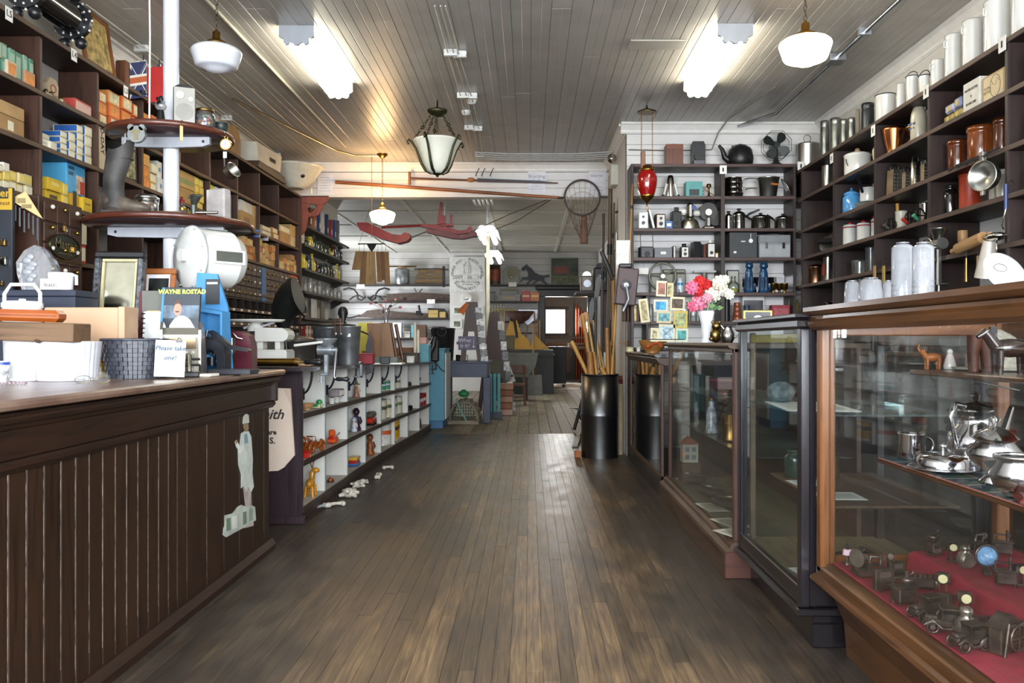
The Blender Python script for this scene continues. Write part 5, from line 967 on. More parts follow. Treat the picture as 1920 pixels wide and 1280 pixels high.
for i in range(3):
    for j in range(5):
        a=-d+.03+(2*d-.06)*i/3;z0=.02+(hh-.04)*j/5;dr=ob('drawer',Bx(.09,.1,a+.004,a+(2*d-.06)/3-.004,z0+.004,z0+(hh-.04)/5-.004,.003),CH,r2);ob('knob',Ba((.112,a+(2*d-.06)/6,z0+(hh-.04)/5*.75),.012,8,5),KG if (i+j) % 2 else GLASSK,dr)
ob('crossbar',Bx(.1,.104,-d,d,hh*.44,hh*.46),OLDBRASS,r2)
pz=ZZ(461,4.35)-1.29;ob('plaque',Cy((.101,0,0),(.112,0,0),1,n=32).xf(Matrix.Translation((0,.0,pz)) @ Matrix.Diagonal((1,.15,.066,1))),pnt('2c2f26',.35,.5),r2)
ob('plaque_rim',Tu([(.113,.146*cos(t),pz+.063*sin(t)) for t in cr(32)],.004,4,True),OLDBRASS,r2);text(r2,'Master',.072,(.1145,0,pz+.01),(90,0,90),metal('a39a6f',.35),bold=.001);ob('small_print',Bx(.113,.1145,-.06,.06,pz-.04,pz-.032),metal('8f875f',.35),r2)
for a,z_ in ((-.02,hh*.8),(.07,hh*.62)):ob('hanging_padlock',Bx(.108,.125,a-.014,a+.014,z_-.05,z_-.015,.004).tube(arc((.116,a,z_-.016),.011,0,180,8,'yz'),.003,5),BRASSY,r2)
Yb=4.05;XB=XX(12,Yb);r2=root('lock_display_board','dark display board with yellow header and hanging padlocks','display board',(XB,Yb,.969));top=ZZ(352,Yb)-.969;HDR=pnt('b8942a');BB=pnt('22262e',var=.2)
ob('board',Bx(-.16,.035,-.012,.012,0,top,.003),BB,r2);ob('header',Bx(-.16,.037,-.016,-.012,top-.11,top-.004,.001),HDR,r2);ob('header_panel',Bx(-.16,.02,-.018,-.016,top-.055,top-.004),pnt('2b2a24'),r2)
text(r2,'Master',.055,(.028,-.0185,top-.03),(90,0,0),HDR,align='RIGHT',bold=.001);text(r2,'finest',.03,(.028,-.0168,top-.078),(90,0,0),pnt('4a1a14'),align='RIGHT')
for k,(dx,dz,s) in enumerate(((-.0,.16,.8),(-.0,.25,1),(-.01,.36,.6),(-.01,.47,.6),(-.05,.2,.7),(-.05,.33,.7))):
    zc=top-.11-dz;p=ob('padlock',Bx(dx-.016*s,dx+.016*s,-.035,-.014,zc-.022*s,zc+.012*s,.004),STEEL if k % 2 else BRASSY,r2);ob('shackle',Tu(arc((dx,-.025,zc+.01*s),.011*s,0,180,8),.0035,5),STEEL,p)
ob('key',Bx(-.062,-.056,-.018,-.013,top-.32,top-.14),BRASSY,r2)
Yh=4.08;r2=root('file_display_card','tan triangular card with a row of hanging steel files','display card',(XX(48,Yh),Yh,ZZ(360,Yh)));P=[(XX(a,Yh)-XX(48,Yh),ZZ(b_,Yh)-ZZ(360,Yh)) for a,b_ in ((28,368),(48,359),(80,410),(28,380))]
ob('card',Pr(P,'y',0,.004),pnt('c9b07c',.7),r2);ob('print',Bx(-.04,.0,-.001,0,-.055,-.03).box(-.02,.03,-.001,0,-.08,-.06),pnt('8b7a52',.7),r2)
for k in range(6):
    px=29+k*8.3;t0=384+k*5;x0=XX(px,Yh)-XX(48,Yh);ob('file',Bx(x0-.004,x0+.004,-.004,.002,ZZ(t0+30+6*(k % 3),Yh)-ZZ(360,Yh),ZZ(t0,Yh)-ZZ(360,Yh),.001),metal('777a80',.35),r2)
GLB_=[pnt('d9cfa8',.6,var=.25,sc=40),LBO]
for a,b_,n,yt in ((186,200,3,168),(206,227,3,167),(229,248,3,178),(250,261,3,193)):stack(a,b_,1,[('c8692f','d08a4a','bf5a2a')[(k+a) % 3] for k in range(n)],'orange patterned box',.2,'orange patterned boxes',GLB_,ytop=yt,face=(.8,.75,.5))
def book(px0,px1,lev,yt,m,label,lean=0,d=.18,X=XL-.02):
    y0,y1=YX(px0,X),YX(px1,X);h=ZZ(yt,y0)-ZL[lev];r2=root('book',label,'book',(X,(y0+y1)/2,ZL[lev]+.001),0,None,(lean,0,0));w=abs(y1-y0)/2
    ob('cover',Bx(-d,0,-w,w,0,h,.003),m,r2);ob('pages',Bx(-d+.006,-.004,-w*.8,w*.8,h,h+.0015),PAPER,r2);return r2,h,w
r2,h,w=book(187,199,2,236,pnt('c9b79a'),'tall cream book with D-DAY printed down the spine',3);text(r2,'D-DAY',.055,(.001,0,h*.68),(0,90,0),INK,bold=.001)
r2,h,w=book(234,258,2,262,pnt('20211d'),'dark book with ORIGINS on the cover behind the boot',4);text(r2,'ORIGINS',.036,(.001,0,h*.9),(90,0,90),pnt('cfc79a'),bold=.001);ob('cover_art',Bx(0,.001,-w*.7,w*.7,h*.1,h*.78),pnt('8f8d6a',.6,var=.8,sc=35),r2)
stack(153,163,4,['c3322c','d8d2bd'],('white printed box','red printed box')[::-1],.1,None,[LBW],hs=[.12,.14])
for k,(a,b_,c) in enumerate(((196,210,'6a9a88'),(214,228,'b5b58a'),(228,240,'8aa59a'))):stack(a,b_,5,[c,'c9c29a'],'card of hooks',.05,None,[pnt('4d6a5c',.3,.4,40)],hs=[.18,.11])
stack(225,241,3,['9a938a'],'grey carton, yellow stripe',.2,None,[pnt('c9bb3a')],hs=[.14],face=(.16,.98,.5))
stack(269,281,1,[ORA,'d08a4a'],'orange box',.2,None,GLB_,ytop=208);stack(284,295,1,[ORA],'orange box beyond',.2,None,GLB_,ytop=214)
stack(268,282,2,['c9803f','cf8f4a','d5a562'],'orange tan packet',.16,'orange tan packets',[LBO,LBO,pnt('cf9a52',.6)],ytop=285);stack(283,295,2,['c5a562','cdb98a','d5cfae'],'tan and white packet',.16,None,[LBW],ytop=305)
stack(296,306,2,['d5d5d2','d2d2d0'],'white box, blue diamond',.18,'white boxes with blue diamonds',[pnt('5c86b8')],ytop=300,face=(.4,.25,.5))
stack(333,366,2,['a8854f','b7935a'],('brown carton','green striped carton'),.2,None,[None,pnt('7f8a5a',.6)],ytop=285,face=(.9,.3,.4))
for a,b_ in ((367,374),(376,383)):stack(a,b_,2,[YEL,'cdb24a','c7a63c','d2ba58'],'small yellow packet',.12,'small yellow packets',[LBY],ytop=286)
stack(330,348,3,['c98a3a','d0a03c'],'amber packet',.14,None,[LBO],ytop=356);stack(350,362,3,['a3a83c'],'lime green box',.14,None,[pnt('3a3a2a')],ytop=358,face=(.25,.9,.2));stack(364,378,3,['5c5c58','77756c'],'grey metal parts box',.14,None,None,ytop=362);stack(380,392,3,['8a867a'],'tall grey tin box',.14,None,[LBW],ytop=372)
stack(330,345,4,['cfa93c'],'yellow packet',.14,None,[LBY],hs=[.11]);stack(347,360,4,[TAN,CRM],'tan packet',.14,hs=[.07,.06])
stack(396,402,2,['d3cf4a'],'yellow green box',.12,None,[pnt('c8c83a')],ytop=300);stack(404,413,2,['cfcac0','d98a3a'][:1],'white box, round label',.12,None,[pnt('5d5a54')],ytop=316,face=(.6,.5,.6))
stack(414,424,2,['cf7a3a',TAN],'orange and tan small box',.12,None,[LBW],hs=[.09,.09]);stack(426,436,2,['8a8f96'],'glass fronted grey box',.12,None,[pnt('a9b4bd',.2)],ytop=345);stack(438,447,2,['5f6f86'],'blue grey small tin',.12,None,[pnt('9fb0c4',.3)],ytop=342)
stack(396,404,3,['d0cb3c',YEL],'yellow tall packet',.1,ytop=372);stack(430,440,3,['b58a4a','c5a05a'],'tan labelled bolt box',.16,None,[LBW],ytop=377);stack(441,449,3,['c9a55c','bb9450','c9b07a'],'tan bolt box',.16,None,[LBY],ytop=390)
stack(452,474,2,['b8935c','d9d8d2'],('large brown carton','white carton'),.2,None,[pnt('8a6a3c',.6),None],hs=[.24,.16],face=(.5,.4,.5));stack(476,486,2,['c0a068'],'tall pale patterned carton',.16,None,[pnt('8f7444',.6,var=.5,sc=60)],ytop=335,face=(.5,.9,.5))
stack(488,517,2,['9c2734'],'wide crimson flat box',.15,None,None,hs=[.13],X=XF-.06);stack(490,508,2,['b3a292','a89a82'],'loose striped packet',.05,None,[LBW],hs=[.045,.05],X=XL+.0);stack(518,522,2,['a8703c'],'narrow orange brown box',.14,hs=[.24])
stack(512,524,2,['a8834c','b58f58'],'tan end box',.06,None,[LBW],hs=[.06,.06],X=XL+.0);stack(525,545,2,[TAN,'b7b2a0'],('tan box','flat grey white box'),.18,None,[None,LBW],hs=[.13,.07]);stack(547,556,2,[CRM,'bda06a'],'cream upright packet',.16,ytop=388)
def fill(px0,px1,lev,lo,hi,desc,pal,wpx=(6,11),grp='small brown hardware boxes',hb=(.055,.1)):
    x=px0
    while x<px1-4:
        w=min(R.uniform(*wpx),px1-x);tot=R.uniform(lo,hi);hs=[]
        while sum(hs)<tot-.03:hs.append(R.uniform(*hb))
        hs=hs[:4] or [lo];stack(x,x+w-.6,lev,[R.choice(pal) for _ in hs],desc,R.uniform(.1,.17),grp,[R.choice((LBW,LBY,LBO,None,None)) for _ in hs],hs=hs,face=(.6,.5,.5));x+=w
PALT=[TAN,KRA,'b99a66','c4a774','9c7444','b5804a','cfb98a','a9682f','b08d5e','c9ab74']
fill(452,486,3,.14,.24,'little brown bolt box',PALT,(5.5,9));fill(488,522,3,.16,.25,'little tan hinge box',PALT,(5,8));fill(525,558,3,.1,.2,'little buff latch box',PALT,(5,8))
fill(408,449,4,.08,.16,'small kraft packet',PALT,(7,10));fill(452,486,4,.08,.2,'little brown screw box',PALT,(5,8));fill(489,522,4,.12,.22,'little tan screw box',PALT+['c23a2a'],(5,8));fill(525,559,4,.1,.22,'little yellowed nail box',PALT+['cfa93c','c9a03a'],(4.5,7))
fill(405,420,5,.1,.16,'brown hinge carton',PALT,(6,8))
for k,(px,m,lab) in enumerate(((481,pnt('5f7dae',.3,coat=.5),'blue round tin among the little bolt boxes'),(496,pnt('b9c0cf',.3),'pale patterned round tin among the tan hinge boxes'))):Y=YX(px,XF+.0);V('round_tin','can',XF+.005,Y,ZL[3]+.25,.07,.08,m,lab,'tin')
stack(547,559,4,['c2552e'],'red orange picture card',.02,None,[pnt('d8d3c8',.6,var=.6,sc=40)],hs=[.3],X=XL+.01,face=(.75,.75,.5))
def topy(px,X=-2.85):return YX(px,X)
Y0,Y1=4.42,4.92;r2=root('studded_drum','shiny black cylinder with white studded end rings on the top left shelf','cylinder',(-2.72,(Y0+Y1)/2,3.03),0);
ob('barrel',Cy((0,-.2,0),(0,.24,0),.085,n=24),pnt('101012',.12,coat=.8),r2)
for a in (-.22,.24):
    q=Cy((0,a,0),(0,a+.035,0),.112,n=24);ob('end_ring',q,BLK,r2);s_=MB()
    for k in range(12):s_.ball((.115*cos(2*PI*k/12),a+.018,.115*sin(2*PI*k/12)),.008,6,4);s_.ball((.09*cos(2*PI*k/12),a-.002,.09*sin(2*PI*k/12)),.007,6,4)
    ob('studs',s_,LG,r2)
    for s in (-1,1):ob('foot',Ba((s*.05,a+.018,-.135),.035,10,6),BLK,r2)
for k in range(2):ob('top_ball',Ba((.03,.2+.05*k,.12+.02*k),.028,10,6),BLK,r2)
ob('handle',La([(.008,0),(.016,.03),(.012,.06),(.018,.1),(.012,.15),(.017,.2),(.01,.26),(.012,.3)],10).xf(RT((.04,-.14,.17),-90,0,0)),wood('7a4e28','5a3518','y'),r2)
r2=root('framed_certificate','wooden framed yellowed print leaning on the top left shelf','picture frame',(-2.74,5.3,ZL[0]+.001),0,None,(0,-9,0));WO=wood('7a4a24','5a3318','z');ob('print',Bx(-.012,-.004,-.17,.17,.02,.36),pnt('b39a5e',.6,var=.5,sc=22),r2)
for a in ((-.19,-.16,0,.38),(.16,.19,0,.38),(-.16,.16,0,.03),(-.16,.16,.35,.38)):ob('frame_bar',Bx(-.016,.006,a[0],a[1],a[2],a[3],.004),WO,r2)
for k,(px,m,w,h,lab) in enumerate(((232,wood('6b4128','4a2a18','z'),.09,.2,'brown wooden block standing behind the Union flag'),)):Y=topy(px,-2.8);r2=root('wooden_block',lab,'block',(-2.8,Y,ZL[0]+.001));ob('body',Bx(-.04,.04,-w/2,w/2,0,h,.01),m,r2);ob('edge',Bx(.04,.044,-w/2+.01,w/2-.01,h*.1,h*.2),m,r2)
RED=pnt('b01a1c',.7);WHT=pnt('dedbd2',.7);NVY=pnt('28305c',.7)
def flagpole(px,pyt,pyb,Xp,label,kind):
    Y=YX(px,Xp);z0=ZL[0]+.001;ht=ZZ(pyt,Y)-z0;r2=root('small_flag',label,'flag',(Xp,Y,z0),0,None,(0,0,-42));ob('base',Cy((0,0,0),(0,0,.02),.03,n=12),BLK,r2);ob('staff',Tu([(0,0,.02),(0,0,ht)],.004,6),BLK,r2)
    H_=.25;Wd=.115
    def cloth(pts,d,m,nm):
        q=MB()
        q.prism([(a*Wd,ht-.03-b_*H_) for a,b_ in pts],'x',d,d+.001);
        for i,v in enumerate(q.v):q.v[i]=(v[0]+.014*sin(v[1]*40),v[1],v[2]-abs(v[1])*.55)
        ob(nm,q,m,r2)
    if kind=='u':
        cloth([(-.85,0),(.15,0),(.15,1),(-.85,1)],0,NVY,'field');cloth([(-.85,0),(-.7,0),(.15,.88),(.15,1),(0,1),(-.85,.12)],.001,WHT,'saltire');cloth([(.15,0),(0,0),(-.85,.88),(-.85,1),(-.7,1),(.15,.12)],.0012,WHT,'saltire')
        cloth([(-.5,0),(-.2,0),(-.2,1),(-.5,1)],.0016,WHT,'cross');cloth([(-.85,.35),(.15,.35),(.15,.65),(-.85,.65)],.0017,WHT,'cross');cloth([(-.43,0),(-.27,0),(-.27,1),(-.43,1)],.0022,pnt('b5572f',.7),'red_cross');cloth([(-.85,.42),(.15,.42),(.15,.58),(-.85,.58)],.0023,pnt('b5572f',.7),'red_cross')
    else:
        cloth([(-.8,0),(.2,0),(.2,1),(-.8,1)],0,RED,'field');cloth([(-.1,0),(.2,0),(.2,.4),(-.1,.4)],.001,NVY,'canton');cloth([(-.1,.16),(.2,.16),(.2,.24),(-.1,.24)],.0014,WHT,'canton_cross');cloth([(.02,0),(.08,0),(.08,.4),(.02,.4)],.0015,WHT,'canton_cross');cloth([(-.45,.5),(-.25,.5),(-.25,.68),(-.35,.76),(-.45,.68)],.001,WHT,'badge');cloth([(-.41,.53),(-.29,.53),(-.29,.66),(-.35,.71),(-.41,.66)],.0016,NVY,'badge_shield')
flagpole(269,103,170,-2.7,'small faded Union flag standing on the top left shelf','u');flagpole(299,112,185,-2.66,'small red ensign flag standing beside the white pole','r')
r2=root('curved_tin','dark rounded tin shade on the top left shelf beyond the round plate','tin',(-2.82,7.1,ZL[0]+.001));ob('shell',Tu([(0,-.25+.05*k,.12) for k in range(2)],.1,14).cyl((0,-.18,.11),(0,.12,.11),.105,n=20),pnt('2d221e'),r2);ob('end',Cy((0,.12,.11),(0,.13,.11),.1,n=20),pnt('9c6a52',.6),r2)
r2=root('wooden_arch','pale arched wooden clock case on the top left shelf','case',(-2.8,7.75,ZL[0]+.001));ob('front',Pr([(-.16,0),(.16,0),(.16,.18),(.1,.27),(0,.3),(-.1,.27),(-.16,.18)],'x',-.05,.04),wood('b08a5c','8f6a42','z'),r2);ob('panel',Bx(.04,.043,-.1,.1,.03,.18),pnt('8a6a48'),r2)
r2=root('white_crate','white wooden crate with a black stencil on a dark tray','crate',(-2.8,8.55,ZL[0]+.075),-4);ob('crate',Pr([(-.3,0),(.3,0),(.34,.18),(-.34,.18)],'x',-.15,.12),pnt('c9c3b3',.6),r2);ob('stencil',Bx(.12,.122,.0,.16,.06,.1),INK,r2)
one('dark_tray',Pr([(-.42,.0),(.5,.0),(.46,.07),(-.38,.07)],'x',-.16,.14),pnt('4a3c30'),'dark shallow tray under the white crate','tray',(-2.82,8.6,ZL[0]+.001))
r2=root('hanging_scale_pan','cream enamel basin with a black hole at the end of the left shelves','basin',(-2.66,9.38,ZL[0]+.002));ob('basin',La([(.1,0),(.13,.02),(.22,.1),(.3,.22),(.33,.235),(.33,.25),(.29,.23),(.1,.03),(0,.02)],28),pnt('d6d0bf',.25,coat=.4),r2);ob('dark_chip',Ba((.13,-.16,.12),(.035,.035,.03),10,6),BLK,r2);ob('tag',Bx(.2,.203,-.05,-.01,-.06,.0),PAPER,r2)
# ======== POLE WITH TWO ROUND SHELVES
PY=4.75;PX=XX(321,PY);PW=pnt('d9dbe2',.35,var=.04,coat=.2);RIMW=wood('5c2e20','3d1d14','x',.35,.03,4,coat=.3)
r=root('support_pole','white painted round steel pole rising to the ceiling','pole',(PX,PY,0));ob('shaft',Cy((0,0,.0),(0,0,CEIL),.043,n=24,cap=False),PW,r);ob('joint',Cy((0,0,ZZ(35,PY)),(0,0,ZZ(33,PY)),.0445,n=24,cap=False),PW,r)
def plate(name,rad,zt_,label):
    r=root(name,label,'round shelf',(PX-.0,PY,zt_));n=56
    ob('board',La([(.046,-.03),(rad-.008,-.03),(rad,-.024),(rad,-.006),(rad-.006,0),(.046,0),(.046,-.03)],n),RIMW,r)
    ob('underside',La([(.046,-.0325),(rad-.02,-.0325),(rad-.02,-.03),(.046,-.03)],n),wood('3a2b2c','2a1f20','x',.3,.02,4,coat=.3),r)
    ob('cross_brace',Pr([(-rad*.72,-.075),(-rad*.6,-.088),(-.06,-.092),(.06,-.092),(rad*.6,-.088),(rad*.72,-.075),(rad*.72,-.034),(-rad*.72,-.034)],'y',-.075,-.047),pnt('a9abb2',.4,.2),r)
    for s in (-1,1):ob('screw',Cy((s*rad*.62,-.079,-.06),(s*rad*.62,-.0745,-.06),.008,n=8),IRON,r)
    return r
ZP1=1.12+.2485*PY+.01;ZP0=1.12+.1385*PY+.022;R1,R0=.345,.455
plate('upper_round_shelf',R1,ZP1,'upper round red brown shelf on the white pole');plate('lower_round_shelf',R0,ZP0,'larger lower round red brown shelf on the white pole')
one('white_rope',Tu([(0,0,0),(.004,0,.5),(-.003,0,CEIL-ZP1-.02)],.0055,6),pnt('d3d0c8',.6),'white cord running from the ceiling to the upper round shelf','cord',(XX(280,4.55),4.55,ZP1))
def pp(px,Y,z):return (XX(px,Y),Y,z)
r=root('transistor_radio','silver and black transistor radio upright on the upper round shelf','radio',pp(346,4.56,ZP1+.001),22);w,h=.115,.205
ob('case',Bx(-w/2,w/2,-.035,.03,0,h,.008),pnt('151517',.3,coat=.4),r);ob('front',Bx(-w/2+.004,w/2-.004,-.041,-.035,.004,h-.006,.002),pnt('a19e95',.5),r);ob('grille',Cy((0,-.0425,h*.32),(0,-.041,h*.32),.046,n=24),pnt('8f8c84',.4),r)
for a,b_,rr in ((-.022,h*.75,.021),(.032,h*.66,.014)):ob('dial',Cy((a,-.047,b_),(a,-.041,b_),rr,n=18).cyl((a,-.05,b_),(a,-.047,b_),rr*.5,n=12),pnt('bdbab2',.3),r)
ob('side_plate',Bx(-w/2-.001,-w/2,-.015,.015,.01,.075),pnt('3f4043',.4,var=.8,sc=60),r);ob('carry_strap',Tu([(-.05,0,h-.0),(-.03,0,h+.012),(.03,0,h+.01),(.05,0,h-.002)],.006,5),BLK,r)
r=root('iron_finial','small dark cast ball finial on a tapered foot beside the cord','finial',pp(302,4.52,ZP1+.001));ob('foot',La([(.027,0),(.024,.01),(.017,.06),(.014,.075)],14),IRON,r);ob('ball',Ba((0,0,.098),.03,14,9),pnt('3a3634',.3,.4,30),r);ob('tip',La([(.012,.125),(.014,.135),(.008,.15),(0,.152)],10),IRON,r)
r=root('marble_jar','glass jar of coloured marbles with a brass lid','jar',pp(384,4.62,ZP1+.001));GJ=glass((.92,.94,.95),1.4,.02,.1);ob('glass',La([(.052,0),(.056,.01),(.056,.065),(.044,.08),(.042,.09)],20),GJ,r);ob('lid',La([(.044,.088),(.05,.089),(.05,.102),(.03,.107),(0,.107)],18),BRASSY,r)
for k in range(16):
    a=k*2.4;q=.014+.03*((k*7) % 5)/5;ob('marble',Ba((q*cos(a),q*sin(a),.013+.017*(k//5)),.01,8,6),pnt(('2f4f9a','a33030','c9a23a','3f7a5a','cfd0d2','7a4a9a')[k % 6],.1,coat=.6),r)
V('dark_tin','can',*pp(414,4.74,ZP1+.001),.085,.058,pnt('232c2a',.4),'low dark green tin at the rim of the upper round shelf','tin')
def hangpt(px,py,Y):return (XX(px,Y),Y,ZZ(py,Y))
p=hangpt(257,252,4.43);r=root('large_padlock','large grey padlock with a tan keyhole cover hanging from the upper round shelf','padlock',p);PLK=pnt('8f9390',.35,.5,.15)
ob('body',Pr([(.047*cos(t)*(1 if sin(t)<.5 else .96),.045*sin(t)) for t in cr(28)],'y',-.012,.012),PLK,r);[ob('shoulder',Cy((s*.03,-.012,.036),(s*.03,.012,.036),.017,n=14),PLK,r) for s in (-1,1)]
ob('shackle',Tu(arc((0,0,.045),.026,-10,190,14),.007,7),PLK,r);ob('keyhole_cover',Pr([(-.02,.022),(.02,.022),(.02,.006),(.011,.006),(.011,-.03),(-.011,-.03),(-.011,.006),(-.02,.006)],'y',-.016,-.012),pnt('8a7f62',.4,.4),r);ob('cord',Tu([(0,.0,.066),(0,.01,.085),(.0,.05,.082)],.002,4),IRON,r)
p=hangpt(340,250,4.4);r=root('pocket_knife','cream handled pocket knife hanging on the rim of the upper shelf','knife',p);ob('handle',Bx(-.009,.009,-.006,.006,-.042,.045,.006),pnt('d3c083',.35),r);ob('loop',Tu([(0,0,.045),(0,.0,.07),(0,.03,.07)],.002,4),BRASSY,r);ob('bolster',Bx(-.0095,.0095,-.0065,.0065,.035,.047,.004),BRASSY,r)
p=hangpt(424,271,4.62);r=root('pocket_watch','gold pocket watch with a white dial hanging from the upper shelf','pocket watch',p);ob('case',Cy((0,-.008,0),(0,.008,0),.032,n=24),metal('b8924a',.25),r);ob('dial',Cy((0,-.0095,0),(0,-.008,0),.026,n=24),pnt('e8e6e0',.3),r);ob('hands',Bx(-.017,.001,-.0105,-.0095,-.001,.001).box(-.001,.001,-.0105,-.0095,-.001,.02),INK,r);ob('crown',Tu(arc((0,0,.04),.009,0,360,12),.003,4).tube([(0,0,.05),(-.02,.02,.07),(-.03,.05,.085)],.003,4),metal('b8924a',.25),r);ob('tag',Bx(-.016,.004,-.002,-.001,-.075,-.04),PAPER,r)
p=hangpt(421,326,4.9);r=root('small_saucepan','small aluminium saucepan hanging by its long dark handle','saucepan',p,0);ob('pan',La([(0,0),(.038,0),(.045,.012),(.047,.05),(.05,.052),(.043,.05),(.04,.01),(0,.006)],22).xf(RT((.02,0,-.0),20,62,0)),ALUM,r);ob('handle',Tu([(.0,0,.03),(-.002,0,.09),(-.004,-.01,.155),(-.01,-.06,.17)],.006,6),pnt('4a4a4c',.4,.5),r)
r=root('thin_rod','thin white rod hanging below the upper round shelf at its left','rod',hangpt(234,285,4.6));ob('rod',Tu([(0,0,0),(.003,0,.14)],.003,5),pnt('d7d3ca',.4),r)
r=root('tall_boot','worn grey leather knee boot standing at the left of the lower round shelf','boot',pp(216,4.46,ZP0+.001));BT=pnt('403d3b',.6,var=.5,sc=9,bump=.4);BT2=pnt('5d5247',var=.5,sc=12,bump=.4)
q=MB();secs=[(.0,0,.058,.045),(.055,.0,.055,.043),(.1,-.008,.052,.045),(.16,-.008,.055,.05),(.22,.008,.062,.052),(.29,.024,.068,.053),(.335,.034,.07,.052)]
vs=[];nn=18
for i,(z,dx,rx,ry) in enumerate(secs):
    for k in range(nn):
        a=2*PI*k/nn;zz=z+(.028*cos(a)+.02*cos(2*a) if i==6 else (.004*sin(a*3+i*2)))
        vs.append((dx+rx*cos(a)*(1+.04*sin(i*3+a*2)),ry*sin(a),zz))
q.add(vs,[(i*nn+k,i*nn+(k+1) % nn,(i+1)*nn+(k+1) % nn,(i+1)*nn+k) for i in range(6) for k in range(nn)],0,True);q.v=[(x,y,z+.035) for x,y,z in q.v]
q.add([(secs[6][1]+.066*cos(2*PI*k/nn),.049*sin(2*PI*k/nn),.3) for k in range(nn)],[tuple(range(nn))],0);ob('shaft',q,BT,r)
q=MB();fs=[(-.055,.038,.045,.11),(-.02,.042,.05,.11),(.03,.04,.05,.095),(.07,.041,.05,.075),(.115,.046,.05,.06),(.155,.043,.045,.05),(.185,.025,.03,.035)];vs=[]
for i,(x,ry,_,hh) in enumerate(fs):
    for k in range(14):a=2*PI*k/14;vs.append((x,ry*cos(a),.018+hh*.5+hh*.5*sin(a)))
q.add(vs,[(i*14+k,i*14+(k+1) % 14,(i+1)*14+(k+1) % 14,(i+1)*14+k) for i in range(6) for k in range(14)]+[tuple(range(14))[::-1],tuple(range(84,98))],0,True);ob('foot',q,BT2,r)
sol=[(-.06,-.035),(.06,-.032),(.12,-.045),(.165,-.04),(.195,0),(.165,.04),(.12,.045),(.06,.032),(-.06,.035)];ob('sole',Pr(sol,'z',.014,.024),pnt('3a322b',.6),r);ob('heel',Bx(-.06,.0,-.036,.036,0,.016,.003),pnt('2c2622',.6),r)
r=root('tape_measure_case','dark leather case with looped straps behind the boot toe','case',pp(248,4.72,ZP0+.001));ob('case',Cy((-.06,0,.06),(.06,.05,.045),.055,n=16),BLK,r);ob('strap',Tu(arc((0,-.05,.05),.05,0,360,16),.007,5).tube(arc((.02,-.058,.05),.03,0,360,14),.006,5),BLK,r)
r=root('steel_milk_can','polished steel canister with a clamp lid and red house label','canister',pp(275,4.6,ZP0+.001));w,h=.125,.14
ob('body',La([(.058,0),(.062,.005),(.062,.085),(.055,.1),(.045,.108)],24),STEEL,r);ob('lid',La([(.046,.106),(.058,.11),(.058,.122),(.05,.132),(0,.135)],22),ALUM,r);ob('clamp',Tu([(-.066,0,.08),(-.07,0,.115),(0,-.03,.137),(.07,0,.115),(.066,0,.08)],.003,5),STEEL,r)
ob('label',Bx(.0,.05,-.066,-.058,.0,.075,.002),pnt('2d2a2a'),r);ob('label_red',Pr([(.004,.005),(.046,.005),(.046,.03),(.025,.05),(.004,.03)],'y',-.0675,-.066),pnt('b03a22'),r);ob('label_band',Bx(.002,.048,-.0675,-.066,.058,.072),pnt('c9553a'),r)
r=root('brass_pump','brass and glass oil sight bottle just right of the pole','bottle',pp(341,4.85,ZP0+.001));ob('body',La([(.035,0),(.036,.01),(.034,.09),(.026,.105),(.014,.11),(.014,.13)],16),glass((.75,.7,.55),1.4,.03,.2),r);ob('cap',La([(.016,.128),(.018,.15),(.006,.155),(.01,.165),(0,.17)],12),pnt('8a2f2a',.4),r);ob('band',La([(.037,.085),(.037,.1)],16),BRASSY,r)
r=root('iron_tap','small iron spring tap lying near the front of the lower round shelf','tap',pp(363,4.44,ZP0+.001));ob('spout',Cy((0,0,.05),(.015,-.01,.1),.014,.03,12).cyl((0,0,0),(0,0,.05),.014,.02,10),pnt('53564f',.4,.6,.3,20),r);ob('stem',Cy((-.01,0,.012),(.13,0,.012),.008,n=8),STEEL,r);ob('lever',Tu([(-.03,0,.09),(.0,0,.105),(.045,0,.1)],.007,6),pnt('53564f',.4,.6),r)
r=root('stone_block','pale grey soapstone block standing at the right of the lower round shelf','block',pp(411,4.6,ZP0+.001),-20);ob('stone',Bx(-.058,.058,-.03,.03,0,.165,.008),pnt('a9a29f',.7,var=.12,sc=20,bump=.2),r);ob('worn_edge',Bx(-.0595,-.045,-.032,-.03,.004,.16),pnt('b8b2ae',.7),r)
one('felt_insole',Bx(-.13,.13,-.03,.03,0,.01,.004),pnt('6b6355',.9),'flat grey strip lying at the front of the lower round shelf','strip',pp(297,4.4,ZP0+.001),(0,0,5))
# ======== THINGS ON THE LEFT COUNTER
CT_=.9685
def cpt(px,Y,z=CT_):return (XX(px,Y),Y,z+.001)
Y=4.3;p=cpt(400,Y,ZZ(487,Y)-.2);s=Y/F;HT=pnt('d9dad6',.22,var=.04,coat=.5);r=root('drum_heater','white enamelled drum shaped machine on a stand behind the blue tool rack','machine',(XX(391,Y),Y,CT_+.001));zc=ZZ(486,Y)-CT_;rr=59*s
M=RT((0,0,zc),0,0,0) @ Matrix.Rotation(math.radians(-40),4,'Z')
ob('drum',Cy((0,-.09,0),(0,.1,0),rr*.93,n=40).cyl((0,.1,0),(0,.15,0),rr*.93,rr*.75,40).xf(M),HT,r);ob('front_plate',La([(rr,0),(rr,.012),(rr*.95,.022),(rr*.5,.032),(0,.034)],40).xf(M @ RT((0,-.09,0),90)),HT,r);ob('rim',Tu([(rr*.99*cos(2*PI*k/40),-.095,rr*.99*sin(2*PI*k/40)) for k in range(40)],.005,5,True).xf(M),pnt('aab0b2',.3,.3),r)
ob('cap',Cy((0,-.155,.01),(0,-.12,.01),rr*.2,n=20).xf(M),HT,r)
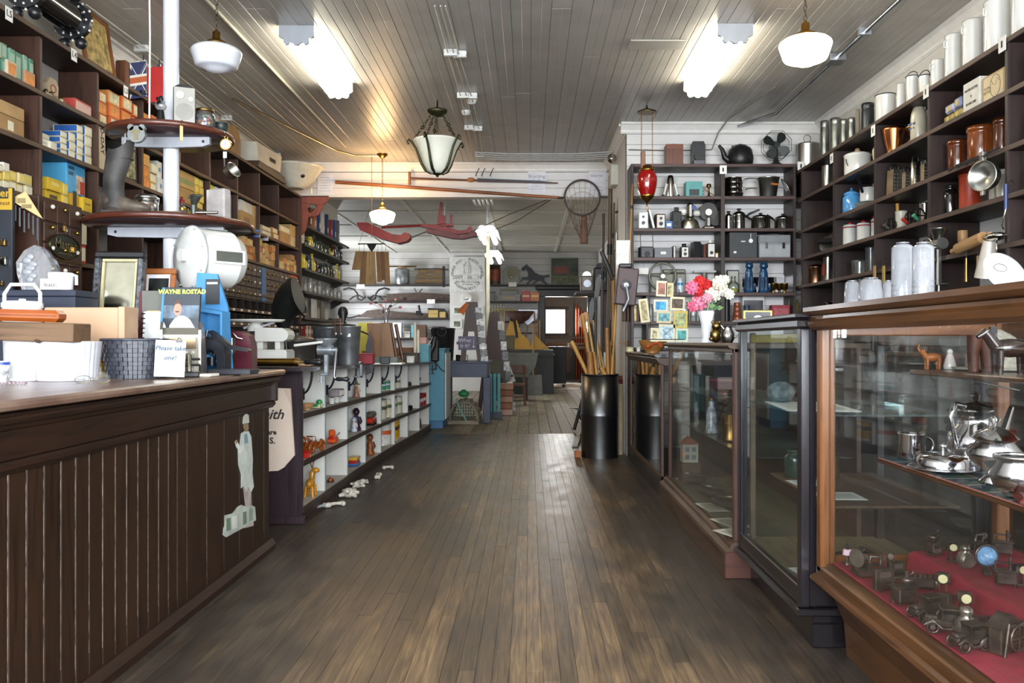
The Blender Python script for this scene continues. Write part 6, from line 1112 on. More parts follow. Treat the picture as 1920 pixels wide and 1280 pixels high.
ob('slot_panel',Bx(rr*.92,rr*.97,-.06,.12,-.035,.04,.004).xf(M),HT,r);ob('slot',Bx(rr*.965,rr*.98,-.045,.1,-.022,.03).xf(M),pnt('5c5f58',.4,.3),r);ob('top_slot',Bx(-.03,.05,-.03,.08,rr*.915,rr*.94,.003).xf(M),pnt('9aa09a',.4),r)
for k in range(8):a=2*PI*k/8+.3;ob('rivet',Ba((rr*.95*cos(a),-.116,rr*.95*sin(a)),.005,6,4).xf(M),pnt('b5b9b9',.3,.4),r)
ob('neck',Cy((.0,.05,zc-rr*.85),(-.02,.05,.02),.05,.06,16),HT,r);ob('foot',La([(.09,0),(.09,.015),(.06,.03)],20,(-.03,.05,0)),HT,r);ob('ear',Bx(-rr*1.04,-rr*.96,-.08,-.04,-.04,.06,.006).xf(M),HT,r)
Y=4.05;r=root('chisel_rack','bright blue wooden stand displaying a row of chisels','tool rack',cpt(392,Y),-8);BL=pnt('4a8cc0',.45,var=.06);hh=ZZ(510,Y)-CT_
ob('back_board',Pr([(-.1,0),(.11,0),(.085,hh*.65),(.03,hh*.98),(-.075,hh),(-.09,hh*.6)],'y',.02,.035),BL,r);ob('sign',Bx(-.025,.045,.012,.018,hh*.68,hh*.93),pnt('3d3f42',.4),r);ob('sign_print',Bx(-.018,.038,.0112,.012,hh*.88,hh*.9),LG,r)
ob('shelf_top',Pr([(-.02,hh*.64),(.09,hh*.6),(.09,hh*.57),(-.02,hh*.6)],'y',-.05,.02),BL,r);ob('shelf_bottom',Pr([(-.01,hh*.22),(.105,hh*.1),(.105,hh*.07),(-.01,hh*.18)],'y',-.07,.02),BL,r);ob('side',Bx(-.03,-.02,-.06,.02,hh*.2,hh*.64),BL,r);ob('side',Bx(.09,.1,-.06,.02,hh*.08,hh*.6),BL,r)
for k in range(6):x0=-.008+.017*k;ob('chisel',Cy((x0,-.03,hh*.2-.02*k*.3),(x0+.004,-.01,hh*.42-.008*k),.0055,.0045,7),metal('8b8174',.3),r)
Y=3.78;z0=CT_;r=root('music_book','glossy music book with a portrait cover and yellow green title','book',(XX(338,Y),Y,ZZ(628,Y)),0,None,(-8,0,0));w=34*Y/F;hh=ZZ(537,Y)-ZZ(628,Y)
ob('cover',Bx(-w,w,-.004,.012,0,hh,.001),pnt('26303c',.2,coat=.5),r);ob('spine',Bx(-w-.012,-w,-.002,.014,0,hh,.001),pnt('3f7fa8',.4),r);ob('mist',Bx(-w*.98,w*.98,-.0048,-.004,hh*.35,hh*.62),pnt('5d6d7c',.3,var=.5,sc=20),r)
def yf(pts,d,m,nm):ob(nm,Pr([(a*w,b_*hh) for a,b_ in pts],'y',-.0048-d,-.0046),m,r)
yf([(-.65,0),(-.6,.2),(-.35,.34),(-.1,.4),(.2,.4),(.5,.32),(.8,.15),(.85,0)],.0004,pnt('d9dfe6',.3),'shirt');yf([(-.2+.22*cos(t),.55+.16*sin(t)) for t in cr(18)],.0007,pnt('b98a78',.3),'face');yf([(-.42,.56),(-.4,.68),(-.25,.74),(-.05,.72),(.02,.58),(-.05,.63),(-.2,.66),(-.36,.63)],.001,pnt('4a342a',.4),'hair');yf([(-.33,.5),(-.1,.5),(-.12,.47),(-.3,.47)],.001,pnt('4a342a',.4),'moustache')
text(r,'WAYNE ROSTAD',.028,(0,-.0062,hh*.9),(90,0,0),pnt('c4d85a',.4),bold=.0012);text(r,'On the Road',.024,(.01,-.0066,hh*.09),(90,0,0),pnt('c2305a',.4),shear=.4)
r2=root('book_stand','dark low block propping up the music book','stand',cpt(338,3.8));ob('block',Bx(-.07,.07,-.0,.05,0,ZZ(628,3.78)-CT_-.003,.003),BLK,r2);ob('lip',Bx(-.075,.075,-.03,0,0,.012),BLK,r2)
Y=3.62;r=root('cash_register','chrome and black hand adding machine with a sloped window','adding machine',cpt(345,Y),14)
CH_=metal('b9b5a6',.2);ob('side',Pr([(-.07,0),(.1,0),(.1,.06),(.02,.2),(-.06,.235),(-.09,.2),(-.09,.05)],'x',.072,.082),CH_,r);ob('side',Pr([(-.07,0),(.1,0),(.1,.06),(.02,.2),(-.06,.235),(-.09,.2),(-.09,.05)],'x',-.082,-.072),CH_,r)
ob('body',Pr([(-.06,0),(.09,0),(.09,.055),(.015,.185),(-.05,.21),(-.075,.18)],'x',-.072,.072).xf(Matrix.Rotation(0,4,'Z')),pnt('8f8b7f',.3,.6),r);ob('window',Bx(-.06,.06,-.082,-.074,.12,.17),metal('6f5f4a',.2),r)
for k in range(4):ob('key_row',Bx(-.05+.027*k,-.034+.027*k,-.11,-.08,.02,.1,.004),CH_,r)
ob('rack',Bx(-.06,.08,-.13,-.07,0,.02,.003).tube([(-.06,-.1,.05),(.08,-.1,.05)],.005,5).tube([(-.06,-.1,.075),(.08,-.1,.075)],.005,5),BLK,r)
Y=3.78;r=root('spiral_booklet','white comb bound booklet with a drawn map','booklet',cpt(285,Y),0,None,(-6,0,0));hh=ZZ(583,Y)-CT_;w=24*Y/F
ob('cover',Bx(-w+.006,w,0,.012,0,hh,.001),pnt('dfe1e2'),r);q=MB()
for k in range(13):q.tube(arc((-w+.006,.006,.012+k*hh/13),.01,0,360,8,'xy'),.003,4)
ob('comb',q,BLK,r);q=MB();random.seed(4)
for k in range(9):q.tube(arc((.028+.008*sin(k),-.001,hh*.2+k*.014),.009,0,360,8),.001,3)
ob('map_drawing',q,pnt('8a8d90',.6),r)
Y=3.86;r=root('grey_ledger_box','grey box file with a tan label and maroon spine','box file',cpt(287,Y));hh=ZZ(545,Y)-CT_;w=22*Y/F;ob('box',Bx(-w,w,0,.1,0,hh,.003),pnt('66665f',.6),r);ob('spine',Bx(-w-.012,-w,0,.1,0,hh-.005,.002),pnt('5a1f2c',.6),r);ob('label',Bx(-w*.55,w*.6,-.0015,0,hh*.55,hh*.76),pnt('bda06a',.6),r);ob('handwriting',Tu([(-.012+.004*k,-.002,hh*.66+.004*sin(k*2)) for k in range(8)],.0007,3),INK,r)
Y=4.15;r=root('framed_photo','wood framed photograph with a white mount','picture frame',cpt(287,Y),0,None,(-7,0,0));z1_=ZZ(500,Y)-CT_;w=33*Y/F;WO2=wood('9a5a28','74401a','x',.4,.05,5)
ob('mount',Bx(-w+.02,w-.02,.004,.01,z1_-.24,z1_-.02),pnt('e2e4e8',.4),r);ob('photo',Bx(-w+.04,w-.035,.002,.004,z1_-.18,z1_-.05),pnt('2b2d2c',.25,var=.9,sc=10),r)
for a in ((-w,w,z1_-.03,z1_),(-w,w,0,.03),(-w,-w+.028,.03,z1_-.03),(w-.028,w,.03,z1_-.03)):ob('frame_bar',Bx(a[0],a[1],-.006,.016,a[2],a[3],.005),WO2,r)
Y=3.95;r=root('silver_framed_mirror','large dark silver framed mirror leaning back on the counter','mirror',cpt(212,Y),0,None,(-9,0,4));SVF=pnt('55585c',.35,.6,.8,40);hh=ZZ(466,Y)-CT_;w=47*Y/F
ob('glass',Bx(-w+.03,w-.03,.004,.008,.03,hh-.03),metal('b3b1a0',.12),r)
for a,m in (((-w,w,hh-.035,hh),IRON),((-w,w,0,.035),SVF),((-w,-w+.035,.03,hh-.03),SVF),((w-.035,w,.03,hh-.03),SVF)):ob('frame_bar',Bx(a[0],a[1],-.02,.02,a[2],a[3],.008),m,r)
for a in ((-w+.035,w-.035,hh-.05,hh-.035),(-w+.035,-w+.05,.035,hh-.05),(w-.05,w-.035,.035,hh-.05)):ob('inner_moulding',Bx(a[0],a[1],-.008,.008,a[2],a[3],.003),pnt('bcb28c',.35,.3),r)
r=root('black_clipboard','small black board leaning against the mirror','board',cpt(190,3.86),0,None,(-9,-7,0));ob('board',Bx(-.035,.03,0,.012,.15,.3,.01),pnt('242227',.4),r);ob('foot',Bx(-.03,.02,.0,.014,0,.15),BLK,r)
Y=3.62;r=root('cardboard_box','tan cardboard shoe box standing on its side','box',cpt(172,Y-.03),0);w=74*Y/F;hh=ZZ(578,Y)-CT_;CB=pnt('bd9a7c',.7,var=.06,sc=4);ob('box',Bx(-w,w*.84,-.06,.06,0,hh,.004),CB,r);ob('lid',Bx(w*.84,w,-.066,.064,-.0,hh+.003,.004),pnt('c4a283',.7),r);text(r,'COPY',.016,(.02,-.061,.035),(90,0,0),pnt('8b6a55',.7))
Y=3.78;DBX=pnt('232a3c',var=.08);r=root('navy_box','dark blue lidded box carrying the glass paperweight','box',cpt(95,Y));x0,x1=(2-95)*Y/F,(163-95)*Y/F;hh=ZZ(546,Y)-CT_;ob('box',Bx(x0,x1,-.1,.1,0,hh-.03,.003),DBX,r);ob('lid',Bx(x0-.003,x1+.003,-.104,.104,hh-.03,hh,.004),DBX,r)
zb=CT_+hh;r=root('glass_paperweight','clear faceted iceberg shaped glass block on the navy box','glass ornament',(XX(78,Y),Y-.02,zb+.001));s=Y/F
out=[(-24,0),(-34,30),(-36,52),(-20,74),(0,84),(12,78),(26,60),(34,44),(28,20),(16,0)];q=MB();n=len(out);vs=[(a*s*.95,-.035,b_*s) for a,b_ in out]+[(a*s,0,b_*s*1.01) for a,b_ in out]+[(a*s*.9,.04,b_*s*.97) for a,b_ in out]
q.add(vs,[(k,(k+1) % n,n+(k+1) % n,n+k) for k in range(n)]+[(n+k,n+(k+1) % n,2*n+(k+1) % n,2*n+k) for k in range(n)]+[tuple(range(n))[::-1],tuple(range(2*n,3*n))]);ICE=glass((.9,.92,.95),2.2,.04,.3);ob('block',q,ICE,r)
q=MB();
for k in range(7):q.ball((s*(-8+6*sin(k*2.1)),-.036,s*(20+7*k)),(s*(11-abs(k-3)),.006,s*6),8,5)
ob('frosted_relief',q,pnt('94979d',.25),r)
r=root('please_sign_cup','white cloth draped cup with a handwritten please sign','sign',(XX(126,Y),Y-.05,zb+.001));s=(Y-.05)/F;ob('cup',La([(20*s,0),(22*s,30*s),(21*s,33*s),(0,33*s)],20),pnt('e4e3ea'),r);ob('sign',Bx(-24*s,14*s,-24*s-.004,-24*s,0,20*s),PAPER,r);text(r,'lease,',11*s,(-5*s,-24*s-.005,9*s),(90,0,0),INK);ob('handle',Tu([(18*s,0,30*s),(29*s,0,27*s),(29*s,0,10*s)],3.2*s,6),pnt('d8d6e2'),r)
Y=3.45;r=root('white_pail','white plastic pail with an upright arched handle','pail',cpt(42,Y+.05));s=Y/F;WP=pnt('e6e7ea',.35,var=.02);hh=ZZ(572,Y)-CT_;ob('body',La([(30*s,0),(33*s,hh*.97),(34*s,hh)],24),WP,r);ob('lid',La([(35*s,hh-.01),(35*s,hh+.01),(28*s,hh+.018),(6*s,hh+.02),(6*s,hh+.028),(0,hh+.028)],24),WP,r)
ob('handle',Tu([(-34*s,0,hh),(-34*s,0,hh+22*s),(-22*s,0,hh+40*s),(22*s,0,hh+40*s),(34*s,0,hh+24*s),(34*s,0,hh)],.008,6),WP,r)
Y=3.15;r=root('white_tumbler','white tapered tumbler at the counter edge under the plank','tumbler',cpt(44,Y+.02));s=Y/F;hh=ZZ(641,Y)-CT_-.002;ob('body',La([(22*s,0),(24*s,hh*.3),(25*s,hh*.72),(30*s,hh*.86),(30*s,hh*.9),(28*s,hh)],24),WP,r);ob('foot',La([(23*s,0),(23.5*s,.008),(22*s,.01)],20),WP,r)
r=root('pleated_gift_box','white pleated round paper box at the front of the counter','gift box',cpt(128,Y+.08));s=(Y+.08)/F;hh=ZZ(640,Y)-CT_;ob('pleats',La([(50*s,0),(52*s,hh*.4),(56*s,hh)],96,flute=(32,.025)),pnt('c9cad2',.7,var=.1),r);ob('tissue',La([(56*s,hh-.006),(30*s,hh-.004),(0,hh-.004)],24),PAPER,r)
zp=ZZ(640,Y)+.001;r=root('wood_plank','short rough brown plank resting across the white boxes','plank',(XX(60,Y),Y+.02,zp),0,None,(0,1.5,-3));ob('plank',Bx(-.3,.185,-.06,.06,0,.072,.004),wood('6a5038','46321f','x',.6,.02,4),r);ob('knot',Cy((.05,-.061,.0),(.05,-.059,.003),.012,n=10),pnt('4a3322',.6),r)
r=root('orange_wood_block','orange varnished wooden block lying on the plank','block',(XX(40,Y),Y+.03,zp+.0755),0,None,(0,1.5,0));ob('block',Bx(-.2,.14,-.04,.04,0,.046,.014),wood('a3521f','7d3a14','x',.3,.02,4,coat=.4),r);ob('lid_line',Bx(-.2,.135,-.0405,-.039,.022,.025),pnt('5a2a10'),r)
Y=3.32;s=Y/F;r=root('splint_basket','dark grey woven splint basket holding a handwritten note','basket',cpt(253,Y+.1),0);hh=ZZ(637,Y)-CT_;BK=pnt('3c3f48',.45,var=.3,sc=40);rows=9;cols=40
for j in range(rows):
    q=MB();z0,z1_=hh*j/rows,hh*(j+1)/rows-.0012
    for k in range(cols):
        a0,a1=2*PI*k/cols,2*PI*(k+1)/cols;rr_=(50+11*(j+.5)/rows)*s+(.0035 if (k+j) % 2 else -.0015);b0_,b1_=a0+.012,a1-.012
        vs=[(rr_*c_*cos(a),rr_*c_*.85*sin(a),z) for z in (z0,z1_) for c_ in (1,.95) for a in (b0_,b1_)]
        q.add(vs,[(0,1,5,4),(3,2,6,7),(4,5,7,6),(0,2,3,1),(0,4,6,2),(1,3,7,5)])
    ob('weave_row',q,BK,r)
q=La([(48*s,.004),(0,.004)],24,sy=.85);ob('base',q,BK,r);ob('rim',Tu([(61*s*cos(2*PI*k/40),52*s*sin(2*PI*k/40),hh) for k in range(40)],.006,6,True),BK,r)
r=root('please_take_one_note','white paper note with blue handwriting clipped to the basket','note',(XX(317,Y-.02),Y-.02,ZZ(706,Y-.02)),0,None,(-3,2,8));ob('paper',Bx(-27*s,27*s,0,.0015,0,68*s),PAPER,r);text(r,'Please take\none!',12*s,(0,-.001,44*s),(90,0,0),pnt('2a4560',.6),shear=.2,ls=1.5,bold=.0006);ob('clip',Tu(arc((15*s,0,70*s),3*s,0,360,8),.002,4).box(9*s,21*s,-.004,.006,64*s,69*s),BLK,r)
r=root('yellow_tin','yellow printed tin with blue and red bands behind the basket','tin',cpt(190,3.48));s=3.48/F;ob('body',La([(17*s,0),(17*s,48*s),(0,48*s)],20),pnt('c99a1f',.4),r);ob('blue_band',La([(17.3*s,34*s),(17.3*s,38*s)],20),pnt('5aa0c8',.4),r);ob('red_band',La([(17.3*s,28*s),(17.3*s,31*s)],20),pnt('b3202a',.4),r);ob('label',Bx(-3*s,9*s,-18*s,-16.5*s,6*s,20*s),PAPER,r)
r=root('spectacles','pair of thin wire rimmed spectacles at the counter edge','spectacles',cpt(173,3.03));s=3.03/F;q=MB()
for c_ in (-18,19):q.tube([(c_*s+15*s*cos(2*PI*k/18),.012*sin(2*PI*k/18)*.6,.012+.013*sin(2*PI*k/18)) for k in range(18)],.0012,4,True)
ob('frame',q.tube([(-4*s,0,.016),(0,0,.019),(4*s,0,.016)],.0012,4).tube([(-33*s,0,.012),(-34*s,.08,.008)],.0012,4).tube([(34*s,0,.012),(36*s,.08,.008)],.0012,4),metal('9a8a6a',.3),r);[ob('lens',Cy((c_*s,-.0006,.012),(c_*s,.0006,.012),14*s,n=16),glass((.93,.95,.95),1.2,.02,.05),r) for c_ in (-18,19)]
r=root('patterned_bowl','blue and white patterned cup at the left picture edge','cup',cpt(2,3.05));s=3.05/F;ob('cup',La([(10*s,0),(13*s,20*s),(15*s,38*s),(14*s,40*s)],20),pnt('c9cdd8',.25,var=.6,sc=45),r);ob('blue_rim',La([(15.2*s,33*s),(15.4*s,38*s)],20),pnt('2f4a9a',.3),r)
r=root('bead_bracelet','small bead bracelet lying at the counter edge','bracelet',cpt(22,2.92));q=MB()
for k in range(22):q.ball((.05*cos(2*PI*k/22),.022*sin(2*PI*k/22),.004),.004,6,4)
ob('beads',q,pnt('a98f98',.3,var=.3,sc=90),r)
Y=3.95;r=root('cast_iron_embosser','black cast iron horseshoe shaped embossing press with a long lever','press',cpt(405,Y));s=Y/F;BI=pnt('202227',.35,.3,.15)
q=MB();o_=[(-38,0),(-38,35),(-30,58),(-14,68),(4,66),(18,55),(24,35),(24,0),(8,0),(8,32),(0,46),(-10,49),(-20,44),(-25,30),(-25,0)];ob('arch',q.prism([(a*s,b_*s) for a,b_ in o_],'y',-.03,.03),BI,r);ob('inner_arch',Pr([(a*s*.9-.002,b_*s*.93) for a,b_ in o_],'y',-.034,.034),pnt('2c2e34',.35,.3),r)
ob('lever',Pr([(a*s,b_*s) for a,b_ in ((-14,78),(-6,80),(8,70),(30,52),(62,46),(66,42),(60,40),(28,44),(14,54),(-2,64))],'y',-.014,.014),BI,r);ob('die',Cy((-8*s,0,14*s),(-8*s,0,30*s),7*s,n=14),BI,r);ob('base',Bx(-40*s,28*s,-.045,.045,0,.012,.004),BI,r)
one('black_slab',Bx(-.1,.1,-.05,.05,0,.024,.003),pnt('33343a',.45),'flat black slab at the end of the counter under the press','slab',cpt(437,3.8),(0,0,-4))
Y=4.22;r=root('maroon_press','maroon painted metal dispenser with chrome rods','machine',cpt(447,Y));s=Y/F;MR=pnt('4f1a26',.3,coat=.3);ob('side',Pr([(a*s,b_*s) for a,b_ in ((-2,0),(30,0),(30,45),(24,66),(12,72),(0,70))],'y',-.04,.045),MR,r);ob('top',Pr([(a*s,b_*s) for a,b_ in ((-40,66),(-36,60),(16,66),(14,74),(-30,76))],'y',-.05,.05),MR,r);ob('base',Bx(-32*s,34*s,-.06,.06,0,.01,.003),MR,r)
for k in range(4):ob('rod',Cy(((-26+6*k)*s,-.03,.01),((-26+6*k)*s,-.03,62*s),.006,n=8),STEEL,r)
ob('lever',Tu([(14*s,-.05,60*s),(6*s,-.06,62*s),(-2*s,-.06,70*s)],.006,6),STEEL,r)
r=root('paper_booklet','thin cream paper booklet lying at the counter edge','booklet',cpt(372,3.58));ob('cover',Bx(-.07,.07,-.05,.05,0,.012,.001),pnt('e3d8c0',.6),r);ob('page_edges',Bx(.0,.071,-.051,.05,.002,.01),PAPER,r)
# ======== THINGS ON THE CURVED COUNTER
def kz(Y):return .963*zs(Y)+.004
def kp(px,Y):return (XX(px,Y),Y,kz(Y))
Y=5.3;s=Y/F;r=root('kitchen_scale','white enamel kitchen scale with a wide flat pan','scale',kp(497,Y));hb=ZZ(655,Y)-kz(Y)
ob('base',Bx(-14*s,48*s,-.1,.1,0,hb,.012),ENAM,r);h1,h2=ZZ(640,Y)-kz(Y),ZZ(615,Y)-kz(Y)
ob('pillar',Bx(-12*s,0,-.05,.05,hb,h2,.006).box(22*s,32*s,-.05,.05,hb,h1+.01,.006),ENAM,r);ob('dial_head',Pr([(a*s,h1+b_*s) for a,b_ in ((-12,0),(40,0),(47,4),(50,12),(47,20),(38,25),(-12,26))],'y',-.075,.075),ENAM,r)
ob('pan',La([(0,.0),(50*s,.004),(54*s,.014),(55*s,.02),(50*s,.012),(0,.008)],32,(-18*s,0,h2+.035),sy=.75),ENAM,r);ob('arm',Tu([(-40*s,0,h2-.0),(-20*s,0,h2+.02),(-5*s,0,h2+.04)],.009,6).tube([(-15*s,0,h2),(10*s,0,h2+.03),(18*s,0,h2+.036)],.008,6),pnt('c4c8cc',.3,.2),r);ob('hub',La([(.05,h2-.02),(.05,h2+.005),(.03,h2+.03),(.03,h2+.038)],18,(-18*s,0,0)),ENAM,r)
Y=5.05;s=Y/F;r=root('brass_sprayer','long brass hand pump with a black turned handle lying on the counter','pump',(XX(520,Y),Y,kz(Y)+.026));ob('barrel',Cy((-42*s,0,0),(38*s,0,0),.024,n=18),metal('9a7433',.25),r);ob('collar',Cy((34*s,0,0),(41*s,0,0),.027,n=18).cyl((41*s,0,0),(52*s,0,0),.007,n=8),BRASSY,r);ob('handle',La([(.008,0),(.016,.01),(.014,.05),(.022,.09),(.019,.11),(0,.115)],12).xf(RT((50*s,0,0),0,90,0)),BLK,r)
one('tan_board',Bx(-.11,.11,-.05,.05,0,.014,.002),pnt('c79f80',.6),'thin tan board lying behind the brass pump','board',(XX(575,5.2)-.12,5.38,kz(5.3)))
Y=5.95;s=Y/F;V('dark_crock','lidpot',*kp(557,Y),66*s,ZZ(624,Y)-kz(Y),pnt('4b4844',.35,.3,.15),'dark grey metal pot behind the white scale','pot')
Y=5.75;s=Y/F;r=root('phonograph_horn','big black phonograph horn with its bell turned to the aisle','horn',kp(535,Y));z0=kz(Y);P=[];RR=[]
for a,b_,q in ((2,628,5),(-1,616,9),(-4,604,15),(-4,592,21),(0,580,26),(7,569,31),(15,561,35),(23,557,38),(25,556.5,39)):P.append((a*s,0,ZZ(b_,Y)-z0));RR.append(q*s)
ob('horn',Tu(P,RR,20),pnt('1a1b1b',.4,.2,.1),r);ob('stand',Cy((4*s,0,0),(0,0,ZZ(640,Y)-z0+6*s),.02,n=10).lathe([(.06,0),(.05,.02),(.02,.03)],14),BLK,r)
Y=6.1;s=Y/F;hh=ZZ(611,Y)-kz(Y);r=root('galvanized_pail','galvanized steel pail with a folded wire handle and white tag','pail',kp(653,Y));GZ=pnt('8d9194',.35,.75,.35,7)
ob('body',La([(18*s,0),(19*s,.01),(23.5*s,hh*.97),(25*s,hh),(23*s,hh*.97),(18*s,.03),(0,.02)],28),GZ,r);ob('ear',Tu([(-22*s,-.03,hh*.75),(-23*s,-.03,hh+.05),(-9*s,-.09,hh+.05),(-9*s,-.095,hh*.8)],.006,6),pnt('6d4a3a',.4),r);ob('tag',Bx(2*s,9*s,-22*s,-21*s,hh*.72,hh*.8),PAPER,r);[ob('rivet',Ba((a,-21.5*s,hh*.8),.008,6,4),LG,r) for a in (-9*s,-18*s)]
Y=6.55;s=Y/F;V('wide_pail','tub',*kp(618,Y),62*s,ZZ(612,Y)-kz(Y),GZ,'wide grey pail behind the galvanized steel pail','pail');
Y=6.9;s=Y/F;one('pan_cover',La([(52*s,0),(52*s,.006),(20*s,.02),(0,.02)],28),IRON,'wide dark round lid lying across the rear pails','lid',(XX(632,Y),6.55,ZZ(611,6.55)+.004))
Y=5.3;s=Y/F;X0=XX(612,Y);r=root('meat_grinder','cast metal meat grinder clamped to the curved counter edge','grinder',(X0,Y,kz(Y)));GM=pnt('9aa0a6',.3,.6,.2,12)
def gz(py):return ZZ(py,Y)-kz(Y)
ob('hopper',La([(8*s,gz(652)),(10*s,gz(648)),(20*s,gz(636)),(20*s,gz(634)),(9*s,gz(646)),(0,gz(648))],18),GM,r);ob('body',Cy((-16*s,0,gz(656)),(12*s,0,gz(656)),10*s,n=18).cyl((12*s,0,gz(656)),(20*s,0,gz(656)),5*s,n=12),GM,r);ob('tray',Bx(-56*s,-2*s,-.07,.07,0,.016,.004).xf(RT((0,0,gz(643)),0,-7,0)),ENAM,r)
ob('clamp',Bx(-4*s,4*s,-.015,.015,gz(700),gz(664),.004).box(-12*s,4*s,-.015,.015,gz(704),gz(699),.004).cyl((-10*s,0,gz(716)),(-10*s,0,gz(700)),.006).box(-15*s,-5*s,-.005,.005,gz(716),gz(713)),GM,r);ob('crank',Tu([(18*s,-.0,gz(656)),(20*s,-.03,gz(660)),(17*s,-.04,gz(705)),(20*s,-.04,gz(709))],.007,6),GM,r);ob('handle',La([(.007,0),(.014,.02),(.012,.05),(.018,.08),(0,.095)],10).xf(RT((19*s,-.04,gz(710)),0,90,0)),BLK,r)
for px,Y_,lab in ((671,6.35,'grey iron clamp on the counter edge below the pail'),(808,10.15,'black iron clamp at the far end of the curved counter')):
    r=root('bench_clamp',lab,'clamp',(fx(Y_)+.06,Y_,kz(Y_)),0);ob('jaw',Bx(-.04,.05,-.015,.015,0,.02,.004).box(.03,.05,-.015,.015,-.1,.02,.004).box(-.02,.05,-.015,.015,-.1,-.085,.004),GM if px<700 else IRON,r);ob('screw',Cy((.0,0,-.15),(.0,0,-.04),.007,n=8).box(-.03,.03,-.004,.004,-.155,-.148),IRON,r)
r=root('clamped_grinder','black crank sharpener clamped above the far counter end','grinder',(XX(808,10.0),10.0,kz(10.0)));ob('body',Tu([(0,0,0),(-.02,0,.1),(.03,0,.2),(.05,0,.3)],[.03,.05,.05,.03],8),IRON,r);ob('arm',Bx(.0,.1,-.02,.02,.0,.28,.02),IRON,r);ob('crank',Tu([(.05,-.02,.0),(.13,-.03,-.1),(.17,-.03,-.12)],.008,5),IRON,r)
Y=7.0;s=Y/F;r=root('slant_desk','brown wooden slant top box opened upright behind the pail','desk box',(XX(722,Y),Y,kz(Y)));SD=wood('7a5430','5e3d20','z',.5,.03,4);zt_=ZZ(606,Y)-kz(Y);ob('lid',Pr([(-.13,.05),(.1,.05),(.04,zt_),(-.15,zt_)],'y',-.02,.0),SD,r);ob('box',Bx(-.14,.13,-.16,.1,0,.06,.004),pnt('5d625c',.6),r);ob('side_frame',Tu([(.1,-.02,.06),(.05,-.01,zt_)],.016,5).tube([(.15,.0,.04),(.09,.01,zt_*.98)],.016,5),wood('4a2c1c','34200f','z'),r);ob('base',Bx(-.17,.17,-.18,.02,-.0,.012),PAPER,r)
r=root('yellow_folder','pale yellow folder standing behind the pail','folder',(XX(683,7.3),7.32,kz(7.3)),0,None,(-6,0,0));ob('folder',Pr([(-.09,0),(.1,0),(.05,ZZ(603,7.3)-kz(7.3)),(-.07,ZZ(605,7.3)-kz(7.3))],'y',0,.01),pnt('c9c250',.6),r)
r=root('tobacco_cutter','dark iron blade standing clamped at the counter edge','cutter',(fx(6.8)+.075,6.8,kz(6.8)-.09));ob('blade',Pr([(-.03,0),(.03,.02),(.03,.28),(.0,.36),(-.03,.24)],'y',-.008,.008),pnt('4a4448',.4,.4),r);ob('arm',Tu([(-.0,0,.33),(-.08,.02,.36),(-.12,.02,.33)],.008,5).box(-.075,-.0,-.01,.01,.092,.105),IRON,r)
for nm,px,Y_,w,d,h,c,lab,cat in (('red_tin',686,6.75,.13,.1,.085,'8f2a36','maroon tin under the yellow folder','tin'),('small_slate',722,6.75,.08,.02,.06,'2c302e','tiny black slate in a pale frame before the slant desk','slate'),('wicker_basket',699,7.15,.16,.12,.11,'8f6a30','small tan wicker basket in front of the slant desk','basket'),('blue_box',792,9.3,.17,.18,.2,'5f9fb0','teal blue box under the pink box at the far counter end','box'),('pink_box',791,9.3,.12,.14,.07,'cf9f92','pale pink box on the teal blue box','box'),('slate_stack',768,8.6,.2,.12,.1,'3a332e','dark framed slate leaning in front of candles','slate'),('white_cup',770,8.0,.07,.07,.065,'d7d5d0','white mug lying at the counter middle','mug'),('wood_frame_box',762,9.0,.2,.14,.16,'7a4c28','brown wooden box behind the white mug','box')):
    x,y,z=kp(px,Y_)
    if nm=='pink_box': z+=.205
    r=root(nm,lab,cat,(x,y,z));ob('body',Bx(-w/2,w/2,-d/2,d/2,0,h,.006),pnt(c,.5,var=.15),r);ob('rim',Bx(-w/2-.003,w/2+.003,-d/2-.003,d/2+.003,h*.9,h+.002,.003),pnt(c,.4,var=.05),r)
for px,top,lab in ((778,603,'tall white and gold candle'),(784,617,'shorter white and gold candle')):Y_=8.75;V('candle',[(1,0),(1,.9),(.6,.97),(0,1)],*kp(px,Y_),.03,ZZ(top,Y_)-kz(Y_),pnt('d9d2bd',.4),lab+' on the curved counter','candle',n=12,parts=(('gold_band',La([(.0165,.02),(.0165,.1)],12),BRASSY),))
V('turned_post','vase',*kp(753,7.6),.05,.1,wood('a8712e','7d501c','z'),'little turned wooden post beside the slant desk','post')
Y=7.6;r=root('flower_glass','small glass of pink and dark dried flowers behind the slant desk','vase',kp(724,Y));zf=ZZ(605,Y)-kz(Y);ob('stand',Bx(-.05,.05,-.04,.04,0,zf,.004),SD,r);ob('glass',La([(.02,zf),(.015,zf+.04),(.035,zf+.1),(.03,zf+.13)],14),GJ,r)
for k in range(8):a=(-.14+.045*k,.05+.05*sin(k*3));ob('blossom',Ba((a[0],0,zf+.13+a[1]),(.015,.012,.013),6,4).tube([(0,0,zf+.12),(a[0],0,zf+.13+a[1])],.0025,3),pnt(('b0606a','2c2a33','c98a7a')[k % 3],.6),r)
r=root('coffee_mill','dark ornate coffee mill finial behind the rear pail','coffee mill',kp(643,7.2));zf=ZZ(575,7.2)-kz(7.2);ob('column',La([(.08,0),(.07,.05),(.03,.1),(.03,zf*.6),(.05,zf*.65),(.02,zf*.75),(.045,zf*.88),(.04,zf*.95),(.02,zf),(0,zf)],16),IRON,r)
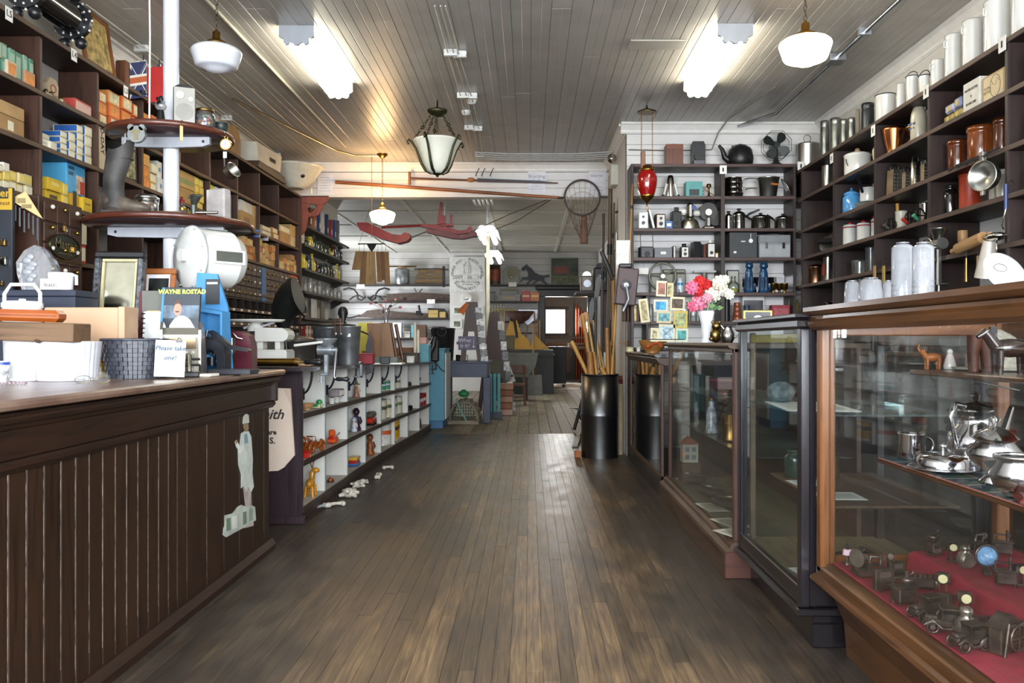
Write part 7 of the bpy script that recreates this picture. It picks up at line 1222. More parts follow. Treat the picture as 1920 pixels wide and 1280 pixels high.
# ======== TOYS AND TINS IN THE CUBBYHOLES
def cz(l,Y):return SZ[l]*zs(Y)+.004
def cell(y,hw):
    for a,b_ in zip(YD,YD[1:]):
        if a<=y<b_:return min(max(y,a+hw+.012),b_-hw-.012)
    return y
def cu(px,l,off=.09):
    Y=6.0
    for _ in range(12):Y=YX(px,fx(Y)-off)
    return (fx(Y)-off,Y,cz(l,Y)),Y/F
WC=wood('9a4f1c','74350e','y',.25,.02,5,coat=.6)
(x,y,z),s=cu(593,1,.062);y=5.50;z+=.008;r=root('wooden_toy_car','varnished orange wooden vintage toy car','toy car',(x,y,z),78);q=MB();L=.2
ob('body',q.prism([(-.1,.02),(.1,.02),(.1,.055),(.03,.065),(.02,.075),(-.03,.07),(-.1,.075)],'y',-.035,.035),WC,r);ob('fender',Tu([(-.11,-.045,.045),(-.075,-.045,.075),(-.03,-.045,.03),(.03,-.045,.03),(.07,-.045,.07),(.11,-.045,.04)],.012,6).tube([(-.11,.045,.045),(-.075,.045,.075),(-.03,.045,.03),(.03,.045,.03),(.07,.045,.07),(.11,.045,.04)],.012,6),WC,r)
for a in (-.075,.075):
    for b_ in (-1,1):w=ob('wheel',Tu([(a+.032*cos(t),b_*.048,.034+.032*sin(t)) for t in cr(16)],.009,6,True).cyl((a,b_*.043,.034),(a,b_*.052,.034),.008,n=8).tube([(a-.03,b_*.048,.034),(a+.03,b_*.048,.034)],.004,4).tube([(a,b_*.048,.004),(a,b_*.048,.064)],.004,4),WC,r)
ob('spare_wheel',Tu([(-.115,.034*cos(t),.075+.034*sin(t)) for t in cr(16)],.009,6,True),WC,r);ob('windscreen',Tu([(.02,-.03,.07),(.01,-.03,.1),(.01,.03,.1),(.02,.03,.07)],.004,4),WC,r);ob('steering',Tu(arc((0,0,.085),.014,0,360,10,'yz'),.003,4),WC,r)
def toy(nm,px,l,lab,cat,parts,off=.09,rz=0,sc=1):
    p,s=cu(px,l,off);p=(p[0],cell(p[1],.07),p[2]);r=root(nm,lab,cat,p,rz)
    for pn,q,m in parts:ob(pn,q.xf(Matrix.Scale(sc,4)),m,r)
    return r
REDP,YELP,GRP,BLP,ORP=pnt('b0231d',.3,coat=.3),pnt('d3a42a',.3,coat=.3),pnt('2f8a4a',.3,coat=.3),pnt('3a6fb0',.3,coat=.3),pnt('d2571f',.3,coat=.3)
toy('wooden_bowl',576,2,'small tan bowl at the left end of the upper cubby row','bowl',(('bowl',La(prof('bowl',.09,.045),16),WD),),.05)
toy('green_toy_train',596,2,'green wooden pull toy in the first upper cubby','toy',(('body',Bx(-.02,.02,-.07,.05,.012,.03,.008),GRP),('head',Ba((0,.045,.035),(.022,.025,.02),8,6),GRP),('wheel',Cy((-.028,-.04,.014),(.028,-.04,.014),.014,n=12),pnt('c9c6a0',.4)),('wheel',Cy((-.028,.03,.014),(.028,.03,.014),.014,n=12),pnt('c9c6a0',.4))),.04)
toy('grey_record_book',632,2,'worn grey clothbound book lying in the second upper cubby','book',(('cover',Bx(-.04,.04,-.07,.07,.045,.1,.004),pnt('8d8588',.6,var=.2)),('pages',Bx(-.038,.041,-.068,.071,.055,.09),PAPER)),.06)
toy('blue_card',630,2,'bright blue picture card behind the grey book','card',(('card',Bx(-.003,.003,-.06,.06,0,.15),BLP),('patch',Bx(.003,.004,-.04,.04,.09,.13),pnt('a9c9df'))),.14)
for k in range(2):toy('white_cup',622+9*k,2,('left','right')[k]+' white enamel cup under the grey book','cup',(('cup',La(prof('cup',.05,.042),14),ENAM),('handle',Tu(arc((.0,.026,.02),.012,-90,90,6,'yz'),.003,4),ENAM)),.05)
def doll(px,l,lab,cs,h,cat='figurine'):
    a,b_,c=[pnt(q,.45,var=.2,sc=40) for q in cs];toy('toy_figurine',px,l,lab,cat,(('body',La([(h*.2,0),(h*.22,h*.1),(h*.14,h*.3),(h*.17,h*.5),(h*.1,h*.66),(h*.05,h*.7)],12),a),('head',Ba((0,0,h*.82),h*.15,10,7),b_),('hat',La([(h*.17,h*.88),(h*.12,h*.92),(h*.08,h),(0,h)],10),c),('arm',Tu([(h*.12,h*.1,h*.6),(h*.2,h*.12,h*.4),(h*.15,h*.1,h*.3)],h*.05,5).tube([(h*.12,-h*.1,h*.6),(h*.2,-h*.12,h*.4),(h*.15,-h*.1,h*.3)],h*.05,5),b_)),.07)
doll(670,2,'cream and red ceramic farmer figurine in the third upper cubby',('9a6a58','cbb894','a99a6a'),.13);doll(668,1,'dark haired doll standing behind the white and blue toy bear',('3a2038','2a1828','241622'),.19);doll(664,1,'white and blue toy bear in the third middle cubby',('c9cfdc','d8d4d0','8fb6d8'),.12);doll(694,0,'brown and red wooden figurine in the fourth bottom cubby',('8a4a20','7a4a2c','6a3a1c'),.19)
def cans(px,l,n,w,h,c,c2,lab,step,off=.06,kind='can',grp='paint cans in the cubbyholes'):
    p,s=cu(px,l,off);h=min(h,.248*zs(p[1]+n*step)-.008)
    for k in range(n):
        y=cell(p[1],w/2)+k*max(step,w+.006);x=fx(y)-off-w*.3-.02*(k % 2);r=root('paint_can','%s, %s' % (lab,('nearest','second','third','farthest')[k] if n>1 else 'standing alone'),'can',(x,y,cz(l,y)),0,grp);ob('can',La(prof('can',w,h),16),pnt('c9c8c2',.35,.3),r);ob('label',La([(w*.497,h*.1),(w*.497,h*.9)],16),pnt(c,.45,var=.15,sc=20),r);ob('stripe',La([(w*.503,h*.5),(w*.503,h*.68)],16),pnt(c2,.45),r)
cans(720,2,3,.09,.1,'3f8a6a','c9cfe0','small green and blue can on the fifth upper shelf',.1);cans(741,2,4,.085,.12,'cdc9b8','6a6a5e','small white can in the sixth upper cubby',.09);cans(720,1,3,.11,.19,'cfc9b4','4d5a3c','cream and green can in the fifth middle cubby',.13);cans(741,1,4,.1,.18,'cfcbbc','6f7f5a','cream and green can in the sixth middle cubby',.12)
cans(718,0,1,.14,.2,'c9941c','3a2a14','yellow tin half hidden behind the orange topped can',.1,.16);cans(729,0,1,.19,.25,'dcdad6','c9602f','large white and orange paint can in the fifth bottom cubby',.1);cans(742,0,2,.13,.25,'d8a420','4a2a14','yellow and black varnish tin in the sixth bottom cubby',.16);cans(760,0,1,.19,.26,'d5d3d0','cfcdc8','plain white bucket can in the seventh bottom cubby',.1)
toy('red_toy_truck',624,1,'red toy tractor and trailer in the second middle cubby','toy truck',(('body',Bx(-.025,.025,-.05,.05,.02,.05,.008),REDP),('cab',Bx(-.022,.022,-.045,-.005,.05,.1,.008),ORP),('wheel',Cy((-.03,-.03,.02),(.03,-.03,.02),.02,n=12),ORP),('wheel',Cy((-.03,.03,.02),(.03,.03,.02),.02,n=12),ORP),('pole',Cy((0,.05,.03),(.0,.22,.05),.005,n=6),pnt('8a8178',.4))),.05)
toy('red_toy_house',575,1,'small red and yellow block toy before the wooden car','toy',(('block',Pr([(-.03,0),(.03,0),(.03,.03),(0,.045),(-.03,.03)],'x',-.02,.02),REDP),('roof',Bx(-.021,.021,-.0,.03,.0,.018),YELP)),.02)
toy('red_toy_bus',695,1,'red toy bus with a dark roof in the fourth middle cubby','toy bus',(('body',Bx(-.04,.04,-.09,.09,.02,.07,.01),REDP),('roof',Bx(-.038,.038,-.085,.085,.07,.12,.012),pnt('4d4a3a',.4)),('wheel',Cy((-.042,-.05,.022),(.042,-.05,.022),.022,n=12),BLK),('wheel',Cy((-.042,.05,.022),(.042,.05,.022),.022,n=12),BLK)),.06)
toy('yellow_toy_truck',664,0,'red and yellow plastic toy truck in the third bottom cubby','toy truck',(('body',Bx(-.035,.035,-.06,.06,.02,.05,.006),REDP),('bed',Bx(-.038,.038,-.07,.07,.05,.075,.004),YELP),('wheel',Cy((-.04,-.04,.018),(.04,-.04,.018),.018,n=10),BLP),('wheel',Cy((-.04,.04,.018),(.04,.04,.018),.018,n=10),BLP)),.06)
YD_=pnt('c98a1e',.3,var=.25,coat=.4);toy('toy_deer',582,0,'yellow painted wooden toy deer in the first bottom cubby','toy deer',(('body',Ba((0,0,.085),(.03,.05,.035),12,8),YD_),('neck',Tu([(0,.03,.09),(0,.045,.13),(0,.05,.155)],[.022,.018,.022],8),YD_),('head',Ba((.02,.05,.165),(.03,.02,.018),10,6),YD_),('antler',Tu([(0,.045,.18),(-.01,.04,.21),(.0,.03,.23)],.004,5).tube([(0,.058,.18),(.0,.07,.21),(.01,.075,.23)],.004,5),pnt('6a4a2a')))+tuple(('leg',Tu([(a,b_,.07),(a*1.3,b_*1.2,.0)],[.012,.008],6),YD_) for a in (-.02,.02) for b_ in (-.035,.035)),.05)
toy('white_rag',633,0,'folded white cloth strip at the back of the second bottom cubby','cloth',(('cloth',Bx(-.03,.03,-.09,.09,0,.012,.004),LG),),.3)
toy('small_wood_mouse',620,0,'tiny brown wooden toy beside the second divider','toy',(('body',Ba((0,0,.02),(.02,.03,.02),8,6),WC),('wheel',Cy((-.022,0,.01),(.022,0,.01),.01,n=8),BLK)),.05)
toy('iron_pot',766,1,'tiny dark pan in the seventh middle cubby','pan',(('pan',La(prof('pot',.09,.05),14),IRON),('handle',Tu([(0,.05,.04),(0,.12,.05)],.006,5),IRON)),.06)
for px,lab in ((765,'dark curved hook tool lying in the seventh upper cubby'),(783,'brass curved tool leaning in the last upper cubby')):toy('hook_tool',px,2,lab,'tool',(('shaft',Tu([(0,-.13,.01),(0,0,.03),(0,.12,.06 if px>770 else .015)],.014,6),OLDBRASS if px>770 else IRON),('head',Ba((0,.12,.06 if px>770 else .02),.024,8,6),OLDBRASS)),.06)
for k in range(3):toy('red_bottle',782+5*k,1,('nearest','middle','farthest')[k]+' dark red tin in the last middle cubby','tin',(('tin',La(prof('can',.1,.14),14),pnt('8a1f2a',.35)),('label',La([(.0505,.05),(.0505,.09)],14),pnt('c9b9c0'))),.07)
toy('brown_bottle',784,0,'brown glass bottle in the last bottom cubby','bottle',(('bottle',La(prof('bottle',.075,.19),14),BROWNG),('cap',La([(.016,.185),(.016,.2),(0,.2)],10),BLK)),.07)
BONE=pnt('c9c3b4',.6,var=.12,sc=30)
for k,(px,py,L,rz,lab) in enumerate(((604,950,.17,70,'long grey leg bone leaning against the cubby base'),(620,950,.1,35,'knobbly white bone beside the leg bone'),(645,933,.13,10,'largest whitish vertebra on the floor'),(662,915,.1,50,'ridged vertebra beyond the largest one'),(672,908,.08,70,'pale vertebra touching the cubby base'),(701,896,.13,95,'slim bone lying along the cubby base'),(720,880,.07,20,'small bluish bone farthest along the floor'))):
    Y=F*H/(py-CY);x=(px-CX)*Y/F+.035;r=root('old_bone',lab,'bone',(x-.03*(k==0),Y-.12*(k==0),.001),rz,'old bones on the floor')
    if k in (2,3,4):q=Ba((0,0,.03),(.04,.035,.03),10,7);[q.tube([(0,0,.03),(.06*cos(a),.06*sin(a),.03+.02*sin(a*3))],[.022,.01],6) for a in (0,.9,2.2,3.4,4.6,5.5)];ob('vertebra',q.xf(Matrix.Scale(L/.13*1.2,4)),BONE,r)
    else:ob('shaft',Tu([(-L/2,0,.02),(0,.004,.022),(L/2,0,.02)],[.014,.01,.014],8),BONE if k else pnt('9fa3a6',.6),r);[ob('knuckle',Ba((s_*L/2,.01*t,.018),.017,8,6),BONE,r) for s_ in (-1,1) for t in (-1,1)]
# ======== BACK ROOM
def TH(nm,lab,cat,loc,parts,rz=0,group=None,rot=None):
    r=root(nm,lab,cat,loc,rz,group,rot)
    for pn,q,m in parts:ob(pn,q,m,r)
    return r
Ys=18.95;SB=Ys/F
DKW=wood('2c211d','1a1311','x',.5,.04);DKY2=wood('221a17','140f0d','y',.5,.04)
r=root('plank_shelves','three long dark shelves across the left part of the back wall','shelves',(-3,19.19,0));[ob('shelf',Bx(-1.6,1.2,-.36,-.01,z-.03,z,.003),DKW,r) for z in (2.425,2.035,1.645,1.2)]
r=root('plank_shelves','dark shelves on the back wall right of the white column','shelves',(-.3,19.19,0));ob('shelf',Bx(-.6,1.5,-.36,-.01,2.395,2.425,.003),DKW,r);ob('shelf',Bx(-.6,.48,-.36,-.01,2.005,2.035,.003),DKW,r);ob('rail',Bx(-.6,.48,-.04,-.01,1.55,1.59),DKW,r);ob('rail',Bx(-.6,.48,-.04,-.01,1.3,1.33),DKW,r)
def bp(px,z):return (XX(px,Ys),Ys,z+.001)
def bh(py,z):return ZZ(py,Ys)-z
TH('white_column','white boxed column on the back wall carrying the postmark sign','column',(-1.38,18.9,0),(('shaft',Bx(-.4,.4,-.3,.29,0,3.19,.004),BOARDM),('cap',Bx(-.44,.44,-.34,.29,3.05,3.12,.01),BOARDM)))
Yq=18.55;sq=Yq/F;r=root('postmark_sign','large square white sign with a round postmark and milk can','sign',(XX(876,Yq),Yq,ZZ(514,Yq)));w=33*sq;ob('board',Bx(-w,w,0,.02,-w,w,.003),pnt('e3e3e0'),r);GI=pnt('77787a',.6)
def arc_text(s_,a0,a1,rad,size,up=1):
    for k,ch in enumerate(s_):
        if ch==' ': continue
        a=math.radians(a0+(a1-a0)*k/(len(s_)-1));text(r,ch,size,(rad*cos(a),-.002,rad*sin(a)),(90,math.degrees(-a)+90 if up else math.degrees(-a)-90,0),GI,'letter')
arc_text('CANADA POST . POSTES CANADA',185,-5,w*.84,.085);arc_text('SHUBENACADIE NS',215,325,w*.84,.085,0)
text(r,'2009 - 06 - 18',.115,(0,-.002,-w*.18),(90,0,0),GI);text(r,'The Milk Can Capital\nof Canada',.062,(0,-.002,-w*.5),(90,0,0),GI,ls=.9);ob('rules',Bx(-w*.62,w*.62,-.001,0,-w*.045,-w*.03).box(-w*.62,w*.62,-.001,0,-w*.325,-w*.31),GI,r)
ob('milk_can_drawing',Tu([(a*w,-.002,b_*w) for a,b_ in ((-.18,.06),(-.18,.5),(-.1,.6),(-.1,.7),(.1,.7),(.1,.6),(.18,.5),(.18,.06))],.004,4,True).tube([(-.18*w,-.002,.5*w),(.18*w,-.002,.5*w)],.003,4).tube([(.08*w,-.002,.06*w),(.08*w,-.002,.5*w)],.003,4).tube([(-.12*w,-.002,.62*w),(-.22*w,-.002,.55*w),(-.19*w,-.002,.45*w)],.003,4),GI,r)
TH('wall_plate','round white plate below the postmark sign','plate',(XX(875,18.56),18.57,ZZ(560,18.56)),(('plate',La([(0,0),(.1,0),(.13,.015),(.12,.02),(0,.008)],24).xf(RT(rx=90)),ENAM),('print',Bx(-.05,.05,-.022,-.018,-.02,.0),GI)))
for k,(px,py) in enumerate(((858,582),(897,583),(857,607))):TH('small_photo',('upper left small photograph on the white column','upper right small photograph on the white column','lower left small photograph on the white column')[k],'photograph',(XX(px,18.58),18.585,ZZ(py,18.58)),(('mount',Bx(-.11,.11,0,.012,-.11,.11),pnt('e8e8e4')),('image',Bx(-.07,.07,-.002,0,-.06,.06),pnt('77806f',var=.6,sc=12))))
TH('tin_canister','grey metal drum with a flat wide wooden lid on the top back shelf','canister',bp(754,2.425),(('drum',La([(.15,0),(.17,.05),(.165,.34),(.14,.36)],20),GZ),('paddle',Bx(-.32,.33,-.03,.03,.4,.43,.01),OLDBRASS),('neck',Cy((0,0,.36),(0,0,.4),.1,n=14),WDX)))
TH('wooden_sled','worn wooden slatted sled on the top back shelf','sled',bp(810,2.425),tuple(('slat',Bx(-.38+.03*k,.3,-.02,.02,.03+.11*k,.12+.11*k,.006),wood('6b5330','4a3820','x')) for k in range(3))+(('runner',Bx(.24,.3,-.03,.03,-.06,.42,.008),DKW),('bar',Tu([(-.4,-.03,.35),(.1,-.03,.36),(.38,-.03,.34)],.014,5),DKW)))
for k,(px,sgn) in enumerate(((662,1),(713,-1))):
    q=Tu([(sgn*a*SB,0,b_*SB) for a,b_ in ((-18,19),(-8,22),(2,19),(8,12),(9,2),(16,-1),(24,6))],.02,6).tube([(sgn*a*SB,-.02,b_*SB) for a,b_ in ((-6,0),(2,6),(12,8),(22,2))],.018,6);TH('ice_tongs',('left pair of curved iron ice tongs','right pair of curved iron ice tongs')[k]+' on the second back shelf','tongs',bp(px,2.075),(('arm',q,IRON),))
RST=pnt('4a3a32',.6,.2,.3,15)
q=Pr([(-.7,.0),(.75,-.0),(.75,.16),(.1,.2),(-.7,.17)],'y',-.008,.008)
TH('crosscut_saw','long rusty crosscut saw lying on the second back shelf','saw',bp(782,2.04),(('blade',q,RST),('teeth',Pr([(x_*.05-.65,0) if x_ % 2 else (x_*.05-.65,-.03) for x_ in range(18)]+[(.2,.02),(-.65,.02)],'y',-.006,.006).xf(Matrix.Translation((0,0,.03))),RST),('handle',Tu([(.0,0,.18),(-.06,0,.3)],.012,5).tube([(.03,0,.18),(.12,0,.29)],.012,5).tube([(-.7,0,.1),(-.9,0,.12),(-1.1,0,.05)],.015,5),RST)))
q=Pr([(-1.1,.02),(-.2,-.0),(.5,.0),(.55,.1),(-.2,.14),(-.6,.2),(-.9,.17)],'y',-.008,.008);TH('pit_saw','long dark saw with curved handle on the third back shelf','saw',bp(762,1.66),(('blade',q,RST),('handle',Tu([(-1.05,0,.06),(-1.3,0,.0),(-1.42,0,-.0+.02)],.018,6),DKW),('bracket',Bx(.22,.34,-.03,.03,.06,.16).tube([(.3,0,.16),(.28,0,.29)],.03,6),IRON)))
TH('bread_box','small yellowed wooden radio with rounded top on the third back shelf','radio',bp(822,1.645),(('case',Pr([(-.23,0),(.21,0),(.21,.12),(.14,.22),(-.23,.24)],'y',-.1,.1),DKW),('panel',Bx(-.22,-.0,-.104,-.1,.02,.19),pnt('b3995a')),('panel',Bx(.04,.17,-.104,-.1,.02,.15),pnt('b3995a')),('line',Bx(-.2,-.02,-.106,-.104,.1,.11),pnt('8a7440'))))
for k,(px,w_,h_,c) in enumerate(((746,.2,.35,'d8d8d8'),(763,.16,.15,'b9b3a9'),(791,.22,.3,'5a4030'),(823,.3,.26,'3a2f2a'),(776,.1,.3,'6f9fa8'))):TH('storage_box',('white upright panel','pale box','brown wooden carton','dark iron lump','teal narrow box')[k]+' on the lowest back shelf','box',bp(px,1.2),(('box',Bx(-w_/2,w_/2,-.08+.05*(k % 2),.08,0,h_,.01),pnt(c,.6,var=.2)),('lip',Bx(-w_/2-.005,w_/2+.005,-.085,.085,h_*.85,h_*.9),pnt(c,.5))))
for k,(px,py) in enumerate(((676,537),(808,565),(961,533))):TH('shelf_ticket',('small white ticket under the hanging aprons','white ticket under the crosscut saw','white ticket under the round topped clock')[k],'ticket',(XX(px,18.82),18.815,ZZ(py,18.82)),(('ticket',Bx(-.09,.09,0,.008,-.05,.05),PAPER),('pin',Bx(-.01,.01,-.004,0,.03,.04),INK)))
TH('red_can','dark rusty red can on the top shelf beside the white post','can',bp(928,2.425),(('can',La([(.12,0),(.12,.44),(0,.45)],18),pnt('4a3a34')),('label',La([(.122,.08),(.122,.34)],18),pnt('8a4426',var=.3))))
TH('mantel_clock','grey arched metal clock case on the top back shelf','clock',bp(959,2.425),(('case',Pr([(-.17,0),(.17,0),(.17,.33),(.12,.41),(-.12,.41),(-.17,.33)],'y',-.1,.1),OL),('face',Cy((0,-.115,.25),(0,-.1,.25),.11,n=20),pnt('7a7254')),('knob',Ba((0,-.12,.16),.035,8,6),STEEL)))
hs=[(-27,8),(-24,14),(-13,15),(-12,22),(-16,30),(-22,27),(-26,29),(-24,34),(-17,38),(-15,41),(-13,37),(-6,32),(0,24),(10,19),(20,18),(28,20),(30,17),(22,14),(19,12),(20,7),(26,1),(22,0),(14,6),(10,8),(2,3),(-6,0),(-3,3),(4,9),(-4,9),(-14,0),(-16,3),(-10,8),(-22,10),(-27,4)]
TH('horse_weathervane','black sheet metal running horse on the top back shelf','weathervane',bp(1002,2.425),(('horse',Pr([(a*SB*.95,b_*SB*.95) for a,b_ in hs],'y',-.012,.012),pnt('1b1d26')),('rod',Bx(-.18,.2,-.01,.01,0,.012),IRON)))
TH('farm_painting','dark framed farmyard painting standing on the top back shelf','painting',bp(1058,2.425),(('frame',Bx(-.32,.32,0,.03,0,.62,.004),pnt('8a8a7e')),('canvas',Bx(-.3,.32,-.004,0,.02,.6),pnt('2c3424',var=.8,sc=5)),('barn',Bx(-.24,.1,-.006,-.004,.25,.42),pnt('6b2f1c',var=.3)),('field',Bx(-.3,.3,-.0055,-.004,.02,.2),pnt('4f5230',var=.5))))
TH('mantel_radio','pale portable radio with a wire carrying frame on the back shelf','radio',bp(954,2.035),(('case',Bx(-.27,.27,-.1,.1,0,.16,.01),pnt('8d8b8d')),('dial',Bx(-.16,.14,-.104,-.1,.06,.1),pnt('b8a070')),('handle',Tu([(-.19,0,.16),(-.19,0,.28),(.19,0,.28),(.19,0,.16)],.02,5),pnt('a9a88a'))))
for k,(px,c) in enumerate(((986,'a02018'),(1003,'b8621c'))):TH('printed_tin',('red printed tin','orange printed tin with a round emblem')[k]+' on the second back shelf','tin',bp(px,2.035),(('tin',Bx(-.1,.1,-.08,.08,0,.24-.03*k,.004),pnt(c,.4,var=.2,sc=20)),('band',Bx(-.08,.08,-.084,-.08,.1,.14),pnt('d8c08a'))))
TH('black_tin','small black tin beside the white post','tin',bp(922,2.035),(('tin',Bx(-.07,.07,-.07,.07,0,.22,.004),BLK),('lid',Bx(-.075,.075,-.075,.075,.2,.225,.004),IRON)))
TOOLW=wood('a8793f','7d5628','z',.5,.06)
def tool(px0,py0,px1,py1,Y,rad,lab,nm,head=None,m=TOOLW,cat='tool'):
    a=Vector(W(px0,py0,Y));b_=Vector(W(px1,py1,Y));r=root(nm,lab,cat,a);ob('shaft',Cy((0,0,0),b_-a,rad,rad*.85,8),m,r)
    if py0<705 and Y>18:ob('hook',Tu([(b_-a)*.8,(b_-a)*.8+Vector((0,19.188-Y,0))],.008,4),IRON,r)
    if head:
        for pn,q,hm in head:ob(pn,q.xf(Matrix.Translation(b_-a)),hm,r)
def tines(n_,w_,L_,cur=.0):
    q=Tu([(-w_/2,0,0),(w_/2,0,0)],.014,5)
    for k in range(n_):x_=-w_/2+w_*k/(n_-1);q.tube([(x_,0,0),(x_,-cur,L_*.6),(x_*1.05,-cur*.5,L_)],.009,4)
    return q
tool(947,700,946,580,18.6,.016,'long handled wooden hay rake hung on the back wall','hay_rake',(('rake_bar',tines(9,.55,-.12),pnt('a89a5c',.6)),));tool(931,640,932,585,18.7,.014,'curved tine manure fork hung beside the post','hay_fork',(('tines',tines(6,.3,.18,.1),metal('8a8a7a',.4)),))
tool(972,640,974,600,18.35,.016,'short broom of dark red twigs hung on the back wall','twig_broom',(('twigs',La([(.03,0),(.2,-.12),(.34,-.2),(.2,-.02),(.05,.08)],16,sy=.5).xf(RT(rz=0,rx=180)),pnt('4a2a20',.8,var=.6,sc=40)),),IRON,'broom')
tool(1010,733,1002,585,18.4,.02,'long wooden shovel handle leaning beside the black door frame','shovel');tool(1014,732,1012,600,18.6,.018,'second wooden handle leaning closest to the black door frame','shovel')
tool(1000,738,1000,612,17.2,.018,'wide grain shovel leaning by the door','shovel',(('grip',Bx(-.07,.07,-.012,.012,0,.03),TOOLW),('blade',Pr([(-.2,-1.45),(.2,-1.45),(.17,-1.0),(-.17,-1.0)],'y',-.03,0),pnt('5c5a55',.4,.6)),))
tool(982,660,990,605,18.9,.014,'spade hung blade upward on the back wall','spade',(('blade',Pr([(0,-.05),(.2,.1),(.22,.3),(-.22,.3),(-.2,.1)],'y',-.012,.012),pnt('a9adba',.35,.5)),))
YM=pnt('c08f1a',.45);TH('yellow_implement','bright yellow painted farm implement behind the wooden chair','implement',(XX(965,17.8),17.8,.95),(('hopper',Pr([(-.2,0),(.35,0),(.3,.2),(.14,.35),(.05,.62),(-.1,.62),(-.2,.3)],'y',-.12,.12),YM),('arm',Tu([(.05,-.14,.25),(.0,-.15,.6),(-.1,-.14,.65)],.03,6),IRON),('skirt',Pr([(.3,0),(.75,0),(.45,.3)],'y',-.1,.1),YM),('crate',Bx(-.4,0,-.15,.1,0,.3,.01),wood('5d5632','434023','x'))))
TH('implement_stand','dark chest carrying the yellow implement','chest',(XX(968,17.8),17.8,0),(('chest',Bx(-.55,.8,-.2,.3,0,.94,.01),pnt('3a3c3e',.6)),('lid',Bx(-.57,.82,-.22,.32,.8,.845),pnt('2d2e30',.6))))
TH('grey_trough','grey rounded metal trough behind the brown chair','trough',(XX(960,15.8),15.8,.45),(('trough',Pr([(-.5,.45),(-.45,.2),(-.3,.0),(.3,.0),(.45,.2),(.5,.45)],'y',-.2,.2),pnt('6d6f66')),('leg',Bx(-.3,-.24,-.15,.15,-.45,.0),DKW),('leg',Bx(.24,.3,-.15,.15,-.45,.0),DKW)))
Yt=11.3;st=Yt/F;BT_=pnt('3a4258',var=.12);x0,x1=XX(826,Yt),XX(918,Yt);r=root('blue_table','dark blue painted work table with thick legs','table',((x0+x1)/2,Yt+.35,0));hw=(x1-x0)/2;ht=ZZ(677,Yt)
ob('top',Bx(-hw,hw,-.35,.6,ht-.03,ht,.005),BT_,r);ob('apron',Bx(-hw+.04,hw-.04,-.33,.55,ht-.22,ht-.03),BT_,r);[ob('leg',Bx(a-.05,a+.05,b_-.05,b_+.05,0,ht-.22,.006),BT_,r) for a in (-hw+.03,hw-.04) for b_ in (-.26,.5)]
r=root('lobster_trap','weathered half round lobster trap of bent wood and netting under the table','lobster trap',(XX(868,11.15),11.5,0));TW=wood('8a8070','6a6253','x',.8,.1);rw=.19
for a in (-.28,.0,.28):ob('bow',Tu([(rw*cos(t),a,.06+rw*1.25*sin(t)) for t in [PI*k/12 for k in range(13)]],.018,5),TW,r)
for k in range(9):t=PI*k/8;ob('lath',Bx(-.015,.015,-.32,.32,-.006,.006).xf(RT(((rw+.02)*cos(t),0,.06+(rw*1.25+.02)*sin(t)),0,90-math.degrees(t),0)),TW,r)
ob('sill',Bx(-rw-.02,rw+.02,-.32,-.27,0,.05).box(-rw-.02,rw+.02,.27,.32,0,.05),TW,r);q=MB()
for k in range(-5,6):zz=.06+1.25*math.sqrt(max(0,rw*rw-(k*rw/5.5)**2));q.tube([(k*rw/5.5,-.28,.05),(k*rw/5.5,-.28,zz)],.005,3)
for k in range(1,6):hw_=math.sqrt(max(0,rw*rw-((k*rw*1.25/6)/1.25)**2));q.tube([(-hw_,-.28,.06+k*rw*1.25/6),(hw_,-.28,.06+k*rw*1.25/6)],.005,3)
ob('netting',q,pnt('3a5a44',.8),r);ob('rope',Tu([(-.1,-.3,.35),(-.04,-.32,.2),(.04,-.31,.05)],.012,5),pnt('6fa8a0',.7),r)
TH('green_buoy','bright green bait box on top of the lobster trap','bait box',(XX(868,11.6),11.75,.06+rw*1.25+.03),(('box',Ba((0,0,.05),(.08,.06,.05),10,6),pnt('2f8a52')),('cap',Cy((0,0,.09),(0,0,.11),.03,n=10),pnt('2f8a52'))))
Yb_=11.45;V('black_boiler',[(.8,0),(.85,.05),(1,.95),(1.03,.96),(1.03,1),(.2,1.02),(0,1.02)],XX(829,Yb_),Yb_+.1,ht+.001,50*Yb_/F*.92,ZZ(615,Yb_)-ht,pnt('242428',.2),'big black iron cauldron on the blue table','cauldron',n=28,parts=(('handle',Tu(arc((0,-.17,.4),.06,0,360,12),.012,5),IRON),))
def aframe(px,py,Y,lab,ph=1):
    s=Y/F;r=root('a_frame_stand',lab,'display stand',(XX(px,Y),Y,ht+.001 if ph else 0));z1_=ZZ(py,Y)-r.location.z;PB=wood('3c231b','281712','z',.5,.04);b_=(20 if ph else 30)*s
    ob('front_leg',Pr([(-b_,0),(-b_+.07,0),(-.0,z1_),(-.06,z1_)],'y',-.03,.03),PB,r);ob('rear_leg',Pr([(b_*1.1,0),(b_*1.1-.07,0),(.0,z1_),(.09,z1_)],'y',-.03,.03),PB,r);ob('header',Pr([(-b_*.52,z1_*.5),(b_*.55,z1_*.5),(.08,z1_),(-.06,z1_)],'y',-.02,.0),PB,r)
    for k in range(9):f=k/9;x_=b_*1.1*(1-f)+.07*f;ob('photo',Bx(x_-.02,x_+.075,-.05,-.03,z1_*f*.92,z1_*(f*.92+.09)),pnt(('b9bcc0','6a6d70','d8d8d8','3c3c40')[k % 4],.4,var=.5,sc=20),r)
    return r,z1_
r,z1_=aframe(883,566,11.3,'tall dark wooden A frame stand edged with photographs');aframe(925,585,13.4,'second dark A frame display behind the white post',0)
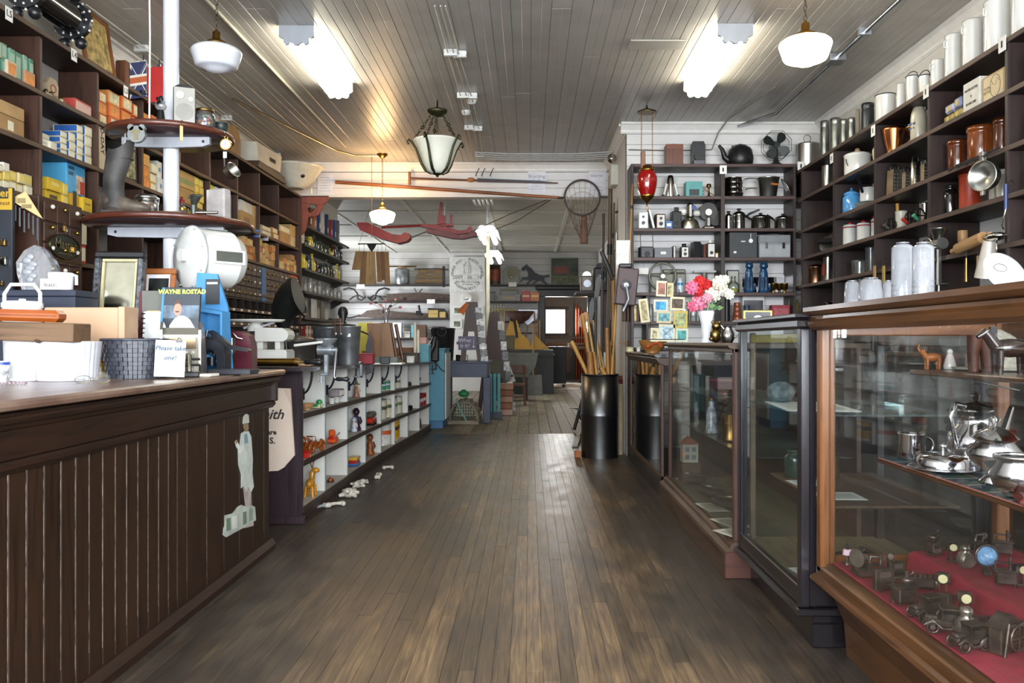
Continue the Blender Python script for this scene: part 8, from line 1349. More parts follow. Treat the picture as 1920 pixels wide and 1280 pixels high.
r2=root('what_is_it_sign','purple sign reading What is it with a down arrow','sign',(XX(875,11.1),11.235,ZZ(656,11.1)));w=17.5*11.1/F;hh=26*11.1/F;ob('panel',Bx(-w,w,0,.012,0,hh,.002),pnt('4d4664'),r2);text(r2,'What\nis it?',.075,(-.035,-.001,hh*.5),(90,0,0),pnt('c9c4d0'),ls=.95);ob('arrow',Bx(w*.66,w*.7,-.001,0,hh*.2,hh*.85).prism([(w*.52,hh*.3),(w*.84,hh*.3),(w*.68,hh*.12)],'y',-.001,0),pnt('c9c4d0'),r2);ob('stand',Bx(-.15,.15,.012,.033,hh*.4,hh*.6),IRON,r2)
TH('steel_basin','small shiny steel basin on the blue table','basin',(XX(866,11.5),11.5,ht+.001),(('basin',La(prof('pot',.17,.085),18),STEEL),('paper',Bx(.04,.08,-.09,-.087,.01,.08),PAPER)))
TH('orange_cloth','orange rag hanging on the tall A frame stand','rag',(XX(866,11.2),11.262,ZZ(583,11.2)),(('cloth',Pr([(-.08,0),(.02,-.05),(.09,.1),(.05,.12)],'y',0,.01),pnt('b5622a',.7)),('fold',Tu([(.05,.0,.1),(-.04,0,.0)],.008,5),pnt('b5622a',.7))))
TH('slatted_seat','upright teal slatted bench panel beside the blue table','bench',(XX(928,12.0),12.0,0),tuple(('slat',Bx(-.085+.06*k,-.04+.06*k,-.01,.012,.02,ZZ(700,12.0),.004),pnt('3f8f94')) for k in range(3))+(('rail',Bx(-.09,.09,.012,.03,.3,.34),pnt('2c4a52')),('skirt',Bx(-.1,.1,-.015,.03,.0,.1),pnt('2c3440'))))
for k in range(5):TH('brick_block',('pale pink block, bottom of the pile beside the teal slats','second block from the bottom of the pile by the teal slats','middle reddish block in the pile by the teal slats','fourth block up in the pile by the teal slats','topmost block of the pile by the teal slats')[k],'block',(XX(949,12.6)+R.uniform(-.02,.02),12.6,.001+.098*k),(('block',Bx(-.11-.03*(k==0),.11,-.06,.06,0,.09,.006),pnt(('c9a392','9a6a52','b08a72','8f5f48','a57f66')[k],.8,var=.15)),('face',Bx(-.09,.09,-.062,-.06,.02,.07),pnt(('c9a392','9a6a52','b08a72','8f5f48','a57f66')[k],.8))),R.uniform(-4,4),'pile of blocks')
BRC=wood('6a4232','452a20','z',.5,.05);TH('tipped_chair','brown wooden chair holding tools and papers','chair',(XX(965,14.6),14.6,0),(('seat',Bx(-.18,.18,-.2,.2,.34,.38,.01),BRC),('back_rail',Bx(-.2,.2,.16,.2,.55,.7,.01),BRC),('crossbar',Bx(-.18,.18,-.19,-.16,.13,.17),BRC))+tuple(('leg',Cy((a,b_,0),(a*.9,b_*.9,.7 if b_>0 else .36),.022,n=8),BRC) for a in (-.18,.18) for b_ in (-.18,.18)))
TH('paper_bundle','white printed packet lying on the brown chair','packet',(XX(962,14.5),14.55,.40),(('packet',Bx(-.06,.05,-.06,.06,0,.28,.01).xf(RT(ry=-20)),pnt('c9c9ca')),('stripe',Bx(-.05,.04,-.064,-.06,.1,.14).xf(RT(ry=-20)),INK)))
for k,(px,py,c,lab) in enumerate(((929,760,'7a5560','mauve crumpled sack on the plank floor'),(941,766,'8a4652','dark pink rag on the plank floor'),(922,774,'6f8a86','pale teal rag on the plank floor'))):Y_=F*H/(py-CY+8);one('floor_rag',Ba((0,0,.035),(.1,.08,.035),12,6).ball((.05,.02,.045),(.07,.06,.04),10,6),pnt(c,.8,var=.25,sc=20),lab,'rag',(XX(px,Y_),Y_,0))
Yc=10.62;TL=pnt('4a8fa8',.45,var=.04);TH('teal_cabinet','tall teal blue painted cabinet at the end of the curved counter','cabinet',(XX(812,Yc),Yc+.25,0),(('body',Bx(-.16,.145,-.24,.4,.1,ZZ(655,Yc),.004),TL),('edge',Bx(.148,.165,-.22,.4,.12,ZZ(662,Yc)),pnt('c9ccc9')),('plinth',Bx(-.14,.12,-.2,.4,0,.1),pnt('2f6a94',.45)),('top_trim',Bx(-.17,.155,-.25,.4,ZZ(655,Yc),ZZ(655,Yc)+.015),TL)))
TH('white_post','white painted post standing in the middle of the back room','post',(XX(915,13.6),13.6,0),(('shaft',Bx(-.03,.03,-.03,.03,0,3.165,.006),pnt('dcdcc9')),('base',Bx(-.035,.035,-.035,.035,0,.1),pnt('dcdcc9'))))
Yh=13.2;sh=Yh/F;r=root('board_rack','iron hanger with a bundle of tan wooden boards hung by wires','hanging boards',(XX(697,Yh),Yh,ZZ(457,Yh)));ob('bar',Bx(-.22,.21,-.012,.012,-.008,.008),IRON,r);ob('scroll',Pr([(-.08,0),(.08,0),(.05,-.06),(0,-.13),(-.05,-.06)],'y',-.01,.01),IRON,r);ob('wire',Tu([(-.2,0,0),(-.05,.0,3.19-ZZ(457,Yh))],.003,4).tube([(.2,0,0),(.05,0,3.19-ZZ(457,Yh))],.003,4),IRON,r)
for k,(a,b_,c,d,col,yb) in enumerate(((667,680,660,676,'b08a58',506),(677,688,674,684,'9a7444',533),(684,703,682,706,'c9a46c',533),(704,712,707,716,'a87c4a',528),(712,720,714,722,'8a5f38',525),(719,728,720,731,'b08652',533))):ob('board',Pr([((px-697)*sh,ZZ(py,Yh)-ZZ(457,Yh)) for px,py in ((a,471),(b_,471),(d,yb),(c,yb))],'y',-.02+.012*k,-.012+.012*k),wood(col,'7d5c36','z',.5,.05),r);ob('hook',Tu([((a+b_)/2*sh-697*sh,0,0),((a+b_)/2*sh-697*sh,0,-.12)],.003,4),IRON,r)
XD=-2.74;ZD=(2.56,2.32,2.02,1.74,1.42,1.12);r=root('dark_wall_shelves','black narrow wall shelves of jars beyond the header','shelves',(-2.99,11.4,0));[ob('shelf',Bx(0,.25,-1.3,1.2 if k<4 else .9,z-.03,z,.003),DKY2,r) for k,z in enumerate(ZD)];[ob('shelf_bracket',Pr([(.0,z-.03),(.2,z-.03),(.0,z-.14)],'y',1.05,1.07),DKY2,r) for z in ZD[:4]]
for k in range(9):y=10.25+.22*k;TH('tall_book','tall %s book, %s from the header on the top dark shelf' % (('olive','brown','tan','blue','white','dark blue','red','blue','grey')[k],NTH[k]),'book',(-2.83,y,ZD[0]+.001),(('cover',Bx(-.1,.07,-.03-.03*(k==2),.03+.03*(k==2),0,R.uniform(.24,.33),.004),pnt(('6a6a2a','5a3a26','9a6a4a','2f3f6a','c9c4c4','22305a','8a2a2a','3a4a7a','6a6a70')[k],.5)),('label',Bx(.07,.072,-.02,.02,.05,.12),PAPER)),0,'books on the top dark shelf')
for l,n_,h0,h1 in ((1,11,.1,.2),(2,13,.14,.24),(3,10,.14,.2)):
    for k in range(n_):
        y=10.2+2.3*k/n_+R.uniform(-.03,.03);c=R.choice(('20262a','3a4a3a','c9b83a','6a6f72','8f9a98','b9b5a8','2f3f4a','4a2f22')) if l<3 else None;w=R.uniform(.07,.11)
        V('old_bottle' if k % 2 else 'old_jar','bottle' if k % 2 else 'jar',-2.82,y,ZD[l]+.001,w,R.uniform(h0,h1),pnt(c,.15,var=.2,coat=.5) if c else glass((.85,.88,.86),1.6,.03,.25),'%s %s, %s from the header, %s dark shelf' % ('dark' if c in ('20262a','2f3f4a','4a2f22') else 'clear' if not c else 'yellow' if c=='c9b83a' else 'pale','bottle' if k % 2 else 'jar',('twelfth','thirteenth')[k-11] if k>10 else NTH[k],('','second','third','fourth')[l]),'bottle' if k % 2 else 'jar','bottles on the dark shelves',n=12)
for k,(y,c) in enumerate(((10.5,'8f9296'),(10.95,'d3d3d0'),(11.4,'55554a'))):TH('small_picture',('grey photo in a dark frame','white panel','olive and yellow card')[k]+' leaning on the fifth dark shelf','picture',(-2.85,y,ZD[4]+.001),(('frame',Bx(-.01,.01,-.11,.11,0,.26,.003),IRON if k==0 else pnt(c,.5)),('image',Bx(.01,.012,-.08,.08,.04,.22),pnt(c,.4,var=.2))))
for k in range(7):TH('low_book','%s book on the lowest dark shelf, %s from the near end' % (('red','white','brown','cream','dark red','black','pink')[k],NTH[k]),'book',(-2.85,10.3+.07*k,ZD[5]+.001),(('cover',Bx(-.08,.07,-.027,.027,0,.2+.01*(k % 3),.003),pnt(('8a2a22','c9c9c9','6a4a30','b9a98a','6a2222','26262a','c09a92')[k],.5)),('label',Bx(.07,.0715,-.015,.015,.1,.15),PAPER)),0,'books on the lowest dark shelf')
TH('caster_cabinet','black cabinet on casters beyond the back door','cabinet',(.72,20.2,0),(('body',Bx(-.33,.18,-.2,.2,.1,.95,.01),pnt('191516')),('top',Bx(-.35,.2,-.22,.22,.95,1.0),pnt('3a302c')),('caster',Cy((.12,-.17,.045),(.12,-.12,.045),.045,n=10),IRON),('caster',Cy((-.25,-.17,.045),(-.25,-.12,.045),.045,n=10),IRON)))
TH('work_bench','cluttered brown work bench under the yard window','bench',(1.0,22.6,0),(('top',Bx(-.7,.8,-.3,.4,.9,.98,.01),wood('5a3d2c','3a261b','x')),('shelf',Bx(-.7,.8,.1,.4,1.2,1.24),DKW),('drawer',Bx(-.3,.1,-.31,-.3,.3,.8),wood('4a3022','2f1e15','x')),('side',Bx(-.68,-.6,-.25,.35,0,.9),DKW),('side',Bx(.7,.78,-.25,.35,0,.9),DKW)))
for k in range(6):TH('wood_log',('split log','rough board','bark slab','white china cup','pale rag','dark billet')[k]+(' on the bench' if k<3 else ' beside the logs on the bench')+' under the yard window','log' if k not in (3,4) else 'cup',(.55+.17*k,22.55,.982),(('piece',Cy((-.1,0,.05),(.1,.02,.06),.05,n=8) if k not in (3,4) else La(prof('cup',.1,.1),12),pnt('5a4434' if k not in (3,4) else 'd0d0d0',.7,var=.3)),('end',Cy((-.101,0,.05),(-.1,0,.05),.04,n=8),TOOLW if k not in (3,4) else ENAM)))
r=root('copper_pipes','upright copper coloured pipes beside the yard window','pipes',(1.36,23.6,0));[ob('pipe',Cy((.07*k,0,.0),(.07*k,0,2.2-.1*k),.03,n=10),metal('a8522c',.3),r) for k in range(4)]
TH('wall_lamp','glowing bare lamp on the right side of the far room','lamp',(1.5,21.6,1.55),(('bulb',Ba((0,0,0),.09,12,8),glow('ffd9a8',18)),('socket',Cy((0,.0,.08),(0,.02,.2),.04,n=10),BRASS),('stem',Cy((0,.02,.2),(.395,.02,.2),.015,n=6),IRON)));bulb('far_lamp_light',(1.5,21.5,1.85),12,(1,.75,.5))
# ======== HEADER WALL,CEILING AND HANGING THINGS
Yw=9.86
for k,(a,b_,c,d,s_,lab) in enumerate(((594,623,323,365,'','white printed notice beside the carved board'),(990,1023,320,361,'Boarding\nKnife','white notice titled Boarding Knife under the spear tip'),(1104,1136,320,363,'Smelt Net','white notice partly behind the landing net'))):
    w=(b_-a)/2*Yw/F;h=(d-c)*Yw/F;r=root('paper_notice',lab,'notice',(XX((a+b_)/2,Yw),Yw+.03,ZZ(d,Yw)));ob('paper',Bx(-w,w,0,.003,0,h),pnt('e3e3ea',.7),r);[ob('print_line',Bx(-w*(.7-.1*(j % 2)),w*(.7-.1*(j % 2)),-.001,0,h*(.18+.12*j),h*(.2+.12*j)),pnt('a9abb4',.7),r) for j in range(2 if k else 6)]
    if s_:text(r,s_,.055 if k==1 else .036,(0,-.001,h*(.66 if k==1 else .8)),(90,0,0),pnt('8a8c96',.7))
q=Pr([(XX(a,Yw)-XX(560,Yw),ZZ(b_,Yw)-ZZ(366,Yw)) for a,b_ in ((528,335),(536,326),(548,320),(556,321),(566,318),(578,315),(588,320),(590,330),(586,340),(574,348),(562,354),(553,356),(545,345))],'y',0,.03);r=root('carved_board','dark carved eel shaped wooden board on the header wall','carving',(XX(560,Yw),Yw-.01,ZZ(366,Yw)));ob('board',q,pnt('3a2a26',.6,var=.3),r);ob('relief',Tu([(XX(a,Yw)-XX(560,Yw),-.004,ZZ(b_,Yw)-ZZ(366,Yw)) for a,b_ in ((540,330),(552,326),(562,330),(572,322),(583,325),(580,336),(568,342))],.018,6),pnt('4d3a33'),r);ob('pale_chip',Ba((XX(570,Yw)-XX(560,Yw),-.02,ZZ(328,Yw)-ZZ(366,Yw)),(.025,.006,.018),8,5),pnt('b9bcc6'),r)
REDW=wood('8a4a3e','6a352c','z',.6,.03);Yb=9.88;r=root('fretwork_bracket','faded red fretwork bracket under the header at the left','bracket',(XX(565,Yb),Yb,ZZ(442,Yb)))
def bq(px,py):return (XX(px,Yb)-XX(565,Yb),ZZ(py,Yb)-ZZ(442,Yb))
ob('top_bar',Pr([bq(*p) for p in ((565,367),(617,367),(612,378),(604,384),(565,380))],'y',0,.04),REDW,r);ob('side_bar',Pr([bq(*p) for p in ((565,380),(574,380),(577,400),(575,420),(572,432),(565,440))],'y',0,.04),REDW,r);cx,cz_=bq(585,391);ob('ring',Tu([(cx+.078*cos(t),.02,cz_+.085*sin(t)) for t in cr(18)],.022,6,True),REDW,r);ob('brace',Pr([bq(*p) for p in ((574,426),(577,408),(592,400),(603,392),(606,384),(598,384),(588,396),(574,402))],'y',.002,.038),REDW,r)
def pole(nm,lab,cat,p0,p1,Y,r0,r1,m,extra=()):
    a=Vector(W(*p0,Y));b_=Vector(W(*p1,Y));r=root(nm,lab,cat,a);ob('shaft',Cy((0,0,0),b_-a,r0,r1,10),m,r)
    for pn,q,mm in extra:ob(pn,q,mm,r)
    return r,b_-a
PW_=wood('8f5530','6a3a1e','x',.45,.03);Yp=9.83;sp_=Yp/F
pole('boarding_knife','long whaling knife with a wooden T handle on the header wall','whaling knife',(768,334),(1046,343),Yp,.014,.008,wood('6a3f26','4a2a18','x'),(('t_handle',Bx(-.016,.016,-.016,.016,-.08,.08,.008),PW_),('knob',Ba((115*sp_,0,-3*sp_),(.05,.028,.028),10,7),wood('a8703a','8a5628','x')),('blade',Pr([(127*sp_,0),(127*sp_,-7*sp_),(275*sp_,-10*sp_),(279*sp_,-9*sp_),(250*sp_,-5*sp_)],'y',-.006,.006),metal('3a4048',.4))))
r,d=pole('landing_net','long handled landing net with a dark hoop and brown mesh bag','net',(629,341),(1056,371),Yp,.022,.018,PW_);hx,hz,hr=XX(1091,Yp)-XX(629,Yp),ZZ(372,Yp)-ZZ(341,Yp),33*sp_
ob('hoop',Tu([(hx+hr*cos(t),-.06,hz+hr*sin(t)) for t in cr(32)],.011,6,True),pnt('3a322e'),r);ob('ferrule',Cy(d-Vector((.07,0,-.003)),d+Vector((.02,-.05,0)),.014,n=8),STEEL,r);q=MB();q2=MB();tip=Vector((hx+.03,.06,hz-83*sp_))
for k in range(18):t=2*PI*k/18;a=Vector((hx+hr*cos(t),-.06,hz+hr*sin(t)));q.tube([a,a.lerp(tip,.5)+Vector((0,.04,-.04)),tip+Vector((.03*cos(t),0,.02))],.0022,3)
for f in (.15,.3,.45,.6,.75,.9):q2.tube([Vector((hx+hr*cos(t),-.06,hz+hr*sin(t))).lerp(tip,f)+Vector((0,.08*f*(1-f)*2,-.16*f*(1-f))) for t in cr(18)],.002,3,True)
NETM=pnt('6a5048',.9);ob('mesh_bag',q,NETM,r);ob('mesh_rings',q2,NETM,r);ob('bag_tail',Cy(tip+Vector((0,0,.32)),tip,.035,.05,10),pnt('7a5a4c',.9),r)
Yq=10.9;sq=Yq/F;RS=pnt('86232a',var=.15);RS2=pnt('5a1018',var=.15);r=root('bob_sled','red painted bob sled runners hanging under the back ceiling','sled',(XX(785,Yq),Yq,ZZ(430,Yq)))
def sq_(px,py):return ((px-785)*sq,(430-py)*sq)
def runner(pts,y0,y1,m):ob('runner',Pr([sq_(*p) for p in pts],'y',y0,y1),m,r)
runner(((676,422),(696,422),(740,443),(757,445),(764,440),(772,442),(774,450),(768,456),(752,460),(716,450),(682,436)),-.25,-.06,RS);runner(((802,433),(840,436),(866,446),(880,442),(889,436),(896,440),(893,446),(870,451),(850,450),(803,439)),-.2,-.08,RS2);runner(((786,416),(825,418),(858,429),(872,428),(880,420),(884,425),(878,433),(858,436),(786,421)),.15,.28,RS)
ob('tongue',Cy((-.48,-.05,.02),(.05,.2,.08),.016,n=8),RS,r);ob('post',Pr([sq_(*p) for p in ((818,418),(820,400),(824,376),(828,377),(826,400),(833,402),(834,418))],'y',.1,.2),RS,r);ob('cross',Bx(.28,.45,.1,.2,.06,.09).box(.4,.43,.13,.17,.05,.22),RS,r);ob('chain',chain(MB(),(-.08,-.15,-.13),(.12,-.15,-.05),.012,.004,.03),IRON,r);[ob('rope',Tu([(a,.15,.05),(a+.02,.15,3.185-ZZ(430,Yq))],.005,4),LG,r) for a in (-.5,.32)]
ob('tie_rope',Tu([(.68,.1,-.02),(1.2,.0,.2),(1.75,-.2,.38)],.007,4).tube([(.75,-.1,-.12),(1.3,-.1,.1),(1.78,-.3,.37)],.007,4),pnt('4a3f38',.8),r)
PORC=pnt('d9d9d6',.3,coat=.3)
def CP(px,py,dz=.0):Y=F*(CEIL-H)/(CY-py);return (XX(px,Y),Y,CEIL-dz)
for k,(px,py,lab) in enumerate(((845,92,'nearest porcelain wire cleat above the bowl pendant, left of its pair'),(862,95,'nearest porcelain wire cleat above the bowl pendant, right of its pair'),(868,173,'middle porcelain wire cleat, left of its pair'),(884,174,'middle porcelain wire cleat, right of its pair'),(880,234,'far porcelain wire cleat, left of its pair'),(895,236,'far porcelain wire cleat, right of its pair'),(900,286,'porcelain cleat where the wires turn along the header'),(265,84,'porcelain cleat left of the white pole'),(425,216,'porcelain cleat beyond the round shelves'),(518,287,'porcelain cleat close to the header at the left'))):
    x,y,z=CP(px,py);r=root('wire_cleat',lab,'wire cleat',(x,y,z),0,'porcelain wire cleats');ob('block',Bx(-.05,.05,-.016,.016,-.035,-.001,.005),PORC,r);ob('cap',Bx(-.05,.05,-.018,.018,-.05,-.037,.004),PORC,r)
for k,(px,py) in enumerate(((884,187),(874,208))):x,y,z=CP(px,py);V('round_rosette',[(.2,-1),(.8,-.8),(1,-.3),(1,0)],x,y,z,.09,.04,PORC,('near','far')[k]+' round porcelain rosette between the wire cleats','rosette')
def wire(lab,pts,rad=.005,m=None):q=Tu([CP(a,b_,.03) if not isinstance(b_,tuple) else b_[0] for a,b_ in pts],rad,5);return one('ceiling_wire',q,m or pnt('c9c5b8'),lab,'wire')
for k,dx in enumerate((0,11,20)):wire(('left','middle','right')[k]+' wire of the run through the porcelain cleats',((815+dx,2),(840+dx,92),(864+dx,174),(878+dx,235),(886+dx,284)))
for k,dx in enumerate((0,12)):wire(('outer','inner')[k]+' wire running along the ceiling left of the white pole',((150+dx,0),(262+dx,84),(424+dx*.7,216),(518+dx*.5,287)))
q=MB();zc=CEIL-.035
for k in range(4):y_=9.15+.1*k;q.tube([(-.6+.0*k,y_,zc),(-.2,y_,zc-.02),(.5,y_+.02,zc-.015),(.92,y_-.15,zc-.03)],.007,5)
one('header_wires',q,pnt('b9b9b8',.4),'bundle of wires running across the ceiling in front of the header','wires');x0=-2.0
one('cable_strip',Tu([(x0,3.0,CEIL-.012),(x0,7.9,CEIL-.012),(x0-.0,9.0,CEIL-.012)],.013,6),pnt('c9c2ae'),'pale cable strip along the ceiling beside the left fluorescent light','cable')
r=root('steel_conduit','shiny steel conduit along the ceiling above the right shelves','conduit',(2.28,6.1,CEIL));ob('pipe',Tu([(0,-3,-.03),(0,0,-.03)],.016,8).tube([(0,.15,-.03),(0,1.5,-.03),(-.25,1.93,-.04)],.014,8),metal('b9bcc0',.25),r);ob('junction_box',Bx(-.06,.06,-.01,.11,-.06,-.001,.004),metal('a9abae',.35),r);ob('strap',Bx(-.04,.04,-.5,-.47,-.05,-.001),GREYM,r)
x,y,z=CP(717,281);r=root('lamp_conduit','thin conduit feeding the small glowing globe','conduit',(x,9.4,CEIL));ob('pipe',Tu([(-.95,-2.2,-.02),(-.5,-.25,-.02),(-.35,-.02,-.02),(-.07,0,-.02)],.012,6),metal('b5a58a',.3),r)
one('pull_chain',chain(MB(),(0,0,0),(0,0,-.95),.006,.0015,.016),OLDBRASS,'thin pull chain hanging beside the small glowing globe','chain',(XX(697,9.4),9.4,CEIL-.001))
x,y,z=CP(1232,82);one('ceiling_patch',Bx(-.2,.2,-.09,.09,-.012,-.001,.003),CEIL_M,'rectangular patch board on the ceiling left of the right fluorescent light','patch',(x,y,z))
one('alcove_wire',Tu([(.97,YA-.03,2.99),(1.4,YA-.03,2.98),(1.78,YA-.03,2.99),(1.84,YA-.06,3.15),(1.9,7.9,CEIL-.01),(2.05,6.9,CEIL-.01)],.006,5),pnt('77736a'),'wire crossing the alcove wall below its moulding','wire')
for k,(a,lab) in enumerate(((895,'left of three iron hooks at the header top'),(906,'middle of three iron hooks at the header top'),(922,'right of three iron hooks at the header top'))):one('iron_hook',Tu([(.04,.0,.12),(.01,-.01,.07),(-.02,-.01,.0),(-.01,-.03,-.01)],.005,5),IRON,lab,'hook',(XX(a,9.84),9.875,ZZ(328,9.84)),None,'iron hooks on the header')
TH('emergency_light','white emergency light box high on the alcove corner','emergency light',(XX(1153,9.0),9.0,ZZ(350,9.0)),(('box',Bx(-.055,.055,-.12,.12,0,.22,.006),pnt('c9c7b8')),('lamp',La([(.02,0),(.05,.03),(.05,.06),(0,.07)],14).xf(RT((-.05,-.12,.27),90)),STEEL),('label',Bx(.02,.05,-.122,-.12,.12,.2),PAPER)))
for k,(px,y0,y1,Y,rad,m,lab) in enumerate(((1143,330,822,9.5,.03,wood('6a5a48','4a3d30','z'),'tall grey brown pole standing against the alcove corner'),(1152,380,600,9.2,.025,wood('5a4a3c','3f342a','z'),'dark pole beside the emergency light box'),(1163,370,470,8.9,.05,pnt('8a8a78',.6),'wide grey greenish plank above the white board'),(1184,345,500,7.72,.012,TOOLW,'slender orange wooden handle hanging on the shelf post'),(1130,400,818,9.7,.02,wood('5a4438','3d2e26','z'),'short dark timber by the landing net bag'))):
    X0,z0,z1_=XX(px,Y),ZZ(y1,Y),ZZ(y0,Y);TH('leaning_pole',lab,'pole',(X0-.02,Y,z0),(('pole',Cy((0,0,0),(.03,0,z1_-z0),rad,rad*.8,8),m),('band',Cy((.02,0,(z1_-z0)*.7),(.021,0,(z1_-z0)*.74),rad*1.1,n=8),IRON)))
Yz=7.75;TH('white_board','blank white board standing at the alcove corner','board',(XX(1169,Yz)+.0,Yz-.04,ZA4+.005),(('board',Bx(-.07,.065,0,.015,0,ZZ(452,Yz)-ZA4,.003),pnt('dcdcda')),('edge',Bx(-.072,-.07,0,.016,0,.55),GREYM)))
TH('wall_grinder','maroon wall coffee grinder with a cast crank at the alcove corner','coffee grinder',(XX(1172,7.6),7.6,ZZ(572,7.6)),(('box',Bx(-.1,.09,-.05,.06,.0,.34,.01).xf(RT(ry=6)),pnt('4f3a3c')),('casting',La([(.05,0),(.05,.02),(.02,.04)],12).xf(RT((0,-.06,.18),90)),GM),('crank',Tu([(0,-.09,.18),(.02,-.11,.05),(-.03,-.11,-.06)],.014,6),GM),('lid',Bx(-.06,.06,-.04,.05,.34,.38,.01),IRON)))
TH('corner_shelf','shelf of machine parts on the partition end beside the door','shelf',(.86,10.4,ZZ(548,10.4)),(('shelf',Bx(-.28,.3,-.25,.3,-.03,0,.003),DKW),('post',Bx(.2,.28,-.2,-.14,-1.69+.0,-.03),DKW),('side_panel',Bx(.02,.2,-.2,-.17,-.75,-.03),pnt('55424a'))))
zk=ZZ(548,10.4)+.001
for k,(px,w,h,c,lab,nm) in enumerate(((1100,.16,.2,'8a8078','grey film projector base on the corner shelf','machine'),(1125,.18,.3,'2a2a2c','tall black camera like machine on the corner shelf','machine'),(1145,.12,.22,'c9c27a','yellow and white parts carton on the corner shelf','carton'))):TH(nm,lab,nm,(XX(px,10.35),10.35,zk),(('body',Bx(-w/2,w/2,-.1,.1,0,h,.02),pnt(c,.4,var=.2)),('top',Cy((0,-.04,h),(0,.04,h),w*.35,n=14),IRON if k else STEEL),('front',Cy((0,-.12,h*.5),(0,-.1,h*.5),w*.3,n=12),GREYM)))
DC=(.69,8.06);DR=.182;zd=.8;dm,n,l,b=_new('drum');t=_noise(n,l,30,4,_coord(n,l));l.new(_ramp(n,l,t.outputs[0],[(.62,'0c0c0e'),(.7,'0f0f11'),(.78,'a9a9a0')]).outputs[0],b.inputs['Base Color']);b.inputs['Roughness'].default_value=.3;b.inputs['Coat Weight'].default_value=1;b.inputs['Coat Roughness'].default_value=.3;b.inputs['Coat IOR'].default_value=1.9;_bump(n,l,b,_noise(n,l,6,2,_coord(n,l)).outputs[0],.25,.02)
r=root('black_drum','tall black enamelled steel drum holding wooden tool handles','drum',(DC[0],DC[1],0));ob('shell',La([(DR,0),(DR,.01),(DR,.4),(DR+.004,.41),(DR,.42),(DR,zd),(DR-.006,zd),(DR-.006,.02),(0,.02)],36),dm,r);ob('rim',Tu([(DR*cos(2*PI*k/32),DR*sin(2*PI*k/32),zd) for k in range(32)],.006,5,True),BLK,r)
HW=('c9974f','b98442','d3aa66','a8753a','c08c4c')
for k,(pb,pt,yt,dy,rad,nm,lab) in enumerate(((1100,1072,640,-.05,.016,'axe_handle','short handle leaning far left out of the drum'),(1110,1092,590,0,.017,'axe_handle','long pale handle with a flared broad paddle tip, left side'),(1118,1100,585,.06,.013,'tool_handle','thin straight handle crossing the flared paddle'),(1104,1106,660,-.12,.03,'wood_billet','thick pale square billet at the left front of the drum'),(1119,1114,660,-.13,.014,'tool_handle','reddish short handle beside the pale billet'),(1134,1128,690,-.14,.022,'wood_billet','stubby light peg at the drum front centre'),(1140,1138,615,-.06,.019,'broom_handle','thick yellow upright handle in the drum centre'),(1128,1112,600,.1,.014,'tool_handle','brown handle leaning behind the centre of the drum'),(1150,1146,640,-.08,.014,'tool_handle','mid height handle right of the thick yellow one'),(1147,1147,660,.04,.016,'tool_handle','pale handle behind the right side of the drum'),(1154,1156,560,-.1,.012,'hockey_stick','slim stick with black tape on its middle'),(1162,1150,520,.0,.016,'tool_handle','tall curved handle at the right edge of the drum'),(1135,1120,640,.12,.012,'tool_handle','dull handle at the back of the drum'),(1144,1124,690,.02,.02,'wood_billet','short peg just right of the yellow handle'))):
    Y0=DC[1]+dy;u=Vector((XX(pb,Y0)-DC[0],dy,0));u*=min(1,.135/max(u.length,.001));a=Vector((DC[0]+u[0]*.6,DC[1]+u[1]*.6,.35));b_=Vector(W(pt,yt,Y0+.08));r=root(nm,lab,'handle',a,0,'handles in the black drum');d=b_-a;mm=Vector((DC[0]+u[0],DC[1]+u[1],zd+.01))-a;ob('shaft',Tu([(0,0,0),mm,d],[rad*1.25,rad*1.2,rad*(1.35 if nm=='axe_handle' else .9)],8),wood(HW[k % 5],'8a5e30','z',.5,.05),r)
    if k==1:ob('paddle',Pr([(-.03,-.12),(.03,-.12),(.05,-.02),(.03,.03),(-.02,.0),(-.045,-.06)],'y',-.01,.01).xf(Matrix.Translation(d)),wood('a8703c','8a5628','z'),r)
    if k==10:ob('tape',Cy(d*.45,d*.62,rad*1.3,n=8),BLK,r)
    if k==11:ob('dark_head',Tu([d*.98,d+Vector((-.05,0,.1)),d+Vector((-.12,0,.26))],[.018,.026,.02],6),pnt('33302e'),r)
for k,(px,y0,y1,lab) in enumerate(((1105,545,660,'dark saw blade shaped oar rising left in the drum'),(1118,480,640,'black flat paddle crossing behind the handles'))):Y0=DC[1]+.11-.03*k;a=Vector((DC[0]-.09+.05*k,Y0,zd-.2));b_=Vector(W(px,y0,Y0+.05));r=root('dark_paddle',lab,'paddle',a);ob('shaft',Cy((0,0,0),(b_-a)*.7,.012,n=8),IRON,r);ob('blade',Pr([(-.02,0),(.02,0),(.06,.2),(.03,.26),(.0,.2)],'y',-.006,.006).xf(Matrix.Translation((b_-a)*.68)),pnt('3a3634'),r)
CRE=pnt('c9bb96',.6,var=.1);r=root('cream_tube','tall cream cardboard drum with a maroon band beside the black drum','tube',(.895,8.22,0)) ;ob('tube',La([(.036,.02),(.036,.7),(.0,.7)],18),CRE,r);ob('band',La([(.037,.7),(.037,.745),(0,.745)],18),pnt('6a1a2a'),r);ob('wood_top',La([(.033,.745),(.033,.78),(0,.78)],16),wood('8a5a34','6a4022','z'),r);ob('foot',La([(.04,0),(.04,.02)],18),CRE,r)
